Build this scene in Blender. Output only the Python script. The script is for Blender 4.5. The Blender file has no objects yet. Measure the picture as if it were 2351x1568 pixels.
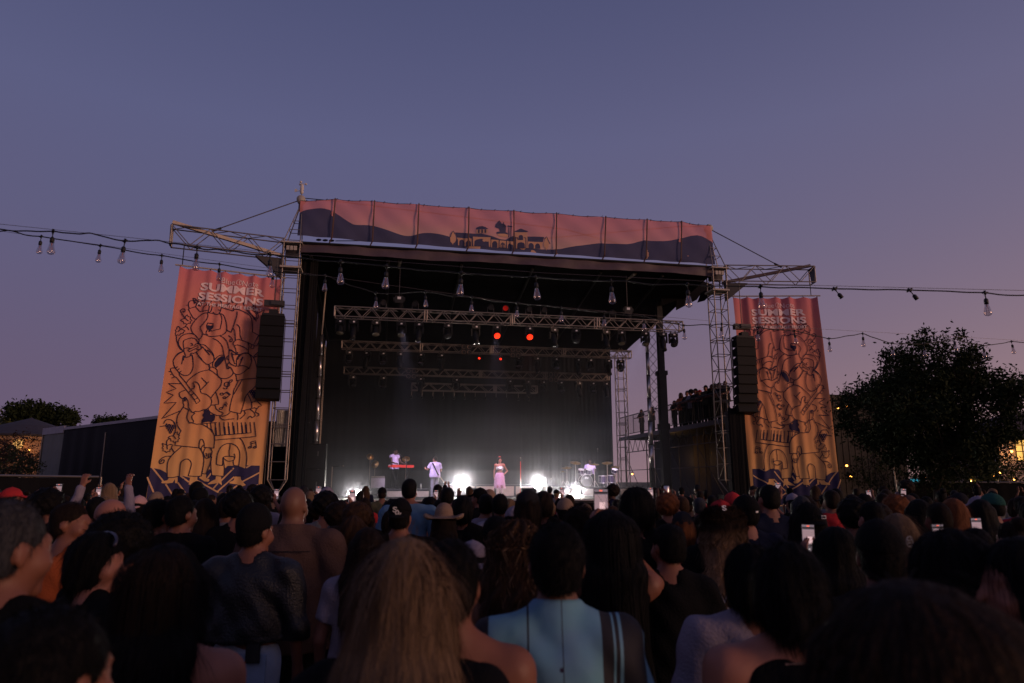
import bpy, bmesh, math, random
import numpy as np
from mathutils import Vector, Matrix, Euler
R = math.radians
rng = random.Random(7)
SC = bpy.context.scene
COL = SC.collection

# ---------------------------------------------------------------- camera
HCAM, FPX, HORIZON = 1.9, 1567.3, 1105.0          # eye height; focal length and horizon row on a 2351 px wide picture
PITCH = math.atan((HORIZON - 784.0) / FPX)
camd = bpy.data.cameras.new('camera')
cam = bpy.data.objects.new('camera', camd); COL.objects.link(cam); SC.camera = cam
camd.lens = 24.0; camd.sensor_width = 36.0; camd.clip_start = 0.05; camd.clip_end = 2000
cam.location = (0, 0, HCAM); cam.rotation_euler = (R(90) + PITCH, 0, 0)
camd.dof.use_dof = True; camd.dof.focus_distance = 27.0; camd.dof.aperture_fstop = 2.8

# ---------------------------------------------------------------- dusk sky
SUN_AZ, SUN_EL = 118.0, 7.0                        # clockwise from the view direction; the afterglow is right and behind
sx, sy = math.sin(R(SUN_AZ)), math.cos(R(SUN_AZ))
world = bpy.data.worlds.new('World'); SC.world = world; world.use_nodes = True
nt = world.node_tree; N = nt.nodes; L = nt.links
bg = N['Background']
tc = N.new('ShaderNodeTexCoord'); sep = N.new('ShaderNodeSeparateXYZ')
L.new(tc.outputs['Generated'], sep.inputs[0])
def wm(op, a, b=None, c=None):
    n = N.new('ShaderNodeMath'); n.operation = op
    for i, v in enumerate((a, b, c)):
        if v is None: continue
        if isinstance(v, (int, float)): n.inputs[i].default_value = v
        else: L.new(v, n.inputs[i])
    return n.outputs[0]
el = wm('MAXIMUM', sep.outputs['Z'], 0.0)
ramp = N.new('ShaderNodeValToRGB'); L.new(el, ramp.inputs[0])
cr = ramp.color_ramp
stops = [(0.0, (.150, .100, .165)), (.15, (.132, .103, .178)), (.32, (.112, .107, .200)), (.46, (.103, .108, .212)), (.62, (.073, .081, .172)), (1.0, (.050, .058, .135))]
cr.elements[0].position, cr.elements[0].color = stops[0][0], (*stops[0][1], 1)
cr.elements[1].position, cr.elements[1].color = stops[-1][0], (*stops[-1][1], 1)
for p_, c_ in stops[1:-1]:
    e_ = cr.elements.new(p_); e_.color = (*c_, 1)
hl = wm('SQRT', wm('ADD', wm('ADD', wm('MULTIPLY', sep.outputs['X'], sep.outputs['X']), wm('MULTIPLY', sep.outputs['Y'], sep.outputs['Y'])), 1e-6))
azd = wm('DIVIDE', wm('ADD', wm('MULTIPLY', sep.outputs['X'], sx), wm('MULTIPLY', sep.outputs['Y'], sy)), hl)
wf = wm('POWER', wm('MULTIPLY_ADD', azd, 0.5, 0.5), 1.6)
wf = wm('MULTIPLY', wf, wm('POWER', 2.718, wm('MULTIPLY', el, -5.0)))
warm = N.new('ShaderNodeVectorMath'); warm.operation = 'SCALE'; warm.inputs[0].default_value = (.66, .37, .16); L.new(wf, warm.inputs['Scale'])
add = N.new('ShaderNodeVectorMath'); add.operation = 'ADD'; L.new(ramp.outputs[0], add.inputs[0]); L.new(warm.outputs[0], add.inputs[1])
sky = N.new('ShaderNodeTexSky'); sky.sky_type = 'NISHITA'; sky.sun_disc = False
sky.sun_elevation = R(-3.0); sky.sun_rotation = R(SUN_AZ); sky.ozone_density = 4.0
sks = N.new('ShaderNodeVectorMath'); sks.operation = 'SCALE'; sks.inputs['Scale'].default_value = 0.12; L.new(sky.outputs[0], sks.inputs[0])
add2 = N.new('ShaderNodeVectorMath'); add2.operation = 'ADD'; L.new(add.outputs[0], add2.inputs[0]); L.new(sks.outputs[0], add2.inputs[1])
L.new(add2.outputs[0], bg.inputs[0]); bg.inputs[1].default_value = 1.0

# ---------------------------------------------------------------- last light of the sun, soft and warm
sd = bpy.data.lights.new('sun', 'SUN'); so = bpy.data.objects.new('sun', sd); COL.objects.link(so)
sd.energy = 1.15; sd.angle = R(14); sd.color = (1.0, .56, .38)
so.rotation_euler = Vector((-sx, -sy, -math.tan(R(SUN_EL)))).to_track_quat('-Z', 'Y').to_euler()

SC.view_settings.view_transform = 'Standard'; SC.view_settings.look = 'None'
SC.view_settings.exposure = 0.0; SC.view_settings.gamma = 1.0; SC.view_settings.use_curve_mapping = False
SC.render.engine = 'CYCLES'
cy = SC.cycles
cy.use_denoising = True; cy.max_bounces = 6; cy.diffuse_bounces = 3; cy.glossy_bounces = 3; cy.transmission_bounces = 6
cy.transparent_max_bounces = 12; cy.volume_bounces = 0; cy.sample_clamp_indirect = 4.0; cy.caustics_reflective = False; cy.caustics_refractive = False

# ---------------------------------------------------------------- measuring helpers (real distances for things seen in the photograph)
cp, sp_ = math.cos(PITCH), math.sin(PITCH)
def ray(fx, fy):
    u = (fx - 1175.5) / FPX; v = (784.0 - fy) / FPX
    return Vector((u, cp - v * sp_, sp_ + v * cp))
def P(fx, fy, Y):                                   # point at forward distance Y
    d = ray(fx, fy); t = Y / d.y
    return Vector((d.x * t, Y, HCAM + d.z * t))
SA = R(10.4); SU = Vector((math.cos(SA), math.sin(SA), 0)); SV = Vector((-math.sin(SA), math.cos(SA), 0))
SO = Vector((-5.8, 26.2, 0))                        # stage axes: a along the front lip, b towards the back
def W(a, b, z): return SO + SU * a + SV * b + Vector((0, 0, z))
def SP(fx, fy, b):                                  # (a, z) where a sight line meets the plane b of the stage
    d = ray(fx, fy); o = Vector((0, 0, HCAM)) - SO
    t = (b - o.dot(SV)) / d.dot(SV); p = o + d * t
    return p.dot(SU), p.z
def SW(fx, fy, b):
    a, z = SP(fx, fy, b); return W(a, b, z)

# ---------------------------------------------------------------- materials
MATS = {}
def mat(name, col, rough=.7, metal=0.0, var=.25, vscale=6.0, bump=0.0, bscale=60.0, spec=.4, emit=None, estr=0.0, alpha=1.0, sheen=0.0, stretch=None, uvgrad=None):
    if name in MATS: return MATS[name]
    m = bpy.data.materials.new(name); m.use_nodes = True; t = m.node_tree; b = t.nodes['Principled BSDF']
    b.inputs['Roughness'].default_value = rough; b.inputs['Metallic'].default_value = metal
    b.inputs['Specular IOR Level'].default_value = spec
    if sheen: b.inputs['Sheen Weight'].default_value = sheen
    co = t.nodes.new('ShaderNodeTexCoord'); src = co.outputs['Object']
    if stretch:
        mp = t.nodes.new('ShaderNodeMapping'); mp.inputs['Scale'].default_value = stretch; t.links.new(src, mp.inputs[0]); src = mp.outputs[0]
    nz = t.nodes.new('ShaderNodeTexNoise'); nz.inputs['Scale'].default_value = vscale; nz.inputs['Detail'].default_value = 5
    t.links.new(src, nz.inputs['Vector'])
    mx = t.nodes.new('ShaderNodeMix'); mx.data_type = 'RGBA'
    t.links.new(nz.outputs['Fac'], mx.inputs['Factor'])
    if uvgrad:
        uv = t.nodes.new('ShaderNodeUVMap'); s2 = t.nodes.new('ShaderNodeSeparateXYZ'); t.links.new(uv.outputs[0], s2.inputs[0])
        rp = t.nodes.new('ShaderNodeValToRGB'); t.links.new(s2.outputs['Y'], rp.inputs[0])
        r0 = rp.color_ramp; r0.elements[0].position = uvgrad[0][0]; r0.elements[0].color = (*uvgrad[0][1], 1); r0.elements[1].position = uvgrad[-1][0]; r0.elements[1].color = (*uvgrad[-1][1], 1)
        for q, c in uvgrad[1:-1]: r0.elements.new(q).color = (*c, 1)
        for k, f in (('A', 1 - var), ('B', 1 + var * .6)):
            vm = t.nodes.new('ShaderNodeVectorMath'); vm.operation = 'SCALE'; vm.inputs['Scale'].default_value = f
            t.links.new(rp.outputs[0], vm.inputs[0]); t.links.new(vm.outputs[0], mx.inputs[6 if k == 'A' else 7])
    else:
        mx.inputs[6].default_value = (*[c * (1 - var) for c in col], 1); mx.inputs[7].default_value = (*[min(1, c * (1 + var)) for c in col], 1)
    t.links.new(mx.outputs[2], b.inputs['Base Color'])
    if bump:
        n2 = t.nodes.new('ShaderNodeTexNoise'); n2.inputs['Scale'].default_value = bscale; n2.inputs['Detail'].default_value = 3; t.links.new(src, n2.inputs['Vector'])
        bp = t.nodes.new('ShaderNodeBump'); bp.inputs['Strength'].default_value = bump; bp.inputs['Distance'].default_value = .02
        t.links.new(n2.outputs['Fac'], bp.inputs['Height']); t.links.new(bp.outputs[0], b.inputs['Normal'])
    if emit: b.inputs['Emission Color'].default_value = (*emit, 1); b.inputs['Emission Strength'].default_value = estr
    if alpha < 1: b.inputs['Alpha'].default_value = alpha
    MATS[name] = m; return m
M_STEEL = mat('galvanised_aluminium', (.27, .235, .205), .45, .8, .25, 9)
M_STEELD = mat('dull_dark_steel', (.09, .085, .085), .5, .6, .3, 9)
M_BLACK = mat('black_painted_metal', (.009, .009, .010), .6, 0, .3, 20)
M_PLASTIC = mat('black_fixture_plastic', (.006, .006, .007), .5, 0, .2, 20, spec=.2)
M_DRAPE = mat('black_drape', (.006, .006, .007), .95, 0, .3, 1.5, .25, 25, .2)
M_TARP = mat('dark_vinyl_tarp', (.006, .0055, .007), .75, 0, .35, 2.5, .3, 8, .12)
M_FASCIA = mat('plum_grey_vinyl_fascia', (.085, .058, .07), .6, 0, .35, 3, .3, 8, .35)
M_DECK = mat('stage_deck_plywood', (.035, .034, .036), .55, 0, .3, 4)
M_GROUND = mat('trampled_turf', (.035, .04, .022), .95, 0, .5, 3, .6, 40)
M_CABLE = mat('black_rubber_cable', (.008, .009, .011), .55)
M_WIRE = mat('thin_steel_wire', (.10, .09, .10), .5, .5)

# ---------------------------------------------------------------- object helpers
MW = {}
def link(o): COL.objects.link(o); return o
def props(o, label=None, cat=None, group=None, kind=None):
    if label: o['label'] = label
    if cat: o['category'] = cat
    if group: o['group'] = group
    if kind: o['kind'] = kind
    return o
def thing(name, label=None, cat=None, loc=(0, 0, 0), rz=0.0, group=None, kind=None):
    o = bpy.data.objects.new(name, None); link(o); o.location = loc; o.rotation_euler = (0, 0, rz); o.empty_display_size = .1
    MW[o.name] = Matrix.Translation(loc) @ Matrix.Rotation(rz, 4, 'Z')
    return props(o, label, cat, group, kind)
class MB:
    def __init__(s): s.v = []; s.f = []; s.uv = None
    def add(s, vs, fs):
        n = len(s.v); s.v += [tuple(v) for v in vs]; s.f += [tuple(i + n for i in f) for f in fs]; return s
    def box(s, c, d, rz=0.0, m=None):
        x, y, z = d[0] / 2, d[1] / 2, d[2] / 2
        vs = [Vector((i * x, j * y, k * z)) for i in (-1, 1) for j in (-1, 1) for k in (-1, 1)]
        if m is None: m = Matrix.Rotation(rz, 3, 'Z')
        c = Vector(c)
        return s.add([m @ v + c for v in vs], [(0, 1, 3, 2), (4, 6, 7, 5), (0, 4, 5, 1), (2, 3, 7, 6), (0, 2, 6, 4), (1, 5, 7, 3)])
    def tube(s, p0, p1, r0, r1=None, n=8, cap=True):
        p0, p1 = Vector(p0), Vector(p1); r1 = r0 if r1 is None else r1; d = p1 - p0
        q = d.to_track_quat('Z', 'Y').to_matrix() if d.length > 1e-6 else Matrix.Identity(3)
        vs = []
        for p, r in ((p0, r0), (p1, r1)):
            for i in range(n):
                a = 2 * math.pi * i / n; vs.append(p + q @ Vector((r * math.cos(a), r * math.sin(a), 0)))
        fs = [(i, (i + 1) % n, n + (i + 1) % n, n + i) for i in range(n)]
        if cap: fs += [tuple(range(n - 1, -1, -1)), tuple(range(n, 2 * n))]
        return s.add(vs, fs)
    def path(s, pts, r, n=6):
        pts = [Vector(p) for p in pts]; vs = []; k = len(pts)
        for i, p in enumerate(pts):
            d = (pts[min(i + 1, k - 1)] - pts[max(i - 1, 0)]); q = d.to_track_quat('Z', 'Y').to_matrix()
            rr = r[i] if isinstance(r, (list, tuple)) else r
            for j in range(n):
                a = 2 * math.pi * j / n; vs.append(p + q @ Vector((rr * math.cos(a), rr * math.sin(a), 0)))
        fs = [(i * n + j, i * n + (j + 1) % n, (i + 1) * n + (j + 1) % n, (i + 1) * n + j) for i in range(k - 1) for j in range(n)]
        fs += [tuple(range(n - 1, -1, -1)), tuple(range((k - 1) * n, k * n))]
        return s.add(vs, fs)
    def lathe(s, prof, c=(0, 0, 0), n=16, m=None):
        c = Vector(c); vs = []
        for r, z in prof:
            for j in range(n):
                a = 2 * math.pi * j / n; v = Vector((r * math.cos(a), r * math.sin(a), z)); vs.append((m @ v if m else v) + c)
        k = len(prof); fs = [(i * n + j, i * n + (j + 1) % n, (i + 1) * n + (j + 1) % n, (i + 1) * n + j) for i in range(k - 1) for j in range(n)]
        return s.add(vs, fs)
    def prism(s, poly, m, th):                       # poly in xy of matrix m, extruded th along its z
        n = len(poly); vs = [m @ Vector((x, y, 0)) for x, y in poly] + [m @ Vector((x, y, th)) for x, y in poly]
        return s.add(vs, [tuple(range(n - 1, -1, -1)), tuple(range(n, 2 * n))] + [(i, (i + 1) % n, n + (i + 1) % n, n + i) for i in range(n)])
    def grid(s, fn, nu, nv):
        vs = [fn(i / nu, j / nv) for j in range(nv + 1) for i in range(nu + 1)]
        s.uv = [(i / nu, j / nv) for j in range(nv + 1) for i in range(nu + 1)]
        w = nu + 1
        return s.add(vs, [(j * w + i, j * w + i + 1, (j + 1) * w + i + 1, (j + 1) * w + i) for j in range(nv) for i in range(nu)])
    def build(s, name, m, parent=None, smooth=False, world=True):
        me = bpy.data.meshes.new(name)
        vs = s.v
        if parent is not None and world and parent.name in MW:
            mi = MW[parent.name].inverted(); vs = [mi @ Vector(v) for v in vs]
        me.from_pydata([tuple(v) for v in vs], [], s.f)
        if s.uv:
            ul = me.uv_layers.new(name='UVMap')
            idx = np.empty(len(me.loops), np.int32); me.loops.foreach_get('vertex_index', idx)
            ul.data.foreach_set('uv', np.array(s.uv, np.float32)[idx].ravel())
        if smooth: me.shade_smooth()
        if m is not None: me.materials.append(m)
        o = bpy.data.objects.new(name, me); link(o)
        if parent is not None: o.parent = parent; MW[o.name] = MW.get(parent.name, Matrix())
        return o
def part(parent, name, m, fn, smooth=False, world=True):
    b = MB(); fn(b); return b.build(name, m, parent, smooth, world)
_rod = MB().tube((0, 0, 0), (0, 0, 1), 1, 1, 8)
ROD = {}
def rod(parent, name, p0, p1, r, m):                 # one straight tube, sharing one mesh
    if m.name not in ROD:
        me = bpy.data.meshes.new('rod'); me.from_pydata(_rod.v, [], _rod.f); me.materials.append(m); me.shade_smooth(); ROD[m.name] = me
    o = bpy.data.objects.new(name, ROD[m.name]); link(o); o.parent = parent
    p0, p1 = Vector(p0), Vector(p1); d = p1 - p0
    mw = Matrix.Translation(p0) @ d.to_track_quat('Z', 'Y').to_matrix().to_4x4() @ Matrix.Diagonal((r, r, d.length, 1))
    o.matrix_local = MW.get(parent.name, Matrix()).inverted() @ mw
    return o
def copy_tree(o, parent=None):
    c = o.copy(); link(c); c.parent = parent
    for ch in o.children: copy_tree(ch, c)
    return c
def smoothpts(pts, k=5, closed=False):
    n = len(pts)
    if n < 3: return list(pts)
    out = []
    g = (lambda i: pts[i % n]) if closed else (lambda i: pts[max(0, min(n - 1, i))])
    for i in range(n if closed else n - 1):
        a, b, c, d = g(i - 1), g(i), g(i + 1), g(i + 2)
        for q in range(k):
            t = q / k
            out.append(tuple(.5 * (2 * b[x] + (c[x] - a[x]) * t + (2 * a[x] - 5 * b[x] + 4 * c[x] - d[x]) * t * t + (3 * b[x] - a[x] - 3 * c[x] + d[x]) * t ** 3) for x in range(len(b))))
    out.append(tuple(pts[0] if closed else pts[-1]))
    return out
# ================================================================ SETTING
g = MB().grid(lambda u, v: (-900 + 1800 * u, -300 + 1800 * v, 0.0), 12, 12).build('ground', M_GROUND); props(g, kind='structure')
M_HILL = mat('dry_hill_scrub', (.05, .055, .02), .95, 0, .5, .15, .8, 2)
def hillz(x, y): return 12.8 * math.exp(-((x + 95) / 50) ** 2 - ((y - 112) / 34) ** 2) + .35 * math.sin(x * .9) * math.sin(y * .7)
h = MB().grid(lambda u, v: (-190 + 175 * u, 62 + 110 * v, hillz(-190 + 175 * u, 62 + 110 * v) - .45), 60, 40).build('hill', M_HILL, smooth=True); props(h, kind='structure')

# ================================================================ STAGE
RZ = SA
def stage_thing(name, label, cat, a, b, z, group=None): return thing(name, label, cat, W(a, b, z), RZ, group)
def sbox(mb, a0, a1, b0, b1, z0, z1): return mb.box(W((a0 + a1) / 2, (b0 + b1) / 2, (z0 + z1) / 2), (a1 - a0, b1 - b0, z1 - z0), RZ)
M_WOODL = mat('pale_riser_panel', (.30, .25, .20), .6, 0, .25, 5)
M_LIP = mat('white_stage_edge', (.7, .68, .66), .5, 0, .1)
st = stage_thing('stage_platform', 'black stage deck with a thin white front edge behind the crowd', 'stage', 6, 0, 0)
part(st, 'deck', M_DECK, lambda m: sbox(m, -2.3, 14.3, .05, 10.4, 1.06, 1.2))
part(st, 'front_edge', M_LIP, lambda m: sbox(m, -2.3, 14.3, .0, .05, 1.15, 1.205))
for i in range(7):
    a0 = -2.3 + i * 2.37
    part(st, 'skirt_panel', M_DRAPE, lambda m: sbox(m, a0 + .01, a0 + 2.36, .06, .1, 0.01, 1.055))
for a in (-2, 2, 6, 10, 14):
    for b in (.6, 5, 10): rod(st, 'leg', W(a, b, 0), W(a, b, 1.06), .04, M_STEELD)
def riser(label, a0, a1, b0, b1, z0, z1, n):
    r = stage_thing('stage_riser', label, 'riser', (a0 + a1) / 2, b0, z0)
    part(r, 'top_deck', M_DECK, lambda m: sbox(m, a0, a1, b0, b1, z1 - .05, z1))
    for q in (a0 + .02, a1 - .08): part(r, 'side_frame', M_BLACK, lambda m: sbox(m, q, q + .06, b0 + .05, b1, z0, z1 - .05))
    w = (a1 - a0) / n
    for i in range(n): part(r, 'front_panel', M_WOODL, lambda m: sbox(m, a0 + i * w + .05, a0 + (i + 1) * w - .05, b0 + .03, b0 + .06, z0 + .03, z1 - .08))
riser('low stage riser with pale front panels carrying the red keyboard', .1, 3.0, 4.4, 7.0, 1.2, 1.56, 3)
riser('tall stage riser at the back carrying two bright blinder lamps', 3.3, 8.9, 5.4, 8.0, 1.2, 1.75, 6)
riser('low stage riser under the drum kit', 9.4, 13.2, 5.6, 9.0, 1.2, 1.62, 4)

# roof
ZF, ZR, BR = 11.12, 9.46, 9.5
rt = stage_thing('stage_roof', 'black sloping stage roof with plum coloured front fascia', 'stage roof', 6, 0, 9.4)
def zroof(b): return ZF + (ZR - ZF) * b / BR
def roofsheet(m):
    def fn(u, v, dz):
        b = -.05 + (BR + .05) * v; a = (-2.62 + .28 * v) + (17.5 - .9 * v) * u
        return W(a, b, zroof(b) + dz + .05 * math.sin(u * 40) * math.sin(v * 9))
    n = 24
    m.grid(lambda u, v: fn(u, v, -.28), n, 10); m.uv = None; m.grid(lambda u, v: fn(u, v, -.02), n, 10); m.uv = None
part(rt, 'canopy', M_TARP, roofsheet, True)
def fasc(m): m.grid(lambda u, v: W(-2.62 + 17.6 * u, -.12 - .05 * v + .03 * math.sin(u * 37 + v * 3) + .02 * math.sin(u * 91), 11.12 - .40 * v + .03 * math.sin(u * 17) * v + .0 * u), 120, 6)
part(rt, 'fascia', M_FASCIA, fasc, True)
part(rt, 'fascia_rail', M_BLACK, lambda m: m.tube(W(-2.65, -.16, 11.13), W(15.0, -.16, 11.13), .045))
for a in (-2.2, .8, 3.8, 6.8, 9.8, 12.6):
    part(rt, 'rafter', M_BLACK, lambda m: m.tube(W(a, .1, zroof(.1) - .42), W(a, BR - .1, zroof(BR) - .36), .07, n=6))
part(rt, 'rear_beam', M_BLACK, lambda m: m.tube(W(-2.35, BR, zroof(BR) - .2), W(14.2, BR, zroof(BR) - .2), .12, n=6))
M_PIPE = mat('weathered_pale_pipe', (.42, .36, .30), .6, .2, .3, 14)
for (x0, y0, x1, y1, b0, b1) in ((919, 597, 912, 632, .25, 2.2), (1459, 627, 1404, 664, .25, 2.6)):
    p0, p1 = SW(x0, y0, b0), SW(x1, y1, b1)
    part(rt, 'outrigger_pipe', M_PIPE, lambda m: m.tube(p0, p1, .075, n=12))
# black gusset flaps hanging at the right edge of the roof
for (pts, b) in (([(1518, 702), (1553, 690), (1553, 712), (1600, 688), (1608, 676), (1640, 655), (1600, 640), (1518, 640)], 2.6), ([(1602, 694), (1618, 690), (1642, 668), (1642, 655), (1610, 672)], .7)):
    mb = MB(); q = [SW(x, y, b) for x, y in pts]; n = len(q)
    mb.add(q + [v + SV * .06 for v in q], [tuple(range(n)), tuple(range(2 * n - 1, n - 1, -1))] + [(i, (i + 1) % n, n + (i + 1) % n, n + i) for i in range(n)])
    mb.build('side_flap', M_TARP, rt)

# drapes
def drape(parent, name, pa, pb, z0, z1, folds, amp, m, nu=60, ztop=None):
    d = (pb - pa); nrm = Vector((-d.y, d.x, 0)).normalized(); s = rng.random() * 9
    def fn(u, v):
        zt = z1 if ztop is None else z1 + (ztop - z1) * u
        f = math.sin(u * folds * 6.283 + s + .9 * math.sin(u * folds * 2.1 + 2 * v)) * .6 * (.6 + .4 * math.sin(u * folds * 1.3 + s)) + math.sin(u * folds * 2.7 * 6.283 + s * 2) * .25 + .5 * math.sin(u * folds * .43 * 6.283 + v * 1.5 + s)
        p = pa + d * u + nrm * amp * f * (.45 + .55 * v)
        return (p.x, p.y, zt + (z0 - zt) * v)
    b = MB(); b.grid(fn, nu, 10); return b.build(name, m, parent, True)
bd = stage_thing('stage_backdrop', 'tall black fabric backdrop closing the back of the stage', 'backdrop', 6, 9.8, 1.2)
aa = [-2.3, .3, 2.9, 5.5, 8.1, 10.7, 13.35]
for i in range(6): drape(bd, 'drape_panel', W(aa[i], 9.8 + .04 * (i % 2), 0), W(aa[i + 1] + .05, 9.8 + .04 * (i % 2), 0), 1.2, 9.28, 2.2 if i < 4 else 4, .035 if i < 4 else .09, M_DRAPE)
part(bd, 'header_pipe', M_BLACK, lambda m: m.tube(W(-2.4, 9.8, 9.3), W(13.5, 9.8, 9.3), .05))
wl = stage_thing('stage_side_curtain', 'black side curtain masking the wing beside the tall left tower', 'curtain', -2.3, 5, 1.2)
drape(wl, 'drape_panel', W(-2.2, .35, 0), W(-2.35, 5, 0), 1.2, 10.7, 7, .09, M_DRAPE, ztop=9.95)
drape(wl, 'drape_panel', W(-2.35, 5, 0), W(-2.35, 9.7, 0), 1.2, 9.95, 7, .09, M_DRAPE, ztop=9.2)

drape(wl, 'front_leg', W(-2.62, .48, 0), W(-1.95, .5, 0), 1.2, 10.75, 3, .05, M_DRAPE)
bw = stage_thing('added_dark_screen', 'black backstage screen low behind the vaned tower', 'screen', -4, 3, 0)  # added sheet, hides bright sky so the backstage gap reads dark
for i in range(2): drape(bw, 'drape_panel', W(-5.6 + 1.65 * i, 3, 0), W(-3.95 + 1.65 * i, 3, 0), .02, 4.3, 3, .05, M_DRAPE)
part(bw, 'top_pipe', M_STEELD, lambda m: m.tube(W(-5.7, 3, 4.32), W(-2.2, 3, 4.32), .03))
# lattice towers
def lattice(root, c, w, z0, z1, bay, rz, rc, rb, m, diag_faces=(0, 1, 2, 3), dbl=3):
    ex, ey = Vector((math.cos(rz), math.sin(rz), 0)), Vector((-math.sin(rz), math.cos(rz), 0))
    cn = [c + ex * sx_ * w / 2 + ey * sy_ * w / 2 for sx_, sy_ in ((-1, -1), (1, -1), (1, 1), (-1, 1))]
    zz = lambda p, z: Vector((p.x, p.y, z))
    for q in cn: rod(root, 'chord', zz(q, z0), zz(q, z1), rc, m)
    n = max(1, round((z1 - z0) / bay)); h = (z1 - z0) / n
    for i in range(n + 1):
        for k in range(4):
            for dz in ((-.05, .05) if i % dbl == 0 and 0 < i < n else (0,)):
                rod(root, 'rung', zz(cn[k], z0 + i * h + dz), zz(cn[(k + 1) % 4], z0 + i * h + dz), rb, m)
        if i < n:
            for k in diag_faces:
                a_, b_ = (k, (k + 1) % 4) if i % 2 == 0 else ((k + 1) % 4, k)
                rod(root, 'diagonal', zz(cn[a_], z0 + i * h), zz(cn[b_], z0 + (i + 1) * h), rb, m)
    return cn
def boxtruss(root, A, B, w, hgt, bay, rc, rb, m, joints=(), faces='fbt'):
    A, B = Vector(A), Vector(B); d = (B - A).normalized(); s = Vector((-d.y, d.x, 0)).normalized(); up = Vector((0, 0, 1)); Ln = (B - A).length
    off = {'ft': -s * w / 2 + up * hgt / 2, 'fb': -s * w / 2 - up * hgt / 2, 'bt': s * w / 2 + up * hgt / 2, 'bb': s * w / 2 - up * hgt / 2}
    for k in off: rod(root, 'chord', A + off[k], B + off[k], rc, m)
    n = max(2, round(Ln / bay)); h = Ln / n
    for f, (t, b_) in (('f', ('ft', 'fb')), ('b', ('bt', 'bb')), ('t', ('ft', 'bt'))):
        if f not in faces: continue
        for i in range(n):
            t0, t1 = (off[t], off[b_]) if i % 2 == 0 else (off[b_], off[t])
            rod(root, 'brace', A + d * h * i + t0, A + d * h * (i + 1) + t1, rb, m)
    for q in [0, Ln] + [j * Ln for j in joints]:
        for e in ('f', 'b'):
            for dq in ((0,) if q in (0, Ln) else (-.05, .05)):
                rod(root, 'end_frame', A + d * (q + dq) + off[e + 't'], A + d * (q + dq) + off[e + 'b'], rc * 1.15, m)
        if q in (0, Ln):
            for e in ('t', 'b'): rod(root, 'end_frame', A + d * q + off['f' + e], A + d * q + off['b' + e], rc, m)
    return off
M_BLOCK = mat('grimy_head_block', (.06, .055, .055), .5, .4)
M_CREAM = mat('cream_head_plate', (.42, .37, .32), .6)
M_BEAM = mat('pale_canvas_wrapped_beam', (.55, .45, .36), .8, 0, .3, 3, .4, 9)
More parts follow.
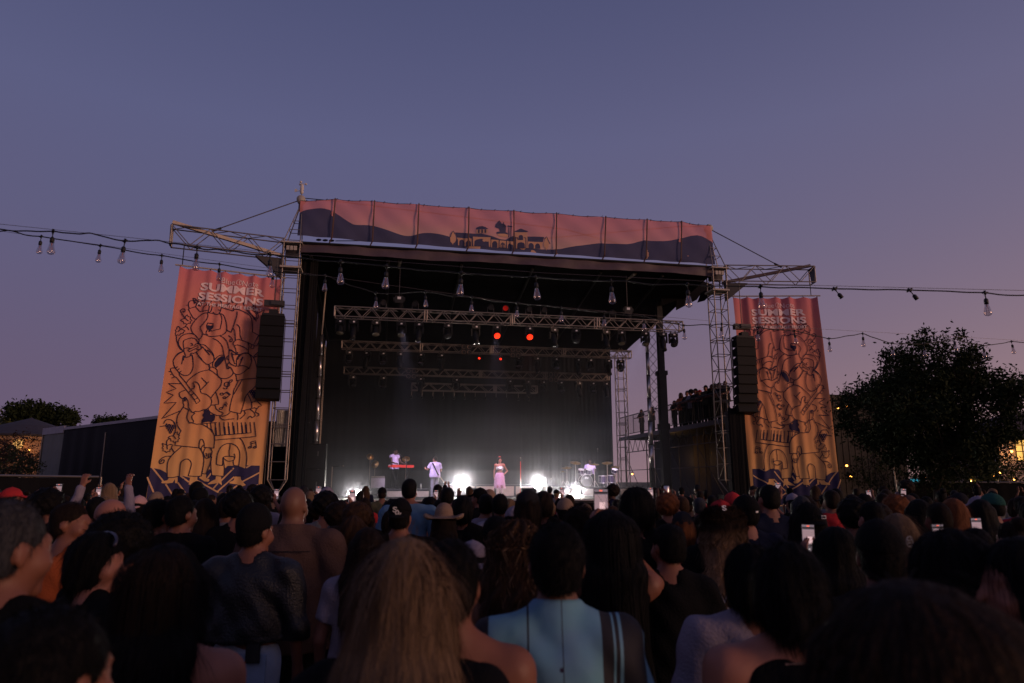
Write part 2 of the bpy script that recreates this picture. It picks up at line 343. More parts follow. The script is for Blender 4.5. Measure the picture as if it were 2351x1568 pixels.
def tower(label, a, arm_ang, pin, anemo):
    c = W(a, 0, 0); root = stage_thing('stage_tower', label, 'tower', a, 0, 0)
    lattice(root, c, .6, 1.95, 11.15, .66, RZ, .028, .016, M_STEEL, diag_faces=(1, 3))
    # pin foot
    for k in ((-1, -1), (1, -1), (1, 1), (-1, 1)):
        rod(root, 'foot_strut', W(a + k[0] * .3, k[1] * .3, 1.95), W(a, 0, 1.38), .024, M_STEEL)
    part(root, 'base_block', M_BLACK, lambda m: [m.box(W(a, 0, .67), (.7, .7, 1.34), RZ), m.box(W(a, 0, 1.36), (.2, .2, .06), RZ)])
    # sleeve / head block
    for dz in (10.05, 11.05): part(root, 'head_plate', M_CREAM, lambda m: m.box(W(a, 0, dz), (.78, .78, .07 if dz < 11 else .05), RZ))
    part(root, 'sheave_box', M_BLOCK, lambda m: [m.box(W(a, .12, 10.8), (.5, .3, .42), RZ)])
    for q in (-.14, 0, .14): part(root, 'sheave', M_CREAM, lambda m: m.box(W(a + q, -.33, 10.82), (.11, .05, .17), RZ))
    # A frame on top
    tip = W(a + (.18 if a < 6 else -.18), .1, 12.9)
    for k in ((-1, -1), (1, -1), (1, 1), (-1, 1)):
        e = tip + SU * k[0] * .05 + SV * k[1] * .05
        rod(root, 'mast_leg', W(a + k[0] * .3, k[1] * .3, 11.15), e - Vector((0, 0, .25)), .022, M_STEEL)
    for f, w_ in ((.3, .22), (.55, .15)):
        zc = 11.15 + f * 1.6; ctr = W(a, 0, 0).lerp(tip, f); ctr.z = zc
        for k in range(4):
            k0 = ((-1, -1), (1, -1), (1, 1), (-1, 1))[k]; k1 = ((1, -1), (1, 1), (-1, 1), (-1, -1))[k]
            rod(root, 'mast_rung', ctr + SU * k0[0] * w_ + SV * k0[1] * w_, ctr + SU * k1[0] * w_ + SV * k1[1] * w_, .015, M_STEEL)
    part(root, 'mast_head', M_STEELD, lambda m: [m.box(tip + Vector((0, 0, -.15)), (.16, .16, .42), RZ)])
    part(root, 'mast_pulley', M_CREAM, lambda m: [m.tube(tip + Vector((0, 0, .1)) - SV * .12, tip + Vector((0, 0, .1)) - SV * .06, .17, n=18), m.tube(tip + Vector((0, 0, .1)) + SV * .06, tip + Vector((0, 0, .1)) + SV * .12, .17, n=18)], True)
    # cantilever arm
    D = Vector((math.cos(arm_ang), math.sin(arm_ang), 0)); s = Vector((-D.y, D.x, 0)); Ln = 3.95
    A0 = W(a, 0, 10.83) + D * .36
    A1 = A0 + D * Ln
    boxtruss(root, A0, A1, .55, .72, .62, .026, .017, M_STEEL, faces='fbt')
    part(root, 'corner_bracket', M_BLOCK, lambda m: [m.prism([(0, 0), (1.0, 0), (0, -.8)], Matrix((( D.x, 0, s.x, A0.x - s.x * .12), (D.y, 0, s.y, A0.y - s.y * .12), (0, 1, 0, 10.42), (0, 0, 0, 1))), .24)])
    part(root, 'end_plate', M_CREAM if anemo else M_BLOCK, lambda m: m.prism([(-.27, .36), (.27, .36), (.12, -.36), (-.12, -.36)], Matrix(((s.x, 0, D.x, A1.x), (s.y, 0, D.y, A1.y), (0, 1, 0, A1.z), (0, 0, 0, 1))), .05))
    q0, q1 = A1 + s * .12 + Vector((0, 0, .50)), A0 + s * .12 + Vector((0, 0, -.32))
    part(root, 'wrapped_beam', M_BEAM if anemo else M_FASCIA, lambda m: m.box((q0 + q1) / 2, (.14, .12, (q1 - q0).length), m=(q1 - q0).to_track_quat('Z', 'Y').to_matrix()))
    part(root, 'guy_cable', M_WIRE, lambda m: m.tube(tip + Vector((0, 0, .12)), A0 + D * Ln * .66 + Vector((0, 0, .38)), .022))
    part(root, 'guy_turnbuckle', M_BLACK, lambda m: m.tube(A0 + D * Ln * .66 + Vector((0, 0, .38)), (A0 + D * Ln * .66 + Vector((0, 0, .38))).lerp(tip, .1), .045))
    return root, tip, A0, A1, D
TL, tipL, AL0, AL1, DL = tower('galvanised lattice tower with a vane on top, beside the larger banner', -2.9, math.pi + R(22), 0, True)
TR, tipR, AR0, AR1, DR = tower('galvanised lattice tower with round pulley head and no vane, before the balcony', 15.05, R(2), 0, False)
# wind gauge
wg = thing('wind_gauge', 'small white wind gauge with cups and tail vane on the tower tip', 'wind gauge', tipL + Vector((0, 0, .27)), RZ)
M_WHITE = mat('weathered_white_plastic', (.62, .58, .55), .5)
t0 = tipL + Vector((0, 0, .1))
part(wg, 'stem', M_STEEL, lambda m: m.tube(t0, t0 + Vector((0, 0, .3)), .022))
part(wg, 'body', M_WHITE, lambda m: m.lathe([(0, .25), (.05, .28), (.075, .34), (.06, .42), (.085, .5), (.06, .6), (.045, .68), (0, .7)], t0, 14), True)
part(wg, 'tail_vane', M_WHITE, lambda m: [m.box(t0 + Vector((-.13, 0, .40)), (.2, .02, .03)), m.box(t0 + Vector((-.24, 0, .42)), (.1, .015, .12))])
for k in range(3):
    an = k * 2.094 + .4; q = t0 + Vector((.14 * math.cos(an), .14 * math.sin(an), .72))
    part(wg, 'cup', M_WHITE, lambda m: [m.tube(t0 + Vector((0, 0, .7)), q, .01), m.lathe([(0, -.05), (.035, -.035), (.05, 0), (.04, .03), (0, .05)], q, 10)], True)
# cross cables between the two towers
for nm, pts in (('upper', [(tipL + Vector((0, 0, .2)), SW(772, 462, .35)), (SW(772, 462, .35), SW(1300, 527, .3)), (SW(1300, 527, .3), SW(1560, 598, .3))]), ('lower', [(tipR + Vector((0, 0, .2)), SW(1560, 520, .35)), (SW(1560, 520, .35), SW(1200, 552, .3)), (SW(1200, 552, .3), SW(770, 553, .3))])):
    o = thing('bracing_cable', 'thin bracing cable from the %s tower tip slanting behind the printed header banner' % ('vaned' if nm == 'upper' else 'pulley headed'), 'cable', pts[0][0])
    part(o, 'cable', M_CABLE, lambda m: [m.tube(a, b, .017, n=6) for a, b in pts])
    e = pts[-1][1]
    part(o, 'turnbuckle', M_STEELD, lambda m: [m.lathe([(.03, -.1), (.055, 0), (.03, .1)], e + SU * (.15 + .25 * k) * (1 if nm == 'upper' else -1), 8, Matrix.Rotation(R(90), 3, 'Y')) for k in range(3)])

# ---------------------------------------------------------------- trusses
def truss(label, a0, a1, b, z, sz, bay, joints):
    r = stage_thing('lighting_truss', label, 'truss', (a0 + a1) / 2, b, z, 'lighting trusses over the stage')
    boxtruss(r, W(a0, b, z), W(a1, b, z), sz, sz, bay, sz * .065, sz * .042, M_STEEL, joints)
    return r
truss('front lighting truss, longest and nearest of the four over the stage', -1.21, 13.5, .5, 8.52, .40, .36, (.245, .49, .74))
truss('second lighting truss from the front, below the strip of sky', -1.24, 13.17, 6.0, 8.26, .36, .33, (.26, .5, .755))
truss('third lighting truss from the front, just under the second', -1.17, 12.44, 7.5, 7.28, .33, .31, (.245, .5, .75))
truss('short rear truss with a row of tiny hanging lamps', 2.18, 8.68, 8.0, 6.61, .36, .42, (.33, .66))
for (a_, nm) in ((-2.55, 'beside the left silver pole'), (13.8, 'at the right end of the backdrop')):
    r = stage_thing('backdrop_tower', 'slim lattice tower %s holding up the backdrop' % nm, 'tower', a_, 9.45, 1.2)
    lattice(r, W(a_, 9.3, 0), .5, 1.2, 8.8, .62, RZ, .026, .014, M_STEEL, diag_faces=(1, 3) if a_ > 0 else ())
    for k in ((-1, -1), (1, -1), (1, 1), (-1, 1)): rod(r, 'top_strut', W(a_ + .25 * k[0], 9.3 + .25 * k[1], 8.8), W(a_, 9.3, 9.4), .02, M_STEEL)
M_CHROME = mat('polished_hydraulic_pole', (.66, .62, .62), .28, .9, .1)
for a_, b_, z0, z1, nm in ((-1.9, 3, 2.6, 8.1, 'beside the black side curtain'), (12.9, 3, 2.5, 8.85, 'next to the black mast under the roof')):
    r = stage_thing('support_pole', 'silver telescopic support pole %s' % nm, 'pole', a_, b_, 1.2)
    n = 6; h = (z1 - z0) / n
    for i in range(n): part(r, 'pole_section', M_CHROME, lambda m: m.tube(W(a_, b_, z0 + i * h), W(a_, b_, z0 + (i + 1) * h - .035), .115 - .008 * i, n=14), True)
    for i in range(n): part(r, 'joint_ring', M_BLACK, lambda m: m.tube(W(a_, b_, z0 + (i + 1) * h - .035), W(a_, b_, z0 + (i + 1) * h), .12 - .008 * i, n=14))
    part(r, 'lower_sleeve', M_BLACK, lambda m: m.tube(W(a_, b_, 1.2), W(a_, b_, z0), .13, n=12))
    if a_ < 0: part(r, 'top_stay', M_PIPE, lambda m: m.tube(W(a_, b_, z1), W(a_ + .06, b_, 10.1), .035))
r = stage_thing('roof_mast', 'square black roof mast with climbing lattice next to the silver pole', 'mast', 13.55, 3, 1.2)
part(r, 'mast_body', M_BLACK, lambda m: [sbox(m, 13.38, 13.72, 2.8, 3.15, 1.2, 6.9), sbox(m, 13.42, 13.68, 2.84, 3.1, 6.9, 10.4)])
part(r, 'mast_collar', M_BLACK, lambda m: [sbox(m, 13.33, 13.77, 2.75, 3.2, 4.2, 4.5), sbox(m, 13.33, 13.77, 2.75, 3.2, 6.75, 6.95)])
for k in range(10):
    z0 = 5.0 + k * .42
    rod(r, 'lattice_brace', W(13.0, 3.05, z0), W(13.38, 3.05, z0 + .42), .012, M_STEELD); rod(r, 'lattice_brace', W(13.38, 3.05, z0), W(13.0, 3.05, z0 + .42), .012, M_STEELD)

# ---------------------------------------------------------------- lighting fixtures
M_LENS = mat('dark_glass_lens', (.03, .03, .035), .12, 0, .1, spec=.9)
M_LED = mat('pale_led_cells', (.16, .13, .09), .3, 0, .5, 60)
M_RED = mat('red_lit_led_face', (.9, .1, .05), .4, emit=(1, .006, .003), estr=.9)
M_REDD = mat('dim_red_gel', (.7, .03, .02), .4, emit=(1, .02, .01), estr=.10)
M_REDC = mat('hot_red_led_core', (.9, .5, .1), .4, emit=(1, .035, .008), estr=1.7)
M_TAG = mat('white_sticker', (.7, .7, .72), .5)
def moving_head(kind):
    r = thing('moving_head_light')
    part(r, 'clamp', M_STEELD, lambda m: [m.box((x, 0, -.05), (.05, .06, .12)) for x in (-.1, .1)])
    b = part(r, 'base', M_PLASTIC, lambda m: [m.box((0, 0, -.17), (.36, .26, .13)), m.box((0, 0, -.245), (.24, .2, .03))])
    part(b, 'label_sticker', M_TAG, lambda m: m.box((.02, -.135, -.17), (.08, .006, .06)), world=False)
    for x in (-1, 1): part(r, 'yoke_arm', M_PLASTIC, lambda m: m.prism([(-.06, 0), (.06, 0), (.075, -.16), (.045, -.30), (-.045, -.30), (-.075, -.16)], Matrix(((0, 0, 1, x * .17 - .03), (1, 0, 0, 0), (0, 1, 0, -.24), (0, 0, 0, 1))), .06))
    tl = {'wash': -.35, 'spot': -.45, 'face': -.6, 'red': -.95}[kind]
    rot = Matrix.Rotation(tl, 3, 'X'); c = Vector((0, 0, -.46))
    ln = .30 if kind != 'spot' else .48
    prof = [(0, .16), (.11, .15), (.125, .05), (.12, -.06), (.15, -.14), (.155, -ln + .12), (.15, -ln + .1)] if kind != 'spot' else [(0, .17), (.11, .16), (.12, 0), (.125, -.2), (.105, -.3), (.12, -ln), (.115, -ln)]
    hd = part(r, 'head', M_PLASTIC, lambda m: m.lathe(prof, c, 16, rot), True)
    zl = prof[-1][1]; rl = prof[-1][0]
    part(hd, 'lens', M_RED if kind == 'red' else M_LENS if kind == 'spot' else M_LED if kind == 'wash' else M_LENS, lambda m: m.lathe([(rl * .97, zl + .002), (rl * .5, zl - .012), (0, zl - .018)], c, 16, rot), True)
    if kind == 'red': part(hd, 'lit_cell', M_REDC, lambda m: [m.lathe([(.021, zl - .02), (.015, zl - .03), (0, zl - .034)], c + rot @ Vector((x, y, 0)), 8, rot) for x, y in [(0, 0)] + [(.055 * math.cos(k * 1.047), .055 * math.sin(k * 1.047)) for k in range(6)] + [(.108 * math.cos(k * .524), .108 * math.sin(k * .524)) for k in range(12)]])
    return r
ORD = ['first', 'second', 'third', 'fourth', 'fifth', 'sixth', 'seventh', 'eighth', 'ninth', 'tenth', 'eleventh', 'twelfth', 'thirteenth', 'fourteenth', 'fifteenth', 'sixteenth', 'seventeenth', 'eighteenth']
protos = {k: moving_head(k) for k in ('wash', 'spot', 'face', 'red')}
used = set()
def place(proto_key, protos_, pos, rz, label, cat, group, sc=1.0):
    p = protos_[proto_key]
    if id(p) in used: o = copy_tree(p)
    else: o = p; used.add(id(p))
    o.location = pos; o.rotation_euler = (0, 0, rz); o.scale = (sc, sc, sc); props(o, label, cat, group); return o
NMK = {'wash': 'dark moving head with LED cells', 'spot': 'long barrelled moving head', 'face': 'dark moving head tipped forward', 'red': 'moving head glowing red'}
front = [(782, 'wash'), (812, 'spot'), (863, 'wash'), (922, 'wash'), (962, 'spot'), (1028, 'face'), (1091, 'spot'), (1140, 'red'), (1215, 'red'), (1270, 'spot'), (1322, 'face'), (1389, 'spot'), (1425, 'wash'), (1480, 'wash'), (1520, 'spot'), (1544, 'face')]
RED_POS = []
for i, (x, k) in enumerate(front):
    a, _ = SP(x, 745, .5); pos = W(a, .5, 8.30)
    place(k, protos, pos, RZ + rng.uniform(-.25, .25), '%s, %s fixture from the left on the front truss' % (NMK[k], ORD[i]), 'stage light', 'moving heads on the front truss', .92 if k == 'red' else 1.0)
    if k == 'red': RED_POS.append(pos)
second = [(800, 'face'), (842, 'spot'), (879, 'face'), (918, 'spot'), (966, 'face'), (1013, 'spot'), (1101, 'red'), (1150, 'red'), (1191, 'face'), (1232, 'spot'), (1276, 'face'), (1327, 'spot'), (1354, 'face'), (1396, 'spot'), (1424, 'face')]
for i, (x, k) in enumerate(second):
    a, _ = SP(x, 820, 6.0)
    place(k, protos, W(a, 6.0, 8.06), RZ + rng.uniform(-.4, .4), '%s, %s fixture from the left on the second truss' % (NMK[k].replace('glowing red', 'with small red glow'), ORD[i]), 'stage light', 'moving heads on the second truss', .42 if k == 'red' else 1.0)
third = [(809, 'face'), (879, 'face'), (966, 'spot'), (1047, 'face'), (1170, 'face'), (1210, 'spot'), (1246, 'face'), (1288, 'face'), (1327, 'spot'), (1362, 'face'), (1391, 'spot')]
for i, (x, k) in enumerate(third):
    a, _ = SP(x, 875, 7.5)
    place(k, protos, W(a, 7.5, 7.10), RZ + rng.uniform(-.4, .4), '%s, %s fixture from the left on the third truss' % (NMK[k], ORD[i]), 'stage light', 'moving heads on the third truss')
# par cans on top of the front truss
def parcan(red):
    r = thing('par_can')
    part(r, 'can', M_PLASTIC, lambda m: m.lathe([(0, .16), (.09, .14), (.12, .02), (.125, -.14), (.115, -.14)], (0, 0, .26), 14, Matrix.Rotation(R(-62), 3, 'X')), True)
    part(r, 'lens', M_REDD if red else M_LENS, lambda m: m.lathe([(.114, -.13), (0, -.12)], (0, 0, .26), 14, Matrix.Rotation(R(-62), 3, 'X')))
    part(r, 'bracket', M_STEELD, lambda m: [m.box((x, 0, .12), (.02, .05, .26)) for x in (-.13, .13)] + [m.box((0, 0, 0), (.28, .06, .03))])
    return r
pars = {0: parcan(False), 1: parcan(True)}
for i, x in enumerate((879, 953, 1126, 1161, 1213, 1247, 1405)):
    a, _ = SP(x, 715, .5)
    place(1 if x == 1161 else 0, pars, W(a, .45, 8.76), RZ + rng.uniform(-.3, .3), ('lit red par can' if x == 1161 else 'unlit par can') + ', %s along the top of the front truss' % ORD[i], 'stage light', 'par cans on the front truss')
def quad():
    r = thing('four_cell_blinder')
    part(r, 'frame', M_BLACK, lambda m: [m.box((0, 0, 0), (.5, .10, .5))])
    for x in (-1, 1):
        for z in (-1, 1):
            c = part(r, 'lamp_cell', M_PLASTIC, lambda m: m.lathe([(.115, -.05), (.12, .07), (.105, .07)], (x * .135, 0, z * .135), 14, Matrix.Rotation(R(90), 3, 'X')), True)
            part(c, 'reflector', mat('copper_reflector', (.42, .30, .24), .35, .6), lambda m: m.lathe([(.104, .06), (.05, .02), (0, .01)], (x * .135, 0, z * .135), 14, Matrix.Rotation(R(90), 3, 'X')), True)
    return r
qd = {0: quad()}
for x, y, b, z, lab in ((1071, 803, 5.75, 8.2, 'unlit four cell blinder near the middle of the second truss'), (1183, 810, 5.75, 8.2, 'unlit four cell blinder right of the middle on the second truss'), (944, 858, 7.25, 7.25, 'unlit four cell blinder on the left of the third truss'), (1270, 866, 7.25, 7.25, 'unlit four cell blinder on the right of the third truss')):
    a, z = SP(x, y, b); place(0, qd, W(a, b, z), RZ, lab, 'stage light', 'four cell blinders on the trusses')
def pin():
    r = thing('pin_spot'); part(r, 'stem', M_STEEL, lambda m: m.tube((0, 0, 0), (0, 0, -.28), .012)); part(r, 'lamp_body', M_PLASTIC, lambda m: m.lathe([(0, -.26), (.05, -.28), (.055, -.42), (.05, -.42)], (0, 0, 0), 10), True)
    part(r, 'lens', M_LED, lambda m: m.lathe([(.05, -.415), (0, -.42)], (0, 0, 0), 10)); return r
pn = {0: pin()}
for i, x in enumerate((945, 969, 994, 1018, 1043, 1067, 1091, 1115, 1139, 1163, 1190, 1214)):
    a, _ = SP(x, 905, 7.9); place(0, pn, W(a, 7.9, 6.43), RZ, 'tiny pin spot hanging under the short rear truss, %s from the left' % ORD[i], 'stage light', 'pin spots under the rear truss')
# chain hoists over the front truss
def hoist():
    r = thing('chain_hoist')
    part(r, 'motor_body', M_BLACK, lambda m: [m.box((0, 0, .45), (.34, .26, .3)), m.tube((-.24, 0, .45), (.24, 0, .45), .12, n=12)])
    part(r, 'name_plate', M_TAG, lambda m: m.box((0, -.135, .5), (.14, .01, .1)))
    part(r, 'chain', M_STEELD, lambda m: [m.box((0, 0, .64 + .055 * k), (.03, .012, .06), (k % 2) * 1.57) for k in range(30)])
    part(r, 'chain_bag', M_TARP, lambda m: m.lathe([(0, -.05), (.12, 0), (.15, .2), (.13, .32)], (.05, .05, 0), 10), True)
    part(r, 'hook_block', mat('rusty_hook_block', (.25, .12, .05), .6), lambda m: m.lathe([(0, 2.2), (.1, 2.25), (.12, 2.35), (.08, 2.45), (0, 2.5)], (0, 0, 0), 10), True)
    return r
hs = {0: hoist()}
for x, lab in ((916, 'chain hoist hanging over the left of the front truss'), (1440, 'chain hoist hanging over the right of the front truss')):
    a, _ = SP(x, 700, .6); place(0, hs, W(a, .6, 8.72), RZ, lab, 'hoist', 'chain hoists over the front truss')
for p in RED_POS:
    ld = bpy.data.lights.new('red_beam', 'SPOT'); ld.energy = 260; ld.color = (1, .05, .02); ld.spot_size = R(50); ld.spot_blend = .6; ld.shadow_soft_size = .12
    lo = bpy.data.objects.new('red_beam', ld); link(lo); lo.location = p + Vector((0, -.3, -.9)); lo.rotation_euler = (R(50), 0, 0)
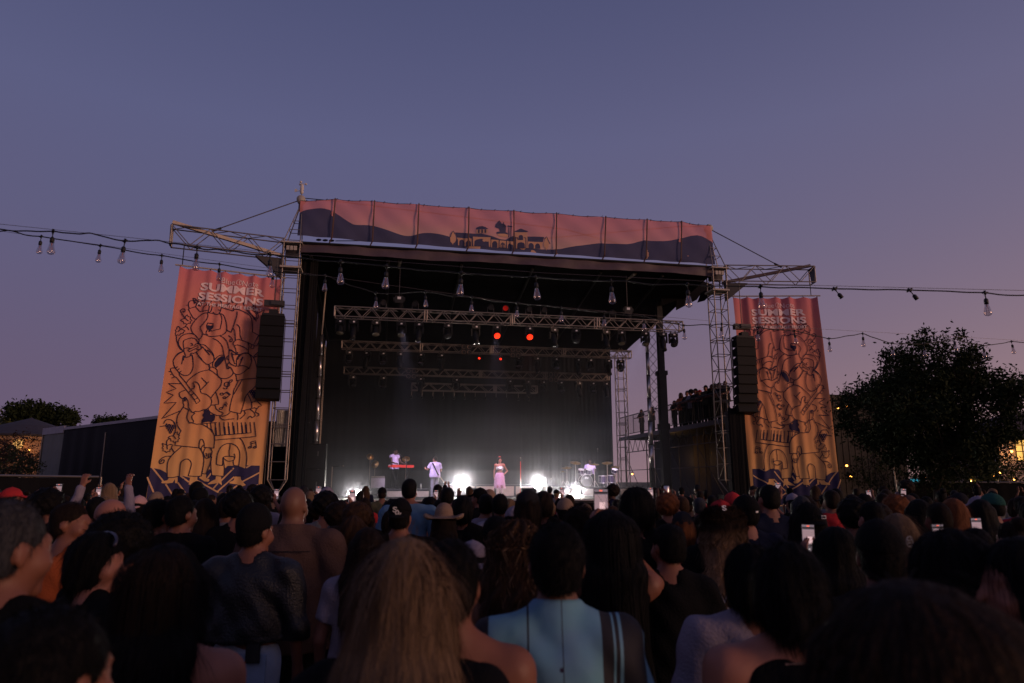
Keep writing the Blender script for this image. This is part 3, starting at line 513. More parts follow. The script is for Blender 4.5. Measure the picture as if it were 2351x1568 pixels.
# ================================================================ PRINTED BANNERS
# line drawing, traced in three enlargements (A, B, C) of the left banner; s = smooth, p = straight, trailing c = closed
ART = """
A s 1080,500 1100,420 1120,310 1180,240 1290,220 1360,260 1385,340 1365,440 1330,530 1280,550 1220,530 1195,495
A s 1080,510 1140,480 1165,400 1180,345 1210,320 1290,345 1370,335
A s 1310,445 1330,462 1345,455
A s 805,655 740,610 690,530 640,435
A p 655,420 800,370
A s 655,420 640,340 645,290 690,245 745,240 800,270 825,310 800,370
A s 605,345 640,340
A s 800,370 860,440 910,480 1000,475 1085,462
A s 960,465 965,410 1000,360 1060,340 1105,350
A s 760,260 775,300 800,275
A s 850,250 800,200 750,185 745,210 800,235 850,250
A s 850,260 870,340 910,360 900,310 850,250
A s 850,245 880,190 905,125 940,130 960,160 1000,200 1000,260 970,295 920,275 870,255
A s 905,140 930,180 960,220 940,250
A p 640,435 655,420
A s 1060,520 960,535 860,605 770,700 705,800 700,870 740,960 800,1020 860,1100 880,1130
A s 1060,525 1075,580 1050,660 980,750 905,840 930,920 955,990 930,1060 880,1110
A s 1080,515 1150,520 1215,520
A s 1340,530 1380,600 1385,700 1360,820 1345,875
A p 1345,875 1160,920 1120,870
A s 1340,530 1420,560 1470,660 1495,780 1500,880 1470,950 1400,1000 1300,1030 1180,1045 1090,1030 960,990
A p 1070,745 1190,750
A s 1070,745 1045,810 1060,870 1100,890 1150,870 1190,830 1190,750
A s 1060,900 1035,960 1045,1000 1070,1000
A s 470,490 465,450 510,420 560,440 560,490 530,500 510,465
A s 470,490 510,560 570,640 635,690
A p 570,625 575,590 610,560 640,600 690,600 680,640 720,685 680,700 690,745 640,740 605,775 575,745 545,770 530,720 490,695 465,690 490,660 530,645 570,640
A s 600,770 560,830 480,870 410,930
A s 560,830 610,830 645,885
A p 385,830 400,815 440,830 455,870 520,890 570,920 530,940 515,985 480,970 430,1020 390,1000 360,1030 345,970 370,940 345,900 380,880 385,830
A s 370,1020 375,1120 410,1230 460,1320 520,1360
A s 520,1360 440,1260 415,1160 460,1060 560,990 680,970 750,985
A s 540,1300 525,1220 540,1130 620,1090 720,1070 790,1090 840,1150 855,1190
A s 695,1190 725,1205 730,1240 700,1245
A s 770,1240 820,1205 880,1210 920,1260 930,1310 890,1340 830,1325
A p 630,1340 840,1240 855,1290 660,1380 630,1340
A s 540,1310 600,1290 660,1300 690,1310
A s 540,1310 545,1380 570,1450 565,1500
A s 700,1420 680,1470 720,1450 745,1567
A s 880,1130 870,1190 920,1240
A s 700,1410 760,1415 850,1370 930,1310
A s 940,1230 1000,1240 1080,1300 1150,1380 1200,1460 1215,1567
A s 945,1280 1020,1340 1080,1410 1110,1455
A s 820,1400 850,1460 940,1560
A s 530,1370 440,1400 370,1460 310,1560
A s 530,1567 540,1480 570,1500
A s 570,1505 640,1495 700,1465
A s 1190,1090 1290,1140 1370,1210 1410,1300 1430,1420 1470,1560
A s 1340,1020 1420,1060 1500,1150 1530,1260 1550,1340
A s 1380,400 1450,410 1540,440 1640,470
A s 1640,470 1650,400 1720,320 1800,260 1860,230 1895,245 1890,290 1865,290 1880,340 1930,430 1955,480
A s 1640,470 1690,430 1780,450 1880,490 1960,540 2030,610 2060,700 2075,850 2075,935
A s 1960,440 1970,400 2020,380 2080,420 2150,480 2200,550 2200,610 2150,650 2090,610 2010,540 1945,460 1960,440
A s 1985,430 2020,410 2070,450 2140,510 2170,570 2150,620 2100,600 2030,530 1985,470 1985,430
A p 2080,400 2110,290 2190,510
A p 2195,515 2340,450 2270,625 2351,600
A p 2100,640 2160,690
A s 1725,490 1725,560 1690,680 1650,800 1595,945
A p 1595,945 1505,900
A s 1490,310 1455,325 1470,355 1520,345 1530,315 1490,310
A p 1530,325 1610,235 1630,290
A s 1720,780 1775,830 1790,920 1795,1020 1830,1110
A p 2075,935 2260,1045 2170,1250 2090,1235 2200,1025
A s 1830,1125 1960,1180 2080,1225
A s 1690,1130 1680,1020 1670,920 1640,860
A s 1700,1130 1650,1170 1640,1230 1680,1250 1730,1235 1830,1260 1900,1300 1960,1350
A s 1700,1130 1760,1110 1830,1125
A s 1960,1180 1990,1250 1980,1330 1970,1410
A p 2050,1240 2030,1300 2085,1310 2110,1250
A s 1540,1020 1590,1060 1620,1120 1600,1160 1565,1150 1580,1100
A s 1665,1270 1690,1320 1710,1400 1740,1400 1735,1440
A s 1550,1340 1590,1340 1650,1390 1740,1440 1800,1440 1860,1420 1960,1420 2030,1470 2040,1560
A s 1550,1340 1540,1567
A p 1595,1410 1640,1567
A s 1600,1410 1650,1455 1800,1440
A s 1860,1420 1790,1470 1735,1560
A s 1850,1500 1810,1567
A s 2240,1200 2250,1300 2190,1390 2100,1480
A s 2260,1360 2210,1460 2110,1500
B s 610,30 500,90 410,180 395,270 430,370 520,480 620,540 720,530 790,450 820,320 800,120
B p 610,120 575,295
B s 430,380 360,385 335,430 420,570 460,585 600,760 720,910
B s 440,390 520,490 530,540 640,670 775,860
B p 720,910 840,1065 885,1150 965,1090 915,1020 780,860 720,910
B p 840,1065 915,1025
B p 780,965 820,935
B p 300,460 330,465
B p 335,525 355,515
B p 365,595 410,580
B p 460,375 480,360
B p 500,415 520,400
B p 535,470 560,450
B s 900,60 930,130 1010,230 1100,300 1150,310
B s 1120,0 1200,60 1260,150 1270,220 1220,270 1150,310
B s 1060,0 1120,50 1165,105
B s 1150,310 1170,370 1165,420
B s 1180,365 1260,375 1330,420 1335,500 1370,580 1450,610 1560,600 1640,550 1670,490
B s 1165,425 1050,445 930,490 800,570 720,640 675,700
B s 1165,425 1260,480 1360,560 1420,630 1420,720 1380,800 1300,890 1200,1020
B p 1000,600 1115,715 1150,680
B p 1115,715 985,850
B s 820,770 840,790 820,830 770,830
B s 815,715 840,685 900,700 950,770 970,870 1000,920 1090,945 1180,1010 1215,1090 1190,1190 1110,1260 1040,1275 950,1310 840,1320 850,1360
B s 815,715 845,780 830,820
B s 640,860 560,890 520,930 540,1000 600,1045
B s 600,1050 640,1005 680,1040 710,1110 725,1240 780,1320 850,1360
B p 630,1090 640,1020
B p 655,1090 665,1030
B s 600,1060 605,1130 620,1190 600,1220
B p 600,1220 715,1275
B s 590,1240 540,1320 480,1420 465,1560
B s 720,1290 690,1400 690,1470 740,1567
B s 850,1360 790,1420 800,1480 825,1530 800,1567
B p 560,720 285,710 455,825 245,900 395,965 190,1135 455,1120 145,1470 560,1290
B s 190,1566 230,1500 310,1485 380,1510 430,1567
B s 1240,370 1240,280 1300,180 1390,110 1480,110
B s 1460,0 1480,130 1520,280 1540,390 1570,405 1590,370 1640,410 1690,500 1780,525 1880,490 1960,420 2010,380
B s 1590,5 1580,120 1590,270 1690,340 1760,345 1880,340 2010,380
B p 1640,70 1700,300 1740,290
B s 1600,10 1650,30 1740,90 1810,90
B s 1810,95 1750,190 1740,340
B p 1880,150 1800,330
B s 1830,100 1900,75 2000,80 2060,160 2060,260 2010,400
B s 1990,70 2080,130 2140,230 2180,400 2230,550 2230,605
B s 1580,270 1550,320 1570,360 1600,370
B s 1580,120 1540,140 1545,190 1580,210
B p 1730,530 1750,665
B s 1750,660 1880,630 2050,605 2230,605
B p 1780,665 1680,870 1670,960
B p 1860,645 1690,940
B s 1680,940 1640,1060 1610,1180 1590,1310
B p 1590,1310 1830,1360 1860,1290
B s 2175,620 2170,720 2110,810 2000,910 1930,1010 1890,1180 1830,1360
B s 1980,930 2040,1060 2070,1180 2065,1250
B p 1865,1300 2065,1250 2120,1240
B s 1600,1340 1540,1390 1460,1415 1385,1420 1420,1470 1490,1500 1590,1480 1690,1470
B s 1760,1360 1775,1420 1765,1490
B s 1910,1300 1930,1350 1890,1410 1820,1470
B s 2040,1270 2110,1330 2140,1400 2090,1440
B s 1980,1470 2030,1415 2080,1450
B s 2180,1250 2150,1330 2210,1360 2215,1400 2180,1415
B p 2060,1170 2080,1110 2130,1110 2145,1055 2185,1100 2240,1150 2280,1190 2220,1210 2180,1260 2120,1230
B s 1550,780 1500,770 1485,720 1530,690 1580,700 1595,750 1560,790
B s 1540,820 1560,740 1600,660 1650,640 1640,680 1570,720
B s 1540,820 1500,835 1465,810
B s 1440,920 1400,925 1410,960 1450,965 1460,930 1440,920
B p 1460,950 1540,895 1610,955 1510,1035
B s 1500,1000 1455,1005 1470,1035 1510,1035 1500,1000
B p 1530,910 1595,970
B s 1450,1225 1390,1235 1385,1265 1430,1265 1450,1225
B p 1450,1230 1515,1105 1545,1165
B p 1490,1150 1530,1205
B s 1300,890 1330,980 1360,1080 1360,1155
B p 1360,1155 1200,1180
B s 1285,1170 1310,1250 1380,1310 1450,1340 1430,1390 1340,1400 1260,1370 1190,1330 1140,1270 1145,1230
C p 870,10 910,15
C s 900,0 1000,30 1100,30 1220,90 1300,150 1350,230 1365,330 1350,500
C p 1120,20 1400,0
C p 1370,260 2080,200 2060,0
C p 1365,345 2170,275 2140,0
C p 1460,0 1475,240
C p 1545,0 1550,90
C p 1630,0 1635,80
C p 1720,0 1725,70
C p 1810,0 1825,215
C p 1890,0 1900,55
C p 1970,0 1985,45
C p 1380,0 1385,100
C p 1290,15 1300,110
C p 1220,25 1225,85
C p 1345,500 1160,485
C s 1165,480 1160,400 1130,335 1090,335 1065,400 1060,490
C s 1150,440 1110,490 1105,540
C p 1060,495 590,450 600,390
C p 705,165 665,250
C s 630,0 640,60 705,160
C p 705,480 580,590
C s 580,590 500,680 450,770 435,900 440,1075
C s 440,1075 540,1078 670,1050
C s 675,1040 685,920 700,800 750,740 830,715 890,755 910,820 880,940 850,1040
C s 850,1045 980,1055 1100,1050
C s 1060,495 1110,550 1150,670 1155,780 1130,930 1105,1050
C s 1190,490 1150,580 1180,680 1220,700 1290,660 1315,570 1290,510
C p 1200,600 1210,660
C p 1240,610 1245,680
C p 1275,600 1285,660
C s 1300,640 1290,760 1240,900 1200,1000
C p 1120,1000 1200,1010
C s 1305,670 1290,800 1300,950 1310,1035
C p 1310,1035 1545,1055
C s 1400,790 1420,620 1490,480 1600,415 1700,415 1800,470 1855,570 1860,690 1840,850
C p 1840,850 1750,840
C s 1400,790 1410,825 1520,840
C p 1520,840 1530,690
C p 1530,690 1560,900 1545,1055
C s 1670,425 1665,500 1650,560 1655,655
C s 1530,690 1570,665 1660,660 1750,680 1730,740 1620,755 1530,690
C s 1750,615 1765,680 1730,760 1740,840
C s 1860,310 1910,360 1970,520 1995,680 1980,850
C p 1720,1050 1930,1055
C s 510,660 420,660 330,700 280,760 300,805 360,790 380,740 340,730 310,775
C p 345,410 420,430 440,450 500,425 550,440 520,480 530,510 490,530 490,570 450,565 425,590 400,560 355,555 360,510 335,495 360,470 345,410
C p 435,455 440,520
C s 430,430 430,360 470,320
C p 520,500 580,590
C p 455,300 480,270 560,255 600,190 640,180 640,230 680,250 660,290 680,310 650,340 655,375 600,375 570,390 550,360 515,365 500,310 455,300
C p 560,260 605,315
C s 560,250 600,150 600,60 570,0
C s 300,80 350,70 400,60 430,20
C s 440,70 470,30 500,50
C p 2080,380 2165,360 2180,490
C p 2075,390 2085,490
C p 2085,415 2165,395
C s 2050,470 2025,490 2045,505 2080,490 2050,470
C s 2150,470 2120,485 2145,505 2180,490 2150,470
"""
FILLS = """
A 1068,790 1048,830 1062,870 1095,890 1085,930 1110,940 1135,920 1128,885 1165,865 1190,830 1188,785 1130,800
B 1270,340 1280,270 1350,170 1430,125 1490,140 1470,220 1400,300 1310,380
B 1045,1275 1110,1270 1170,1310 1190,1380 1260,1370 1290,1420 1270,1500 1210,1550 1160,1530 1090,1540 990,1566 1000,1500 1040,1440 1015,1390 1050,1330
C 1370,100 1400,100 1410,250 1380,250
C 1535,85 1570,85 1585,240 1550,240
C 1620,80 1655,75 1670,230 1640,232
C 1715,70 1750,65 1765,220 1735,222
C 1885,55 1915,50 1930,205 1900,210
C 1960,45 1995,40 2005,200 1975,205
C 1285,110 1320,130 1340,180 1300,150
"""
HILLS = ["C 83,885 130,890 230,905 300,920 360,950 420,985 440,1075 560,1070 670,1040 760,1050 880,1080 1100,1050 1200,1010 1250,920 1300,920 1310,1035 1545,1055 1570,900 1620,850 1740,845 1840,850 1960,900 1985,840 2250,845 2200,1567 20,1567"]
VINES = "C 150,890 350,1140|C 50,1080 190,1420|C 410,1215 560,1450|C 650,1185 780,1370|C 690,1040 850,1160|C 1030,1140 1570,1445|C 1500,1130 1730,900|C 1990,880 2060,840|C 1430,1340 1740,1070|C 1920,1150 2235,985|C 1550,1410 1800,1240|C 1980,1335 2200,1225|C 1340,1290 1420,1195|C 870,1200 930,1215|C 1230,1080 1290,1000"
FEET = ["C 440,1078 640,1072 635,1190 590,1185 585,1110 540,1180 420,1195 320,1185 330,1155 440,1130 470,1085", "C 890,1055 1025,1060 1025,1150 1000,1190 860,1190", "C 1110,1005 1200,1010 1195,1080 1265,1120 1240,1160 1160,1150 1060,1080 1100,1050",
        "C 1390,1050 1490,1055 1495,1140 1505,1230 1440,1180 1340,1200 1220,1210 1300,1150 1380,1110", "C 1760,1055 1870,1058 1880,1120 1970,1225 1900,1250 1800,1210 1650,1190 1660,1165 1740,1130"]
CROPS = {'A': (640, 1160, 420 / 2351), 'B': (620, 1400, 440 / 2351), 'C': (580, 1690, 480 / 2351)}
def rdp(txt):
    k, rest = txt[0], txt[1:].split(); ox, oy, s = CROPS[k]
    return [((ox + float(a.split(',')[0]) * s) / 1.74224, (oy + float(a.split(',')[1]) * s) / 1.74224) for a in rest]
def VPl(fx, fy, O, D):
    n = Vector((-D.y, D.x, 0)); d = ray(fx, fy); C0 = Vector((0, 0, HCAM)); t = (O - C0).dot(n) / d.dot(n); return C0 + d * t
class Cloth:
    def __init__(s, O, D, quad, ties, seed, amp=.05):
        s.O, s.D = O, D; s.n = Vector((D.y, -D.x, 0)).normalized()
        if s.n.y > 0: s.n = -s.n
        q = [VPl(x, y, O, D) for x, y in quad]; st = [((p - O).dot(D), p.z) for p in q]
        s.zt = (st[0][1] + st[1][1]) / 2; s.zb = (st[2][1] + st[3][1]) / 2
        s.l0, s.r0, s.l1, s.r1 = st[0][0], st[1][0], st[2][0], st[3][0]; s.amp = amp; s.ties = ties; s.ph = seed
        s.w = abs(s.r0 - s.l0); s.h = s.zt - s.zb
    def uv(s, fx, fy):
        p = VPl(fx, fy, s.O, s.D); v = (s.zt - p.z) / s.h; l = s.l0 + (s.l1 - s.l0) * v; r = s.r0 + (s.r1 - s.r0) * v
        return (((p - s.O).dot(s.D) - l) / (r - l), v)
    def pt(s, u, v, off=0.0):
        l = s.l0 + (s.l1 - s.l0) * v; r = s.r0 + (s.r1 - s.r0) * v
        k = 2 * math.pi * s.ties
        f = math.cos(k * u) * (.55 * math.exp(-v * 5) + .32) + .8 * math.sin(k * .45 * u + 2.2 * v + s.ph) * min(1, v * 3) + .35 * math.sin(k * 1.4 * u + s.ph * 2 + v) + .25 * math.sin(k * .8 * (u + v * .35) + 5 * v)
        sag = .05 * abs(math.sin(math.pi * s.ties * u)) * math.exp(-v * 30)
        p = s.O + s.D * (l + (r - l) * u) + s.n * (s.amp * f + off)
        return Vector((p.x, p.y, s.zt - s.h * v - sag))
def ribbon(mb, cl, uvs, width, off):
    n = len(uvs)
    if n < 2: return
    met = [(u * cl.w, -v * cl.h) for u, v in uvs]
    dense = [met[0]]
    for a, b in zip(met, met[1:]):
        k = max(1, int(math.hypot(b[0] - a[0], b[1] - a[1]) / .09))
        dense += [(a[0] + (b[0] - a[0]) * i / k, a[1] + (b[1] - a[1]) * i / k) for i in range(1, k + 1)]
    vs = []; n = len(dense)
    for i, p in enumerate(dense):
        a, b = dense[max(0, i - 1)], dense[min(n - 1, i + 1)]; dx, dy = b[0] - a[0], b[1] - a[1]; l = math.hypot(dx, dy) or 1
        nx, ny = -dy / l * width / 2, dx / l * width / 2
        ex, ey = (0, 0) if 0 < i < n - 1 else (dx / l * width * .4 * (1 if i else -1), dy / l * width * .4 * (1 if i else -1))
        for sgn in (1, -1): vs.append(cl.pt((p[0] + sgn * nx + ex) / cl.w, -(p[1] + sgn * ny + ey) / cl.h, off))
    mb.add(vs, [(2 * i, 2 * i + 1, 2 * i + 3, 2 * i + 2) for i in range(n - 1)])
def fill_mesh(mb, cl, polys, off, want_uv=False, step=.12):       # polys: lists of (u, v)
    for poly in polys:
        bm = bmesh.new(); vs = [bm.verts.new((u * cl.w, v * cl.h, 0)) for u, v in poly]
        es = [bm.edges.new((vs[i], vs[(i + 1) % len(vs)])) for i in range(len(vs))]
        bmesh.ops.triangle_fill(bm, use_beauty=True, edges=bm.edges[:])
        for _ in range(6):
            le = [e for e in bm.edges if e.calc_length() > step]
            if not le: break
            bmesh.ops.subdivide_edges(bm, edges=le, cuts=1); bmesh.ops.triangulate(bm, faces=bm.faces[:])
        bm.verts.ensure_lookup_table(); bm.verts.index_update()
        uvl = [(v.co.x / cl.w, v.co.y / cl.h) for v in bm.verts]
        if want_uv: mb.uv = (mb.uv or []) + uvl
        mb.add([cl.pt(u, v, off) for u, v in uvl], [tuple(v.index for v in f.verts) for f in bm.faces]); bm.free()
def text_polys(txt, bold=.0, shear=0.0):
    cu = bpy.data.curves.new('t', 'FONT'); cu.body = txt; cu.offset = bold; cu.resolution_u = 3; cu.fill_mode = 'FRONT'
    o = bpy.data.objects.new('t', cu); link(o); dg = bpy.context.evaluated_depsgraph_get(); me = bpy.data.meshes.new_from_object(o.evaluated_get(dg))
    vs = [(v.co.x, v.co.y) for v in me.vertices]; fs = [tuple(p.vertices) for p in me.polygons]
    bpy.data.objects.remove(o); bpy.data.curves.remove(cu); bpy.data.meshes.remove(me)
    return vs, fs
def text_mesh(mb, fn, txt, bold, step=None, w=1, h=1):              # fn(s, t) with s, t in 0..1 over the text box
    vs, fs = text_polys(txt, bold); x0 = min(v[0] for v in vs); x1 = max(v[0] for v in vs); y0 = min(v[1] for v in vs); y1 = max(v[1] for v in vs)
    bm = bmesh.new(); bv = [bm.verts.new(((v[0] - x0) / (x1 - x0) * w, (v[1] - y0) / (y1 - y0) * h, 0)) for v in vs]
    for f in fs:
        try: bm.faces.new([bv[i] for i in f])
        except ValueError: pass
    if step:
        for _ in range(6):
            le = [e for e in bm.edges if e.calc_length() > step]
            if not le: break
            bmesh.ops.subdivide_edges(bm, edges=le, cuts=1); bmesh.ops.triangulate(bm, faces=bm.faces[:])
    bm.verts.index_update()
    mb.add([fn(v.co.x / w, v.co.y / h) for v in bm.verts], [tuple(v.index for v in f.verts) for f in bm.faces]); bm.free()
GRAD = [(0.0, (.62, .20, .235)), (.12, (.66, .235, .21)), (.35, (.66, .26, .165)), (.62, (.70, .32, .15)), (.82, (.72, .39, .16)), (1.0, (.72, .43, .18))]
M_BAN = mat('printed_banner_cloth', (1, 1, 1), .85, 0, .08, 2, .15, 120, .2, uvgrad=GRAD)
M_INK = mat('navy_print_ink', (.020, .014, .050), .85, 0, .2, 3)
M_NAVY = mat('navy_print_field', (.030, .026, .085), .85, 0, .2, 3)
M_TXT = mat('pale_pink_print', (.86, .66, .66), .85, 0, .05)
DBL = Vector((-math.cos(R(26)), -math.sin(R(26)), 0)); DBL = -DBL
CLL = Cloth(W(-2.9, 0, 0), DBL, ((413, 612), (648, 640), (336, 1140), (599, 1140)), 7, .6, .055)
DBR = Vector((math.cos(R(1)), math.sin(R(1)) * -1, 0))
CLR = Cloth(W(15.05, 0, 0) + Vector((0, .15, 0)), DBR, ((1682, 680), (1876, 685), (1726, 1140), (1930, 1140)), 6, 2.4, .06)
def bannerthing(cl, label, flip, title_uv):
    base = cl.pt(.5, 1.03); root = thing('printed_banner', label, 'banner', base, math.atan2(cl.D.y, cl.D.x))
    mb = MB(); mb.grid(lambda u, v: cl.pt(u, v * 1.045), 110, 110); mb.uv = [(u, v * 1.045) for u, v in mb.uv]; mb.build('cloth', M_BAN, root, True)
    fl = (lambda l: [(1 - u, v) for u, v in l]) if flip else (lambda l: l)
    conv = lambda pts: fl([CLL.uv(x, y) for x, y in pts])
    hp = [conv(rdp(t)) for t in HILLS]; hp = [[(min(1, max(0, u)), min(1.04, v) if v < .98 else 1.04) for u, v in p] for p in hp]
    mb = MB(); fill_mesh(mb, cl, hp, .012); mb.build('printed_hills', M_NAVY, root, True)
    for t in FEET: mb = MB(); fill_mesh(mb, cl, [conv(rdp(t))], .020, True); mb.build('printed_foot', M_BAN, root, True)
    mb = MB()
    for t in VINES.split('|'): ribbon(mb, cl, conv(rdp(t)), .05, .019)
    o = mb.build('printed_vine_rows', mat('tan_print', (.64, .38, .19), .85, 0, .08), root, True)
    mb = MB()
    for ln in ART.strip().splitlines():
        k, md, rest = ln.split(' ', 2); uv = conv(rdp(k + ' ' + rest))
        ribbon(mb, cl, smoothpts(uv, 4) if md[0] == 's' else uv, .027, .028)
    def grape(k, cx, cy, n):
        for i in range(n):
            row = int((math.sqrt(8 * i + 1) - 1) / 2); col_ = i - row * (row + 1) // 2
            x, y = cx + (col_ - row / 2) * 48, cy - row * 42
            ribbon(mb, cl, conv(rdp('%s ' % k + ' '.join('%g,%g' % (x + 20 * math.cos(q), y + 20 * math.sin(q)) for q in np.linspace(0, 6.283, 9)))), .03, .028)
    grape('C', 500, 190, 10); grape('B', 2110, 1010, 10)
    mb.build('printed_line_drawing', M_INK, root, True)
    for t in FILLS.strip().splitlines(): mb = MB(); fill_mesh(mb, cl, [conv(rdp(t))], .024); mb.build('printed_shape', M_INK, root, True)
    tm = MB()
    for txt, (u0, v0, u1, v1), bold in title_uv:
        text_mesh(tm, lambda s_, t_: cl.pt(u0 + (u1 - u0) * s_, v1 + (v0 - v1) * t_, .034), txt, bold, .05, (u1 - u0) * cl.w, (v1 - v0) * cl.h)
    # little quaver in a ring between the two words
    (ua, va, ub, vb) = title_uv[0][1]; um = (ua + ub) / 2 - .012; vm_ = (va + vb) / 2
    ribbon(tm, cl, [(um + .028 * math.cos(q), vm_ + .028 * cl.w / cl.h * math.sin(q)) for q in np.linspace(0, 6.3, 14)], .018, .028)
    ribbon(tm, cl, [(um + .004, vm_ + .008), (um + .004, vm_ - .008), (um + .014, vm_ - .005)], .02, .028)
    tm.build('printed_title', M_TXT, root, True)
    # hanging pipe with ties
    e0, e1 = cl.pt(-.045, -.006), cl.pt(1.04, -.006); e0.z = e1.z = cl.zt + .06
    part(root, 'hanging_pipe', M_PIPE, lambda m: m.tube(e0, e1, .03))
    for i in range(cl.ties + 1): part(root, 'cable_tie', M_CABLE, lambda m: m.tube(cl.pt(min(.995, max(.005, i / cl.ties)), .004), e0.lerp(e1, (.045 + i / cl.ties) / 1.085), .014))
    return root, e0, e1
TU = [('Blue   Note', (.405, .030, .765, .056), .0), ('SUMMER', (.215, .060, .835, .098), .035), ('SESSIONS', (.205, .106, .83, .142), .035), ('AT THE MERITAGE RESORT', (.205, .152, .828, .167), .02)]
bL, hL0, hL1 = bannerthing(CLL, 'largest tall printed banner, pink to orange with line drawn musicians, beside the vaned tower', False, TU)
TUR = [('Blue   Note', (.34, .030, .72, .056), .0), ('SUMMER', (.20, .062, .835, .098), .035), ('SESSIONS', (.20, .104, .835, .140), .035), ('AT THE MERITAGE RESORT', (.205, .150, .835, .166), .02)]
bR, hR0, hR1 = bannerthing(CLR, 'tall printed banner, pink to orange with mirrored musicians, between the dark speakers and the tree', True, TUR)
for (p, q, t) in ((hL0, hL1, AL1), (hR0, hR1, AR1)):
    rt_ = bL if t is AL1 else bR
    for k, s_ in ((.12, AL0 if t is AL1 else AR0), (.88, t)):
        pass
for root, e0, e1, A0, A1 in ((bL, hL0, hL1, AL0, AL1), (bR, hR0, hR1, AR0, AR1)):
    for f in (.06, .9):
        b = e0.lerp(e1, f); tpt = Vector((b.x, b.y, A0.z - .36))
        part(root, 'hanging_strap', M_CABLE, lambda m: m.tube(b, tpt, .018))

# header banner over the roof
HC = Cloth(W(0, -.05, 0), SU, ((690, 461), (1632, 517), (686, 541), (1640, 607)), 9, 1.1, .018)
HC.zt, HC.zb = 13.10, 11.42; HC.h = HC.zt - HC.zb
HG = [(0.0, (.66, .235, .25)), (.45, (.66, .27, .245)), (.8, (.64, .36, .24)), (1.0, (.64, .38, .25))]
def scrim(name, base, grad=None, col=(1, 1, 1), tr=.14):
    m = mat(name, col, .85, 0, .08, 2, .12, 90, .2, uvgrad=grad); t = m.node_tree; out = [n for n in t.nodes if n.type == 'OUTPUT_MATERIAL'][0]; b = t.nodes['Principled BSDF']
    mx = t.nodes.new('ShaderNodeMixShader'); mx.inputs[0].default_value = tr; tp = t.nodes.new('ShaderNodeBsdfTransparent')
    t.links.new(b.outputs[0], mx.inputs[1]); t.links.new(tp.outputs[0], mx.inputs[2]); t.links.new(mx.outputs[0], out.inputs[0]); return m
M_HDR = scrim('printed_mesh_scrim', None, HG); M_HNAVY = scrim('navy_mesh_print', None, None, (.060, .066, .14), .14)
hb = stage_thing('header_banner', 'wide printed header banner with hills and a winery above the stage roof', 'banner', 6, 0, 11.4)
HT = [(690, 461), (770, 458), (860, 463), (962, 470), (1077, 478), (1180, 485), (1278, 491), (1391, 499), (1486, 505), (1565, 510), (1632, 519)]
HB_ = [(683, 541), (760, 546), (855, 556), (958, 562), (1075, 571), (1180, 578), (1277, 584), (1388, 591), (1484, 597), (1563, 602), (1642, 607)]
ht = [SP(x, y, -.05) for x, y in HT]; hbm = [SP(x, y, -.05) for x, y in HB_]
def hpt(u, v, off=0.0):
    q = min(9.999, max(0, u * 10)); i = int(q); f = q - i
    a0 = ht[i][0] + (ht[i + 1][0] - ht[i][0]) * f; z0 = ht[i][1] + (ht[i + 1][1] - ht[i][1]) * f
    a1 = hbm[i][0] + (hbm[i + 1][0] - hbm[i][0]) * f; z1 = hbm[i][1] + (hbm[i + 1][1] - hbm[i][1]) * f
    w_ = .022 * math.sin(f * math.pi) * (1 + .5 * math.sin(9 * v + i)) * -1 + .030 * math.sin((u * 10 + v * .8) * 5.2 + i) + .020 * math.sin((u * 10 - v * 1.1) * 9 + 2 * i)
    zs = -.03 * math.sin(f * math.pi) * (1 - v)
    return W(a0 + (a1 - a0) * v, -.05 - off + w_, z0 + (z1 - z0) * v + zs)
HC.pt = hpt; HC.w = 17.6
def huv(fx, fy):
    a, z = SP(fx, fy, -.05)
    lo, hi = 0.0, 1.0; v = .5
    for _ in range(14):
        lo, hi = 0.0, 1.0
        for _ in range(22):
            m_ = (lo + hi) / 2; q = min(9.999, m_ * 10); i = int(q); f = q - i
            am = (ht[i][0] + (ht[i + 1][0] - ht[i][0]) * f) * (1 - v) + (hbm[i][0] + (hbm[i + 1][0] - hbm[i][0]) * f) * v
            if am < a: lo = m_
            else: hi = m_
        q = min(9.999, lo * 10); i = int(q); f = q - i
        z0 = ht[i][1] + (ht[i + 1][1] - ht[i][1]) * f; z1 = hbm[i][1] + (hbm[i + 1][1] - hbm[i][1]) * f
        v = min(1, max(0, (z0 - z) / (z0 - z1)))
    return lo, v
mb = MB(); mb.grid(hpt, 300, 20); mb.build('cloth', M_HDR, hb, True)
ridge = [(686, 489), (705, 481), (735, 478), (768, 487), (800, 509), (817, 517), (850, 517), (880, 526), (920, 539), (945, 541), (970, 535), (1000, 537), (1040, 546), (1075, 560), (1180, 568), (1267, 573), (1320, 566), (1370, 559), (1400, 559), (1440, 561), (1480, 552), (1520, 554), (1555, 549), (1600, 539), (1628, 552), (1641, 560)]
ridge = smoothpts(ridge, 3); rv = [huv(x, y) for x, y in ridge]
mb = MB(); cols = 8
vs = []
for (u, v) in rv:
    for j in range(cols + 1): vs.append(hpt(u, v + (1 - v) * j / cols, .012))
mb.add(vs, [(i * (cols + 1) + j, i * (cols + 1) + j + 1, (i + 1) * (cols + 1) + j + 1, (i + 1) * (cols + 1) + j) for i in range(len(rv) - 1) for j in range(cols)])
mb.build('printed_hills', M_HNAVY, hb, True)
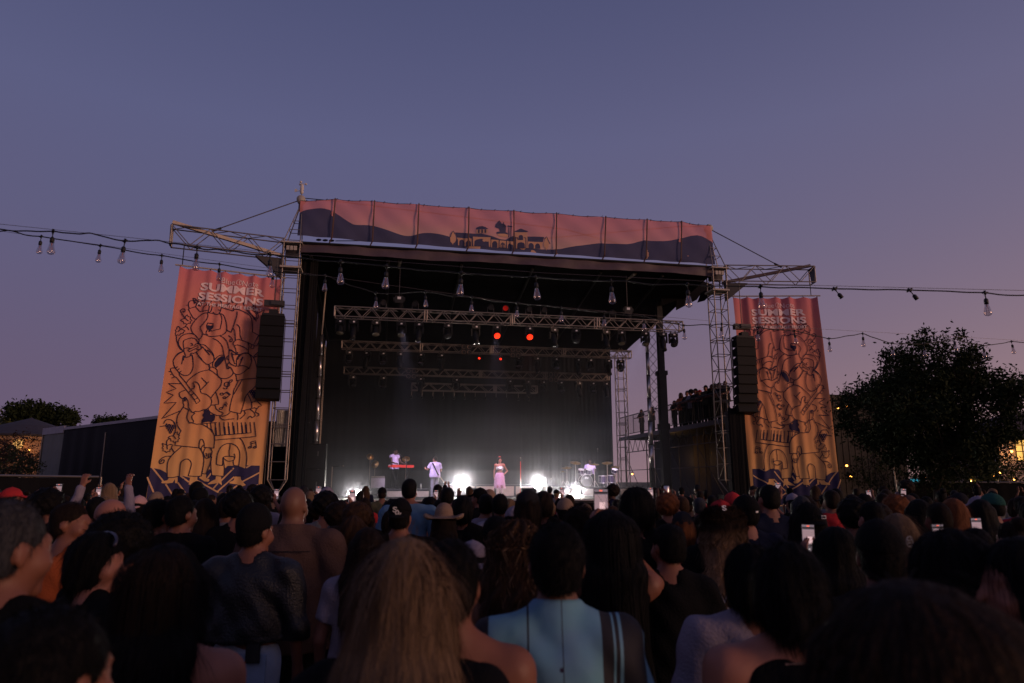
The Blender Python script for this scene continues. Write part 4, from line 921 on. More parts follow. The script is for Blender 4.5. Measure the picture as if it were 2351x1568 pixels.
# winery drawing: enlargement scale 460/2351 from (1780, 850)
def hw(t): return [huv((1780 + float(a.split(',')[0]) * 460 / 2351) / 1.74224, (850 + float(a.split(',')[1]) * 460 / 2351) / 1.74224) for a in t.split()]
NAVYP = ["210,405 420,420 630,432 740,430 970,495 1130,550 1240,555 1370,480 1420,485 1420,740 880,710 240,680 230,500", "1420,490 1700,490 2020,505 2000,600 1960,740 1420,740",
         "630,345 640,310 700,285 760,280 830,305 885,345", "1420,385 1550,320 1700,385 1680,400 1425,398", "1505,570 1505,490 1520,465 1550,458 1580,465 1592,490 1592,570",
         "1015,300 1030,250 1080,185 1105,165 1130,190 1150,230 1230,260 1245,300 1240,400 1270,410 1290,445 1045,440 1050,400 1120,390 1100,330 1050,320", "1275,268 1375,282 1370,310 1278,300", "1295,310 1308,310 1305,500 1292,500", "1345,315 1358,315 1356,490 1343,490"]
TANP = ["240,510 560,540 545,700 270,670 265,560", "570,495 930,515 925,710 568,695", "940,560 1100,570 1090,725 940,715", "1110,575 1250,580 1245,735 1110,725", "1265,580 1400,590 1395,740 1260,735", "1430,400 1680,405 1680,740 1430,740", "1690,600 2000,610 1960,740 1690,740",
        "640,355 870,355 865,430 750,425 640,430", "165,380 200,430 215,520 225,560 200,610 165,640 160,670 150,640 110,600 100,500 130,420", "2070,500 2110,570 2130,640 2110,720 2080,740 2072,780 2060,740 2020,700 2010,640 2040,550", "1060,450 1130,435 1230,435 1290,455 1290,505 1110,490"]
HOLES = ["290,680 290,600 305,565 345,548 385,570 398,610 398,690", "422,690 422,610 445,575 475,568 510,585 528,620 528,700", "592,700 600,590 640,560 740,540 840,555 890,580 895,710", "958,715 960,630 985,600 1012,590 1045,600 1068,640 1070,722", "1282,740 1285,670 1305,635 1335,618 1370,635 1392,670 1392,745", "1470,740 1475,650 1500,625 1550,618 1600,630 1622,660 1625,745", "1700,740 1702,670 1730,635 1755,628 1790,645 1810,680 1810,745", "1835,745 1838,680 1860,645 1890,635 1925,650 1942,690 1942,745", "1505,570 1505,490 1520,465 1550,458 1580,465 1592,490 1592,570"]
mb = MB(); fill_mesh(mb, HC, [hw(t) for t in NAVYP], .020, step=.4); mb.build('printed_roofs', M_HNAVY, hb, True)
M_HTAN = scrim('tan_mesh_print', None, None, (.62, .36, .24), .1)
mb = MB(); fill_mesh(mb, HC, [hw(t) for t in TANP], .027, step=.4); mb.build('printed_walls', M_HTAN, hb, True)
for t in HOLES: mb = MB(); fill_mesh(mb, HC, [hw(t)], .034, step=.4); mb.build('printed_window', M_HNAVY, hb, True)
mb = MB()
for t in ("1180,620 1180,720", "1140,660 1220,660", "1150,640 1210,640", "1125,690 1235,690", "1110,720 1245,725", "560,500 560,695", "935,515 930,715", "1105,575 1100,725", "1258,580 1255,735", "1440,520 1490,520 1490,560", "1440,520 1440,740", "1610,520 1650,520 1645,740", "110,500 130,430 165,380 205,440", "2040,540 2070,500 2120,600 2140,640", "1190,215 1195,300", "1130,250 1190,240 1240,290"):
    ribbon(mb, HC, hw(t), .035, .034)
for x in (690, 755, 820): ribbon(mb, HC, hw('%d,365 %d,410' % (x, x)), .06, .034)
mb.build('printed_outlines', M_HNAVY, hb, True)
M_POLE = mat('show_through_brown_pole', (.10, .05, .038), .6)  # brown imitates poles showing through the translucent cloth
HP = [((770, 457), (760, 560)), ((860, 462), (853, 568)), ((962, 469), (956, 575)), ((1077, 477), (1073, 582)), ((1180, 484), (1178, 588)), ((1278, 490), (1275, 595)), ((1391, 498), (1386, 600)), ((1486, 504), (1482, 604)), ((1565, 509), (1562, 608))]
for (t, b) in HP:
    p0, p1 = SW(t[0], t[1] - 2, -.17), SW(b[0] + 2, b[1] - 14, -.17); p2 = SW(b[0] - 5, b[1] + 1, -.02)
    part(hb, 'pole', M_POLE, lambda m: m.path([p0, p1, (p1 + p2) / 2 + Vector((0, 0, .02)), p2], .03))
for i in range(34):
    u = (i + .5) / 34; q = hpt(u, 0, 0)
    part(hb, 'tie', M_CABLE, lambda m: m.path([q + Vector((0, 0, -.04)), q + Vector((0, .02, .03)), q + Vector((.05, .02, .06))], .012, 5))
part(hb, 'top_cord', M_CABLE, lambda m: m.path([hpt(i / 40, 0, -.01) + Vector((0, 0, .01)) for i in range(41)], .014, 5))
# ================================================================ SPEAKERS
M_CAB = mat('black_speaker_paint', (.006, .006, .0065), .7, 0, .3, 30, spec=.15)
M_GRILL = mat('black_speaker_grille', (.008, .008, .0085), .6, .1, .4, 90, spec=.2)
def line_array(label, fx, y0, y1, b, n, wd, rz, tilt):
    a, zt = SP(fx, y0, b); _, zb = SP(fx, y1, b); root = thing('line_array_speaker', label, 'loudspeaker', W(a, b, zb), rz)
    h = (zt - zb) / n; z = zt; back = 0.0
    ex, ey = Vector((math.cos(rz), math.sin(rz), 0)), Vector((-math.sin(rz), math.cos(rz), 0)); c0 = W(a, b, 0)
    for i in range(n):
        t = tilt * (i / (n - 1)) ** 1.6; cz = zt - h * (i + .5); ctr = c0 + ey * back + Vector((0, 0, cz))
        back += math.sin(t) * h
        rx = Matrix.Rotation(rz, 3, 'Z') @ Matrix.Rotation(-t, 3, 'X')
        hf, hr, wf, wr, d = h * .965 / 2, h * .66 / 2, wd / 2, wd * .43, .55
        vs = [Vector((sx_ * w_, y_, sz_ * hh)) for (y_, w_, hh) in ((-d * .45, wf, hf), (d * .55, wr, hr)) for sx_ in (-1, 1) for sz_ in (-1, 1)]
        m = MB(); m.add([rx @ v + ctr for v in vs], [(0, 1, 3, 2), (4, 6, 7, 5), (0, 2, 6, 4), (1, 5, 7, 3), (0, 4, 5, 1), (2, 3, 7, 6)])
        cb = m.build('cabinet', M_CAB, root)
        g = MB(); g.box(ctr + rx @ Vector((0, -d * .45 - .012, 0)), (wd * .97, .02, h * .88), m=rx); g.build('grille', M_GRILL, cb)
        g = MB()
        for q in (-.5, .5): g.box(ctr + rx @ Vector((q * wd * .98, .16, 0)), (.02, .09, h * 1.02), m=rx)
        g.build('rigging_plate', M_STEELD, cb)
    part(root, 'flying_frame', M_BLACK, lambda m: [m.box(c0 + Vector((0, 0, zt + .05)), (wd * .9, .5, .09), rz), m.box(c0 + ey * -.1 + Vector((0, 0, zt + .17)), (.3, .3, .16), rz)])
    part(root, 'chain_motor', M_BLOCK, lambda m: [m.box(c0 + Vector((0, 0, zt + .52)), (.72, .22, .22), rz), m.box(c0 - ey * .13 + Vector((.1, 0, zt + .53)), (.42, .05, .17), rz)])
    part(root, 'chain', M_STEELD, lambda m: [m.tube(c0 + Vector((0, 0, zt + .6)), c0 + Vector((0, 0, 10.2)), .018), m.tube(c0 + ex * .12 + Vector((0, 0, zt + .2)), c0 + ex * .12 + Vector((0, 0, zt + .6)), .02)])
    return root
line_array('black line array speaker hanging over the larger banner', 628, 728, 920, -.75, 8, .87, RZ + R(4), R(9))
line_array('black curved line array speaker hanging over the mirrored banner', 1705, 778, 950, -.7, 8, .86, RZ - R(2), R(13))
dc = thing('draped_column', 'black cloth wrapped column below the right hanging speakers', 'column', P(1704, 1105, 28.4) * 1.0, RZ); pc = P(1704, 1105, 28.4)
drape(dc, 'drape_panel', Vector((pc.x - .36, 28.5, 0)), Vector((pc.x + .36, 28.6, 0)), 0.01, 4.9, 5, .04, M_DRAPE)
part(dc, 'core_frame', M_BLACK, lambda m: m.box((pc.x, 28.9, 2.4), (.66, .5, 4.8)))
sf = stage_thing('side_fill_speaker', 'stacked black side fill speakers at the left edge of the stage', 'loudspeaker', -1.55, 1.4, 1.2)
for z0, z1 in ((1.2, 2.35), (2.37, 3.35)):
    cb = part(sf, 'cabinet', M_CAB, lambda m: sbox(m, -2.05, -1.3, 1.1, 1.8, z0, z1)); part(cb, 'grille', M_GRILL, lambda m: sbox(m, -2.01, -1.34, 1.07, 1.095, z0 + .04, z1 - .04))
    part(cb, 'handle', M_STEELD, lambda m: sbox(m, -1.62, -1.58, 1.04, 1.068, z0 + .5, z0 + .68))
# side clutter by the left tower: hanging plastic sheet and stands
M_FOIL = mat('crumpled_clear_sheet', (.35, .34, .30), .25, 0, .4, 6, .8, 7, .8)
ps = stage_thing('plastic_rain_sheet', 'crumpled plastic rain sheet hung beside the vaned tower', 'sheet', -3.1, .7, 1.3)
drape(ps, 'sheet', W(-3.2, .75, 0), W(-2.7, .75, 0), 3.2, 4.6, 3, .12, M_FOIL)
sc_ = stage_thing('side_scaffold', 'narrow dark scaffold frame behind the edge of the larger banner', 'scaffold', -3.6, .9, 0)
for a in (-3.9, -3.5): rod(sc_, 'upright', W(a, .9, 0), W(a, .9, 5.2), .025, M_STEELD)
for z in (1.2, 2.4, 3.6, 4.8): rod(sc_, 'ledger', W(-3.9, .9, z), W(-3.5, .9, z), .02, M_STEELD)

# ================================================================ STRING LIGHTS
def glassmat():
    m = bpy.data.materials.new('bulb_glass'); m.use_nodes = True; t = m.node_tree; t.nodes.remove(t.nodes['Principled BSDF']); out = t.nodes['Material Output']
    lw = t.nodes.new('ShaderNodeLayerWeight'); lw.inputs[0].default_value = .35; gl = t.nodes.new('ShaderNodeBsdfGlossy'); gl.inputs['Roughness'].default_value = .03; gl.inputs['Color'].default_value = (.95, .9, .88, 1)
    tp = t.nodes.new('ShaderNodeBsdfTransparent'); tp.inputs[0].default_value = (.86, .83, .83, 1); mx = t.nodes.new('ShaderNodeMixShader')
    ma = t.nodes.new('ShaderNodeMath'); ma.operation = 'MULTIPLY_ADD'; ma.inputs[1].default_value = .7; ma.inputs[2].default_value = .12
    t.links.new(lw.outputs['Facing'], ma.inputs[0]); t.links.new(ma.outputs[0], mx.inputs[0]); t.links.new(tp.outputs[0], mx.inputs[1]); t.links.new(gl.outputs[0], mx.inputs[2]); t.links.new(mx.outputs[0], out.inputs[0]); return m
M_GLASS = glassmat(); M_FIL = mat('orange_filament', (.45, .16, .06), .5); M_STEM = mat('glass_mount', (.7, .62, .58), .3)
gm = MB().lathe([(.013, -.105), (.017, -.115), (.022, -.14), (.029, -.17), (.032, -.185), (.030, -.198), (.022, -.208), (.010, -.213), (0, -.2145)], (0, 0, 0), 20)
GM = bpy.data.meshes.new('bulb_glass'); GM.from_pydata(gm.v, [], gm.f); GM.shade_smooth(); GM.materials.append(M_GLASS)
fm = MB(); fm.tube((0, 0, -.11), (0, 0, -.135), .006, .004)
for k in range(6): fm.tube((.011 * math.cos(k * 1.05), .011 * math.sin(k * 1.05), -.135), (.014 * math.cos(k * 1.05 + .5), .014 * math.sin(k * 1.05 + .5), -.19), .0011, n=4)
FM = bpy.data.meshes.new('filament'); FM.from_pydata(fm.v, [], fm.f); FM.materials.append(M_FIL)
sm = MB(); sm.box((0, 0, 0), (.055, .02, .014)); sm.tube((0, 0, .02), (0, 0, -.02), .009); sm.tube((0, 0, -.01), (0, 0, -.055), .0045); sm.lathe([(.005, -.05), (.014, -.058), (.0185, -.068), (.0175, -.078), (.0185, -.082), (.0175, -.105), (0, -.106)], (0, 0, 0), 14)
SM = bpy.data.meshes.new('socket'); SM.from_pydata(sm.v, [], sm.f); SM.shade_smooth(); SM.materials.append(M_CABLE)
def string_run(label, T, wire, r):                    # T: (fx, fy, Y, lit glass?)
    p0 = P(*T[0][:3]); root = thing('string_lights', label, 'string lights', p0)
    pts = [P(x, y, Y) for x, y, Y, *_ in T]
    dense = []
    for i in range(len(pts) - 1):
        for q in range(4):
            f = q / 4; p = pts[i].lerp(pts[i + 1], f); p.z -= (rng.uniform(-.25, 1)) * .018 * math.sin(math.pi * f); dense.append(p)
    dense.append(pts[-1]); sd_ = smoothpts([tuple(p) for p in dense], 3)
    part(root, 'cable', M_CABLE, lambda m: m.path(sd_, r, 6), True)
    w = [P(*q) for q in wire]; ws = []
    for i in range(25): 
        f = i / 24 * (len(w) - 1); k = min(len(w) - 2, int(f)); ws.append(w[k].lerp(w[k + 1], f - k))
    part(root, 'support_wire', M_WIRE, lambda m: m.path(ws, .0022, 5))
    inv = MW[root.name].inverted()
    for (x, y, Y, b), p in zip(T, pts):
        if b < 0: continue
        rot = Euler((rng.uniform(-.05, .05), rng.uniform(-.06, .06), rng.uniform(0, 6)))
        if b == 0: rot = Euler((0, -.6, 0))
        s = bpy.data.objects.new('bulb_socket', SM); link(s); s.parent = root; s.location = inv @ p; s.rotation_euler = rot
        if b:
            for nm, me in (('bulb_glass', GM), ('filament', FM)): o = bpy.data.objects.new(nm, me); link(o); o.parent = s
YA = 5.9
TA = [(-60, 521, 5.6, -1), (0, 526, 5.65, -1), (122, 531, 5.7, 1), (205, 535, 5.72, -1), (287, 553, 5.75, 1), (365, 552, 5.78, -1), (453, 568.6, 5.8, 1), (540, 577, 5.82, -1), (620, 584, 5.85, 1), (782, 601, YA, 1), (888, 611, YA, 1), (1060, 627, YA, 1), (1230, 636, YA, 1), (1403, 645, YA, 1), (1578, 653, YA, 1), (1745.5, 658, YA, 1), (1916, 663, YA, 0), (2088, 666, YA, 0), (2261, 672, YA, 1), (2400, 680, YA, -1)]
string_run('nearest string of clear filament bulbs slung across the whole view', TA, [(-60, 508, 5.6), (620, 579, 5.85), (1240, 626, YA), (1745, 652, YA), (2400, 668, YA)], .0062)
BB = [(94.8, 587), (230.7, 607), (371.7, 629), (504, 648), (628, 664), (747, 672.6), (863.6, 712), (976.7, 708.8), (1083, 719.8), (1187.8, 732.4), (1288.6, 743), (1387, 752.4), (1478, 761.8), (1570, 781.7), (1656, 778), (1740, 784.5), (1823.6, 792.8), (1903, 810), (1980.7, 798), (2046.6, 820), (2121.6, 821), (2190, 808.4), (2258, 823.8), (2322, 814)]
TB = []
for x, y in BB:
    ln = 44 - 14 * (x - 95) / 2227; TB.append((x, y - ln, 57 / ln * 5.9, 1))
TB = [(-60, 531, 7.5, -1), (20, 529, 7.55, -1)] + TB[:2] + TB[2:] + [(2420, 790, 11.6, -1)]
string_run('second string of filament bulbs, further off and sagging below the first', TB, [(-60, 522, 7.5), (628, 617, 8.2), (1188, 696, 9.2), (1740, 747, 10.2), (2420, 786, 11.6)], .0070)

# ================================================================ BALCONY BESIDE THE STAGE
bal = stage_thing('scaffold_balcony', 'raised scaffold viewing balcony with barred railing, right of the stage', 'balcony', 17.5, 10, 0)
AB = 16.5
part(bal, 'floor_deck', M_DECK, lambda m: sbox(m, AB, 20.5, 2.4, 17.5, 4.62, 4.76))
part(bal, 'edge_beam', M_STEELD, lambda m: sbox(m, AB - .06, AB, 2.4, 17.5, 4.55, 4.78))
def rail(b0, b1):
    rod(bal, 'top_rail', W(AB, b0, 6.08), W(AB, b1, 6.08), .03, M_BLACK); rod(bal, 'bottom_rail', W(AB, b0, 4.92), W(AB, b1, 4.92), .022, M_BLACK)
    n = int((b1 - b0) / .17)
    for i in range(n + 1): rod(bal, 'baluster', W(AB, b0 + (b1 - b0) * i / n, 4.92), W(AB, b0 + (b1 - b0) * i / n, 6.08), .011 if i % 8 else .026, M_BLACK)
rail(2.5, 5.4); rail(5.5, 8.6); rail(8.8, 13.2); rail(13.4, 17.3)
for b in (2.5, 6, 9.5, 13, 16.8):
    for a in (AB + .1, AB + 2.2): rod(bal, 'upright', W(a, b, 0), W(a, b, 4.6), .035, M_STEELD)
bb_ = [2.5, 6, 9.5, 13, 16.8]
for i in range(4):
    n = 4
    for k in range(n):
        q0 = bb_[i] + (bb_[i + 1] - bb_[i]) * k / n; q1 = bb_[i] + (bb_[i + 1] - bb_[i]) * (k + .5) / n; q2 = bb_[i] + (bb_[i + 1] - bb_[i]) * (k + 1) / n
        rod(bal, 'truss_brace', W(AB + .1, q0, 4.5), W(AB + .1, q1, 3.75), .018, M_STEELD); rod(bal, 'truss_brace', W(AB + .1, q1, 3.75), W(AB + .1, q2, 4.5), .018, M_STEELD)
    rod(bal, 'truss_chord', W(AB + .1, bb_[i], 3.75), W(AB + .1, bb_[i + 1], 3.75), .028, M_STEELD)
    rod(bal, 'cross_brace', W(AB + .1, bb_[i], .3), W(AB + .1, bb_[i + 1], 3.6), .02, M_STEELD)
    rod(bal, 'ledger', W(AB + .1, bb_[i], 2.6), W(AB + .1, bb_[i + 1], 2.6), .02, M_STEELD)
wallb = stage_thing('storage_wall', 'dark plank wall behind the balcony scaffold', 'wall', 18.8, 10, 0)
M_PLANK = mat('ochre_lit_plywood', (.09, .065, .03), .8, 0, .4, 2)
for i in range(7): part(wallb, 'panel', M_PLANK if i == 3 else M_BLACK, lambda m: sbox(m, 18.7, 18.78, 3 + i * 2.0, 4.98 + i * 2.0, .02, 4.5))
M_AMBER = mat('amber_lamp_glass', (1, .6, .2), .4, emit=(1, .40, .07), estr=7)
def amber(name, label, pos, energy=6, r=.05, grp='amber lamps'):
    o = thing(name, label, 'lamp', pos, 0, grp)
    part(o, 'bulb', M_AMBER, lambda m: m.lathe([(0, -r), (r * .8, -r * .55), (r, 0), (r * .7, r * .7), (0, r)], pos, 10), True)
    part(o, 'holder', M_BLACK, lambda m: m.tube(Vector(pos) + Vector((0, 0, r * .8)), Vector(pos) + Vector((0, 0, r * 2.6)), r * .5))
    if energy:
        ld = bpy.data.lights.new('amber_glow', 'POINT'); ld.energy = energy; ld.color = (1, .5, .15); ld.shadow_soft_size = r; lo = bpy.data.objects.new('amber_glow', ld); link(lo); lo.parent = o; lo.location = (0, -r * 2.2, -r)
    return o
amber('work_lamp', 'amber work lamp under the balcony near the drum kit', W(17.6, 12.0, 3.2), 14, .05)
amber('work_lamp', 'amber work lamp under the balcony behind the pulley headed tower', W(17.8, 4.5, 3.1), 12, .05)
amber('work_lamp', 'small amber lamp low beside the backdrop tower', W(14.6, 10.2, 2.3), 4, .05)

# ================================================================ LEFT SIDE
mq = thing('black_marquee', 'black marquee wall with pale roof edge beside the larger banner', 'tent', P(250, 1100, 24) * 1.0)
m0, m1, m2 = P(368, 960, 27), P(148, 988, 33.2), P(99, 999, 35)
ZM = m0.z
drape(mq, 'black_wall', Vector((m0.x, m0.y, 0)), Vector((m1.x * .55 + m0.x * .45, m1.y * .55 + m0.y * .45, 0)), .02, ZM, 1, .03, mat('black_tent_vinyl', (.007, .007, .008), .6, 0, .3, 2, .2, 10, .15))
drape(mq, 'black_wall', Vector((m1.x * .55 + m0.x * .45, m1.y * .55 + m0.y * .45, 0)), Vector((m1.x, m1.y, 0)), .02, ZM, 1.3, .10, MATS['black_tent_vinyl'])
drape(mq, 'grey_wall', Vector((m1.x, m1.y, 0)), Vector((m2.x, m2.y, 0)), .4, ZM - .1, 2, .06, mat('grey_tent_vinyl', (.20, .20, .18), .7, 0, .2, 2))
part(mq, 'roof_edge', mat('pale_tent_valance', (.42, .38, .42), .6), lambda m: [m.box((m0 + m1) / 2 * 1.0 + Vector((0, 0, ZM + .05 - (m0.z + m1.z) / 2)), ((m0 - m1).length, .08, .12), math.atan2(m0.y - m1.y, m0.x - m1.x)), m.box((m1 + m2) / 2 + Vector((0, 0, ZM + .03 - (m1.z + m2.z) / 2)), ((m1 - m2).length, .1, .34), math.atan2(m1.y - m2.y, m1.x - m2.x))])
part(mq, 'roof', M_TARP, lambda m: m.add([Vector((m0.x, m0.y, ZM)), Vector((m1.x, m1.y, ZM)), Vector((m2.x, m2.y, ZM - .1)), Vector((m2.x - 3, m2.y + 6, ZM + .8)), Vector((m0.x, m0.y + 9, ZM + .3))], [(0, 1, 2, 3, 4)]))
rod(mq, 'corner_pole', (m2.x, m2.y, 0), (m2.x, m2.y, ZM), .04, M_STEEL)
q = P(243, 993, 29.8); q2 = P(233, 1089, 29.8); rod(mq, 'front_pole', (q2.x, 29.8, 0), (q.x, 29.8, q.z), .035, M_STEEL)
fn_ = thing('scrim_fence', 'low fence of black scrim with a silver top rail at the far left', 'fence', P(100, 1105, 20) * 1.0)
f0, f1 = P(-60, 1091, 19.6), P(227, 1095, 20.6)
drape(fn_, 'scrim', Vector((f0.x, f0.y, 0)), Vector((f1.x, f1.y, 0)), .02, 2.0, 4, .03, M_DRAPE)
rod(fn_, 'top_rail', f0, f1, .035, M_STEEL)
for k in range(4): p = f0.lerp(f1, k / 3); rod(fn_, 'post', (p.x, p.y + .12, 0), p + Vector((0, .12, 0)), .03, M_STEEL)
gz = thing('round_pavilion', 'round pavilion with dark cone roof and glowing porthole, far left', 'building', P(52, 1105, 60)); gz.location.z = 0; MW[gz.name] = Matrix.Translation((gz.location.x, 60, 0))
gc = Vector((P(52, 1105, 60).x, 60, 0))
M_BRICK = mat('tan_stucco_brick', (.50, .28, .15), .9, 0, .3, 3, .5, 20)
part(gz, 'wall', M_BRICK, lambda m: m.lathe([(3.2, 0), (3.2, 5.6)], gc, 32))
part(gz, 'roof', mat('dark_slate_roof', (.05, .045, .055), .8, 0, .3, 3), lambda m: m.lathe([(3.9, 5.6), (3.95, 5.75), (2.2, 6.6), (.15, 7.3), (0, 7.4)], gc, 24))
part(gz, 'cornice', mat('pale_cornice', (.55, .35, .22), .8), lambda m: m.lathe([(3.25, 5.25), (3.5, 5.3), (3.6, 5.6), (3.2, 5.6)], gc, 32))
wp = Vector((gc.x + 1.35, 60 - 3.0, 4.95))
pw = part(gz, 'porthole', mat('glowing_porthole', (1, .7, .3), .5, emit=(1, .50, .14), estr=.9), lambda m: m.lathe([(0, .0), (.45, 0)], wp + Vector((0, -.08, 0)), 20, Matrix.Rotation(R(90), 3, 'X')))
part(pw, 'muntin', M_BLACK, lambda m: [m.box(wp + Vector((dx, -.1, 0)), (.02, .02, .85)) for dx in (-.22, 0, .22)] + [m.box(wp + Vector((0, -.1, dz)), (.85, .02, .02)) for dz in (-.22, 0, .22)])
amber('wall_lantern', 'amber lantern on the round pavilion behind the bush', gc + Vector((-1.0, -3.5, 4.9)), 14, .08)
amber('wall_lantern', 'amber lantern on the round pavilion beside its porthole', gc + Vector((2.6, -3.4, 4.4)), 14, .05)

# ================================================================ TREES
M_BARK = mat('dark_bark', (.045, .035, .028), .9, 0, .4, 12, .6, 30)
M_LEAF = mat('dark_green_leaf', (.018, .026, .010), .7, 0, .5, 3, spec=.08)
M_LEAFR = mat('russet_leaf', (.085, .038, .022), .75, 0, .4, 3)
M_LEAFY = mat('olive_leaf', (.06, .065, .018), .75, 0, .4, 2)
def leaves(parent, name, m, clumps, n, size, seed):
    r_ = np.random.RandomState(seed); C_ = np.array([c for c, _ in clumps]); S_ = np.array([s for _, s in clumps])
    idx = r_.randint(0, len(clumps), n); d = r_.normal(size=(n, 3)); c = C_[idx] + d * S_[idx][:, None] * .5
    a = r_.normal(size=(n, 3)); a /= np.linalg.norm(a, axis=1)[:, None]; b = np.cross(a, r_.normal(size=(n, 3))); b /= np.linalg.norm(b, axis=1)[:, None]
    sz = size * (.6 + .8 * r_.rand(n))[:, None]
    v = np.stack([c - a * sz, c + b * sz * .45, c + a * sz, c - b * sz * .45], 1).reshape(-1, 3)
    if parent is not None: v = v - np.array(MW[parent.name].translation)
    me = bpy.data.meshes.new(name); me.vertices.add(4 * n); me.vertices.foreach_set('co', v.astype(np.float32).ravel()); me.loops.add(4 * n); me.loops.foreach_set('vertex_index', np.arange(4 * n, dtype=np.int32))
    me.polygons.add(n); me.polygons.foreach_set('loop_start', np.arange(0, 4 * n, 4, dtype=np.int32)); me.update(); me.validate(); me.materials.append(m)
    o = bpy.data.objects.new(name, me); link(o); o.parent = parent; return o
def tree(name, label, base, top_c, rad, m, nclump, nleaf, lsize, seed, trunk_r, shape=None, ncs=.34, cat='tree'):
    rr = random.Random(seed); base = Vector(base); root = thing(name, label, cat, base)
    clumps = []; limbs = MB(); top_c = Vector(top_c); fork = base.lerp(top_c, .42)
    limbs.path([base, base.lerp(fork, .5) + Vector((rr.uniform(-.1, .1), 0, 0)), fork], [trunk_r, trunk_r * .85, trunk_r * .75], 10)
    subs = []
    for k in range(9):
        an = k * .7 + rr.random(); e = top_c + Vector((rad[0] * .5 * math.cos(an), rad[1] * .5 * math.sin(an), rad[2] * rr.uniform(-.3, .45)))
        mid = fork.lerp(e, .5) + Vector((rr.uniform(-.2, .2), rr.uniform(-.2, .2), -.1)) * rad[0] * .3
        limbs.path([fork, mid, e], [trunk_r * .5, trunk_r * .32, trunk_r * .18], 7); subs.append((mid, e))
    for i in range(nclump):
        while True:
            x, y, z = rr.uniform(-1, 1), rr.uniform(-1, 1), rr.uniform(-1, 1); q = x * x + y * y + z * z
            if .12 < q < 1: break
        k = 1 + .28 * math.sin(x * 5 + seed) * math.cos(z * 4) + rr.uniform(-.05, .12)
        p = top_c + Vector((x * rad[0] * k, y * rad[1] * k, z * rad[2] * k * (1.05 if z < 0 else 1)))
        if shape and not shape(p, rr): continue
        clumps.append((tuple(p), ncs * rr.uniform(.55, 1.3)))
        s_ = min(subs, key=lambda t: (t[1] - p).length)
        if i % 2 == 0: st_ = s_[0].lerp(s_[1], rr.random()); limbs.path([st_, st_.lerp(p, .5) + Vector((0, 0, -.06)), p], [trunk_r * .14, trunk_r * .09, trunk_r * .04], 5)
    limbs.build('trunk', M_BARK, root, True)
    leaves(root, 'crown', m, clumps, nleaf, lsize, seed)
    return root
tb = P(2132, 1105, 20.5); tree('oak_tree', 'leafy dark tree standing right of the mirrored banner', (tb.x, 20.5, 0), P(2150, 945, 20.5), (2.3, 2.2, 1.85), M_LEAF, 820, 52000, .056, 5, .12, shape=lambda p, r: not (p.x > P(2262, 960, 20.5).x and p.z < P(2262, 948, 20.5).z and r.random() < .93), ncs=.30)
for (x, y, Y, rx, rz, nm, sd_) in ((62, 948, 100, 2.6, 1.45, 'wide dark oak crowning the hill above the pavilion', 3), (122, 956, 102, 3.0, 1.2, 'lower dark oak beside the hilltop oak, nearer the marquee', 4)):
    c = P(x, y, Y); tree('hill_oak', nm, (c.x, Y, max(0, hillz(c.x, Y) - .6)), c, (rx, rx * .9, rz), M_LEAF, 130, 3200, .28, sd_, .35, ncs=.8, )
c = P(24, 1060, 42); tree('russet_bush', 'russet leaved bush in front of the round pavilion', (c.x, 42, 0), c, (1.75, 1.6, 1.5), M_LEAFR, 140, 5200, .07, 9, .09, ncs=.35)
c = P(4, 1075, 31); tree('olive_bush', 'olive green bush at the left edge above the fence', (c.x, 31, 0), c, (1.5, 1.2, .9), M_LEAFY, 90, 3000, .06, 12, .07, ncs=.3)
hc = []
rr_ = random.Random(2)
for i in range(520):
    x, y = rr_.uniform(-92, -52), rr_.uniform(84, 112); hc.append(((x, y, hillz(x, y) + rr_.uniform(-.3, .7)), rr_.uniform(.5, 1.1)))
o = leaves(None, 'hillside_brush', M_LEAFY, hc, 9000, .3, 8); props(o, 'olive brush covering the hillside at the far left', 'brush', kind='stuff')
for (x, y, Y, rx, rz, nm, sd_) in ((446 / 1.0, 974, 95, 2.0, .9, 'small round treetop peeking over the marquee roof', 21), (2300, 1080, 30, 1.5, .62, 'garden shrub glowing amber at the right edge', 23), (2215, 1092, 27, 1.7, .5, 'garden shrub under the oak crown above the right fence', 24), (2030, 1085, 31, 1.4, 1.0, 'dark shrub against the slatted wall right of the mirrored banner', 25), (2180, 1060, 33, 2.3, 1.3, 'dark shrub mass behind the trunk of the oak', 26)):
    c = P(x if x != 446 else 440 / 1.74, y, Y); tree('garden_shrub', nm, (c.x, Y, 0 if Y < 90 else max(0, hillz(c.x, Y) - .5)), c, (rx, rx * .8, rz), M_LEAF, 80, 2600, .055 if Y < 90 else .25, sd_, .06, ncs=.28 if Y < 90 else .6, cat='shrub')

# ================================================================ RIGHT SIDE
M_SLAT = mat('dark_timber_slat', (.022, .018, .015), .8, 0, .4, 4)
w0, w1 = P(1905, 1105, 34), P(2085, 1105, 35.5)
sw = thing('slatted_wall', 'tall dark slatted timber wall with amber lamps, right of the mirrored banner', 'wall', (w0.x, w0.y, 0)); dwl = (w1 - w0); nsl = 26
for i in range(nsl):
    p = w0.lerp(w1, (i + .5) / nsl); part(sw, 'slat', M_SLAT, lambda m: m.box((p.x, p.y - .03 * (i % 2), 3.1), (dwl.length / nsl * .93, .06, 6.15), math.atan2(dwl.y, dwl.x)))
for i, (x, y) in enumerate(((1924, 936), (1944, 931.5), (1970.5, 928), (1944, 1069), (1953, 1094))):
    amber('wall_lamp', '%s amber lamp on the dark slatted wall beside the mirrored banner' % ('lowest left high', 'middle high', 'last high', 'upper of two low', 'lower of two low')[i] if False else ['first of three high amber lamps on the slatted wall, nearest the banner', 'second of three high amber lamps on the slatted wall', 'third of three high amber lamps on the slatted wall', 'upper of two low amber lamps on the slatted wall', 'lower of two low amber lamps on the slatted wall'][i], P(x, y, 33.7), 1.2, .055)
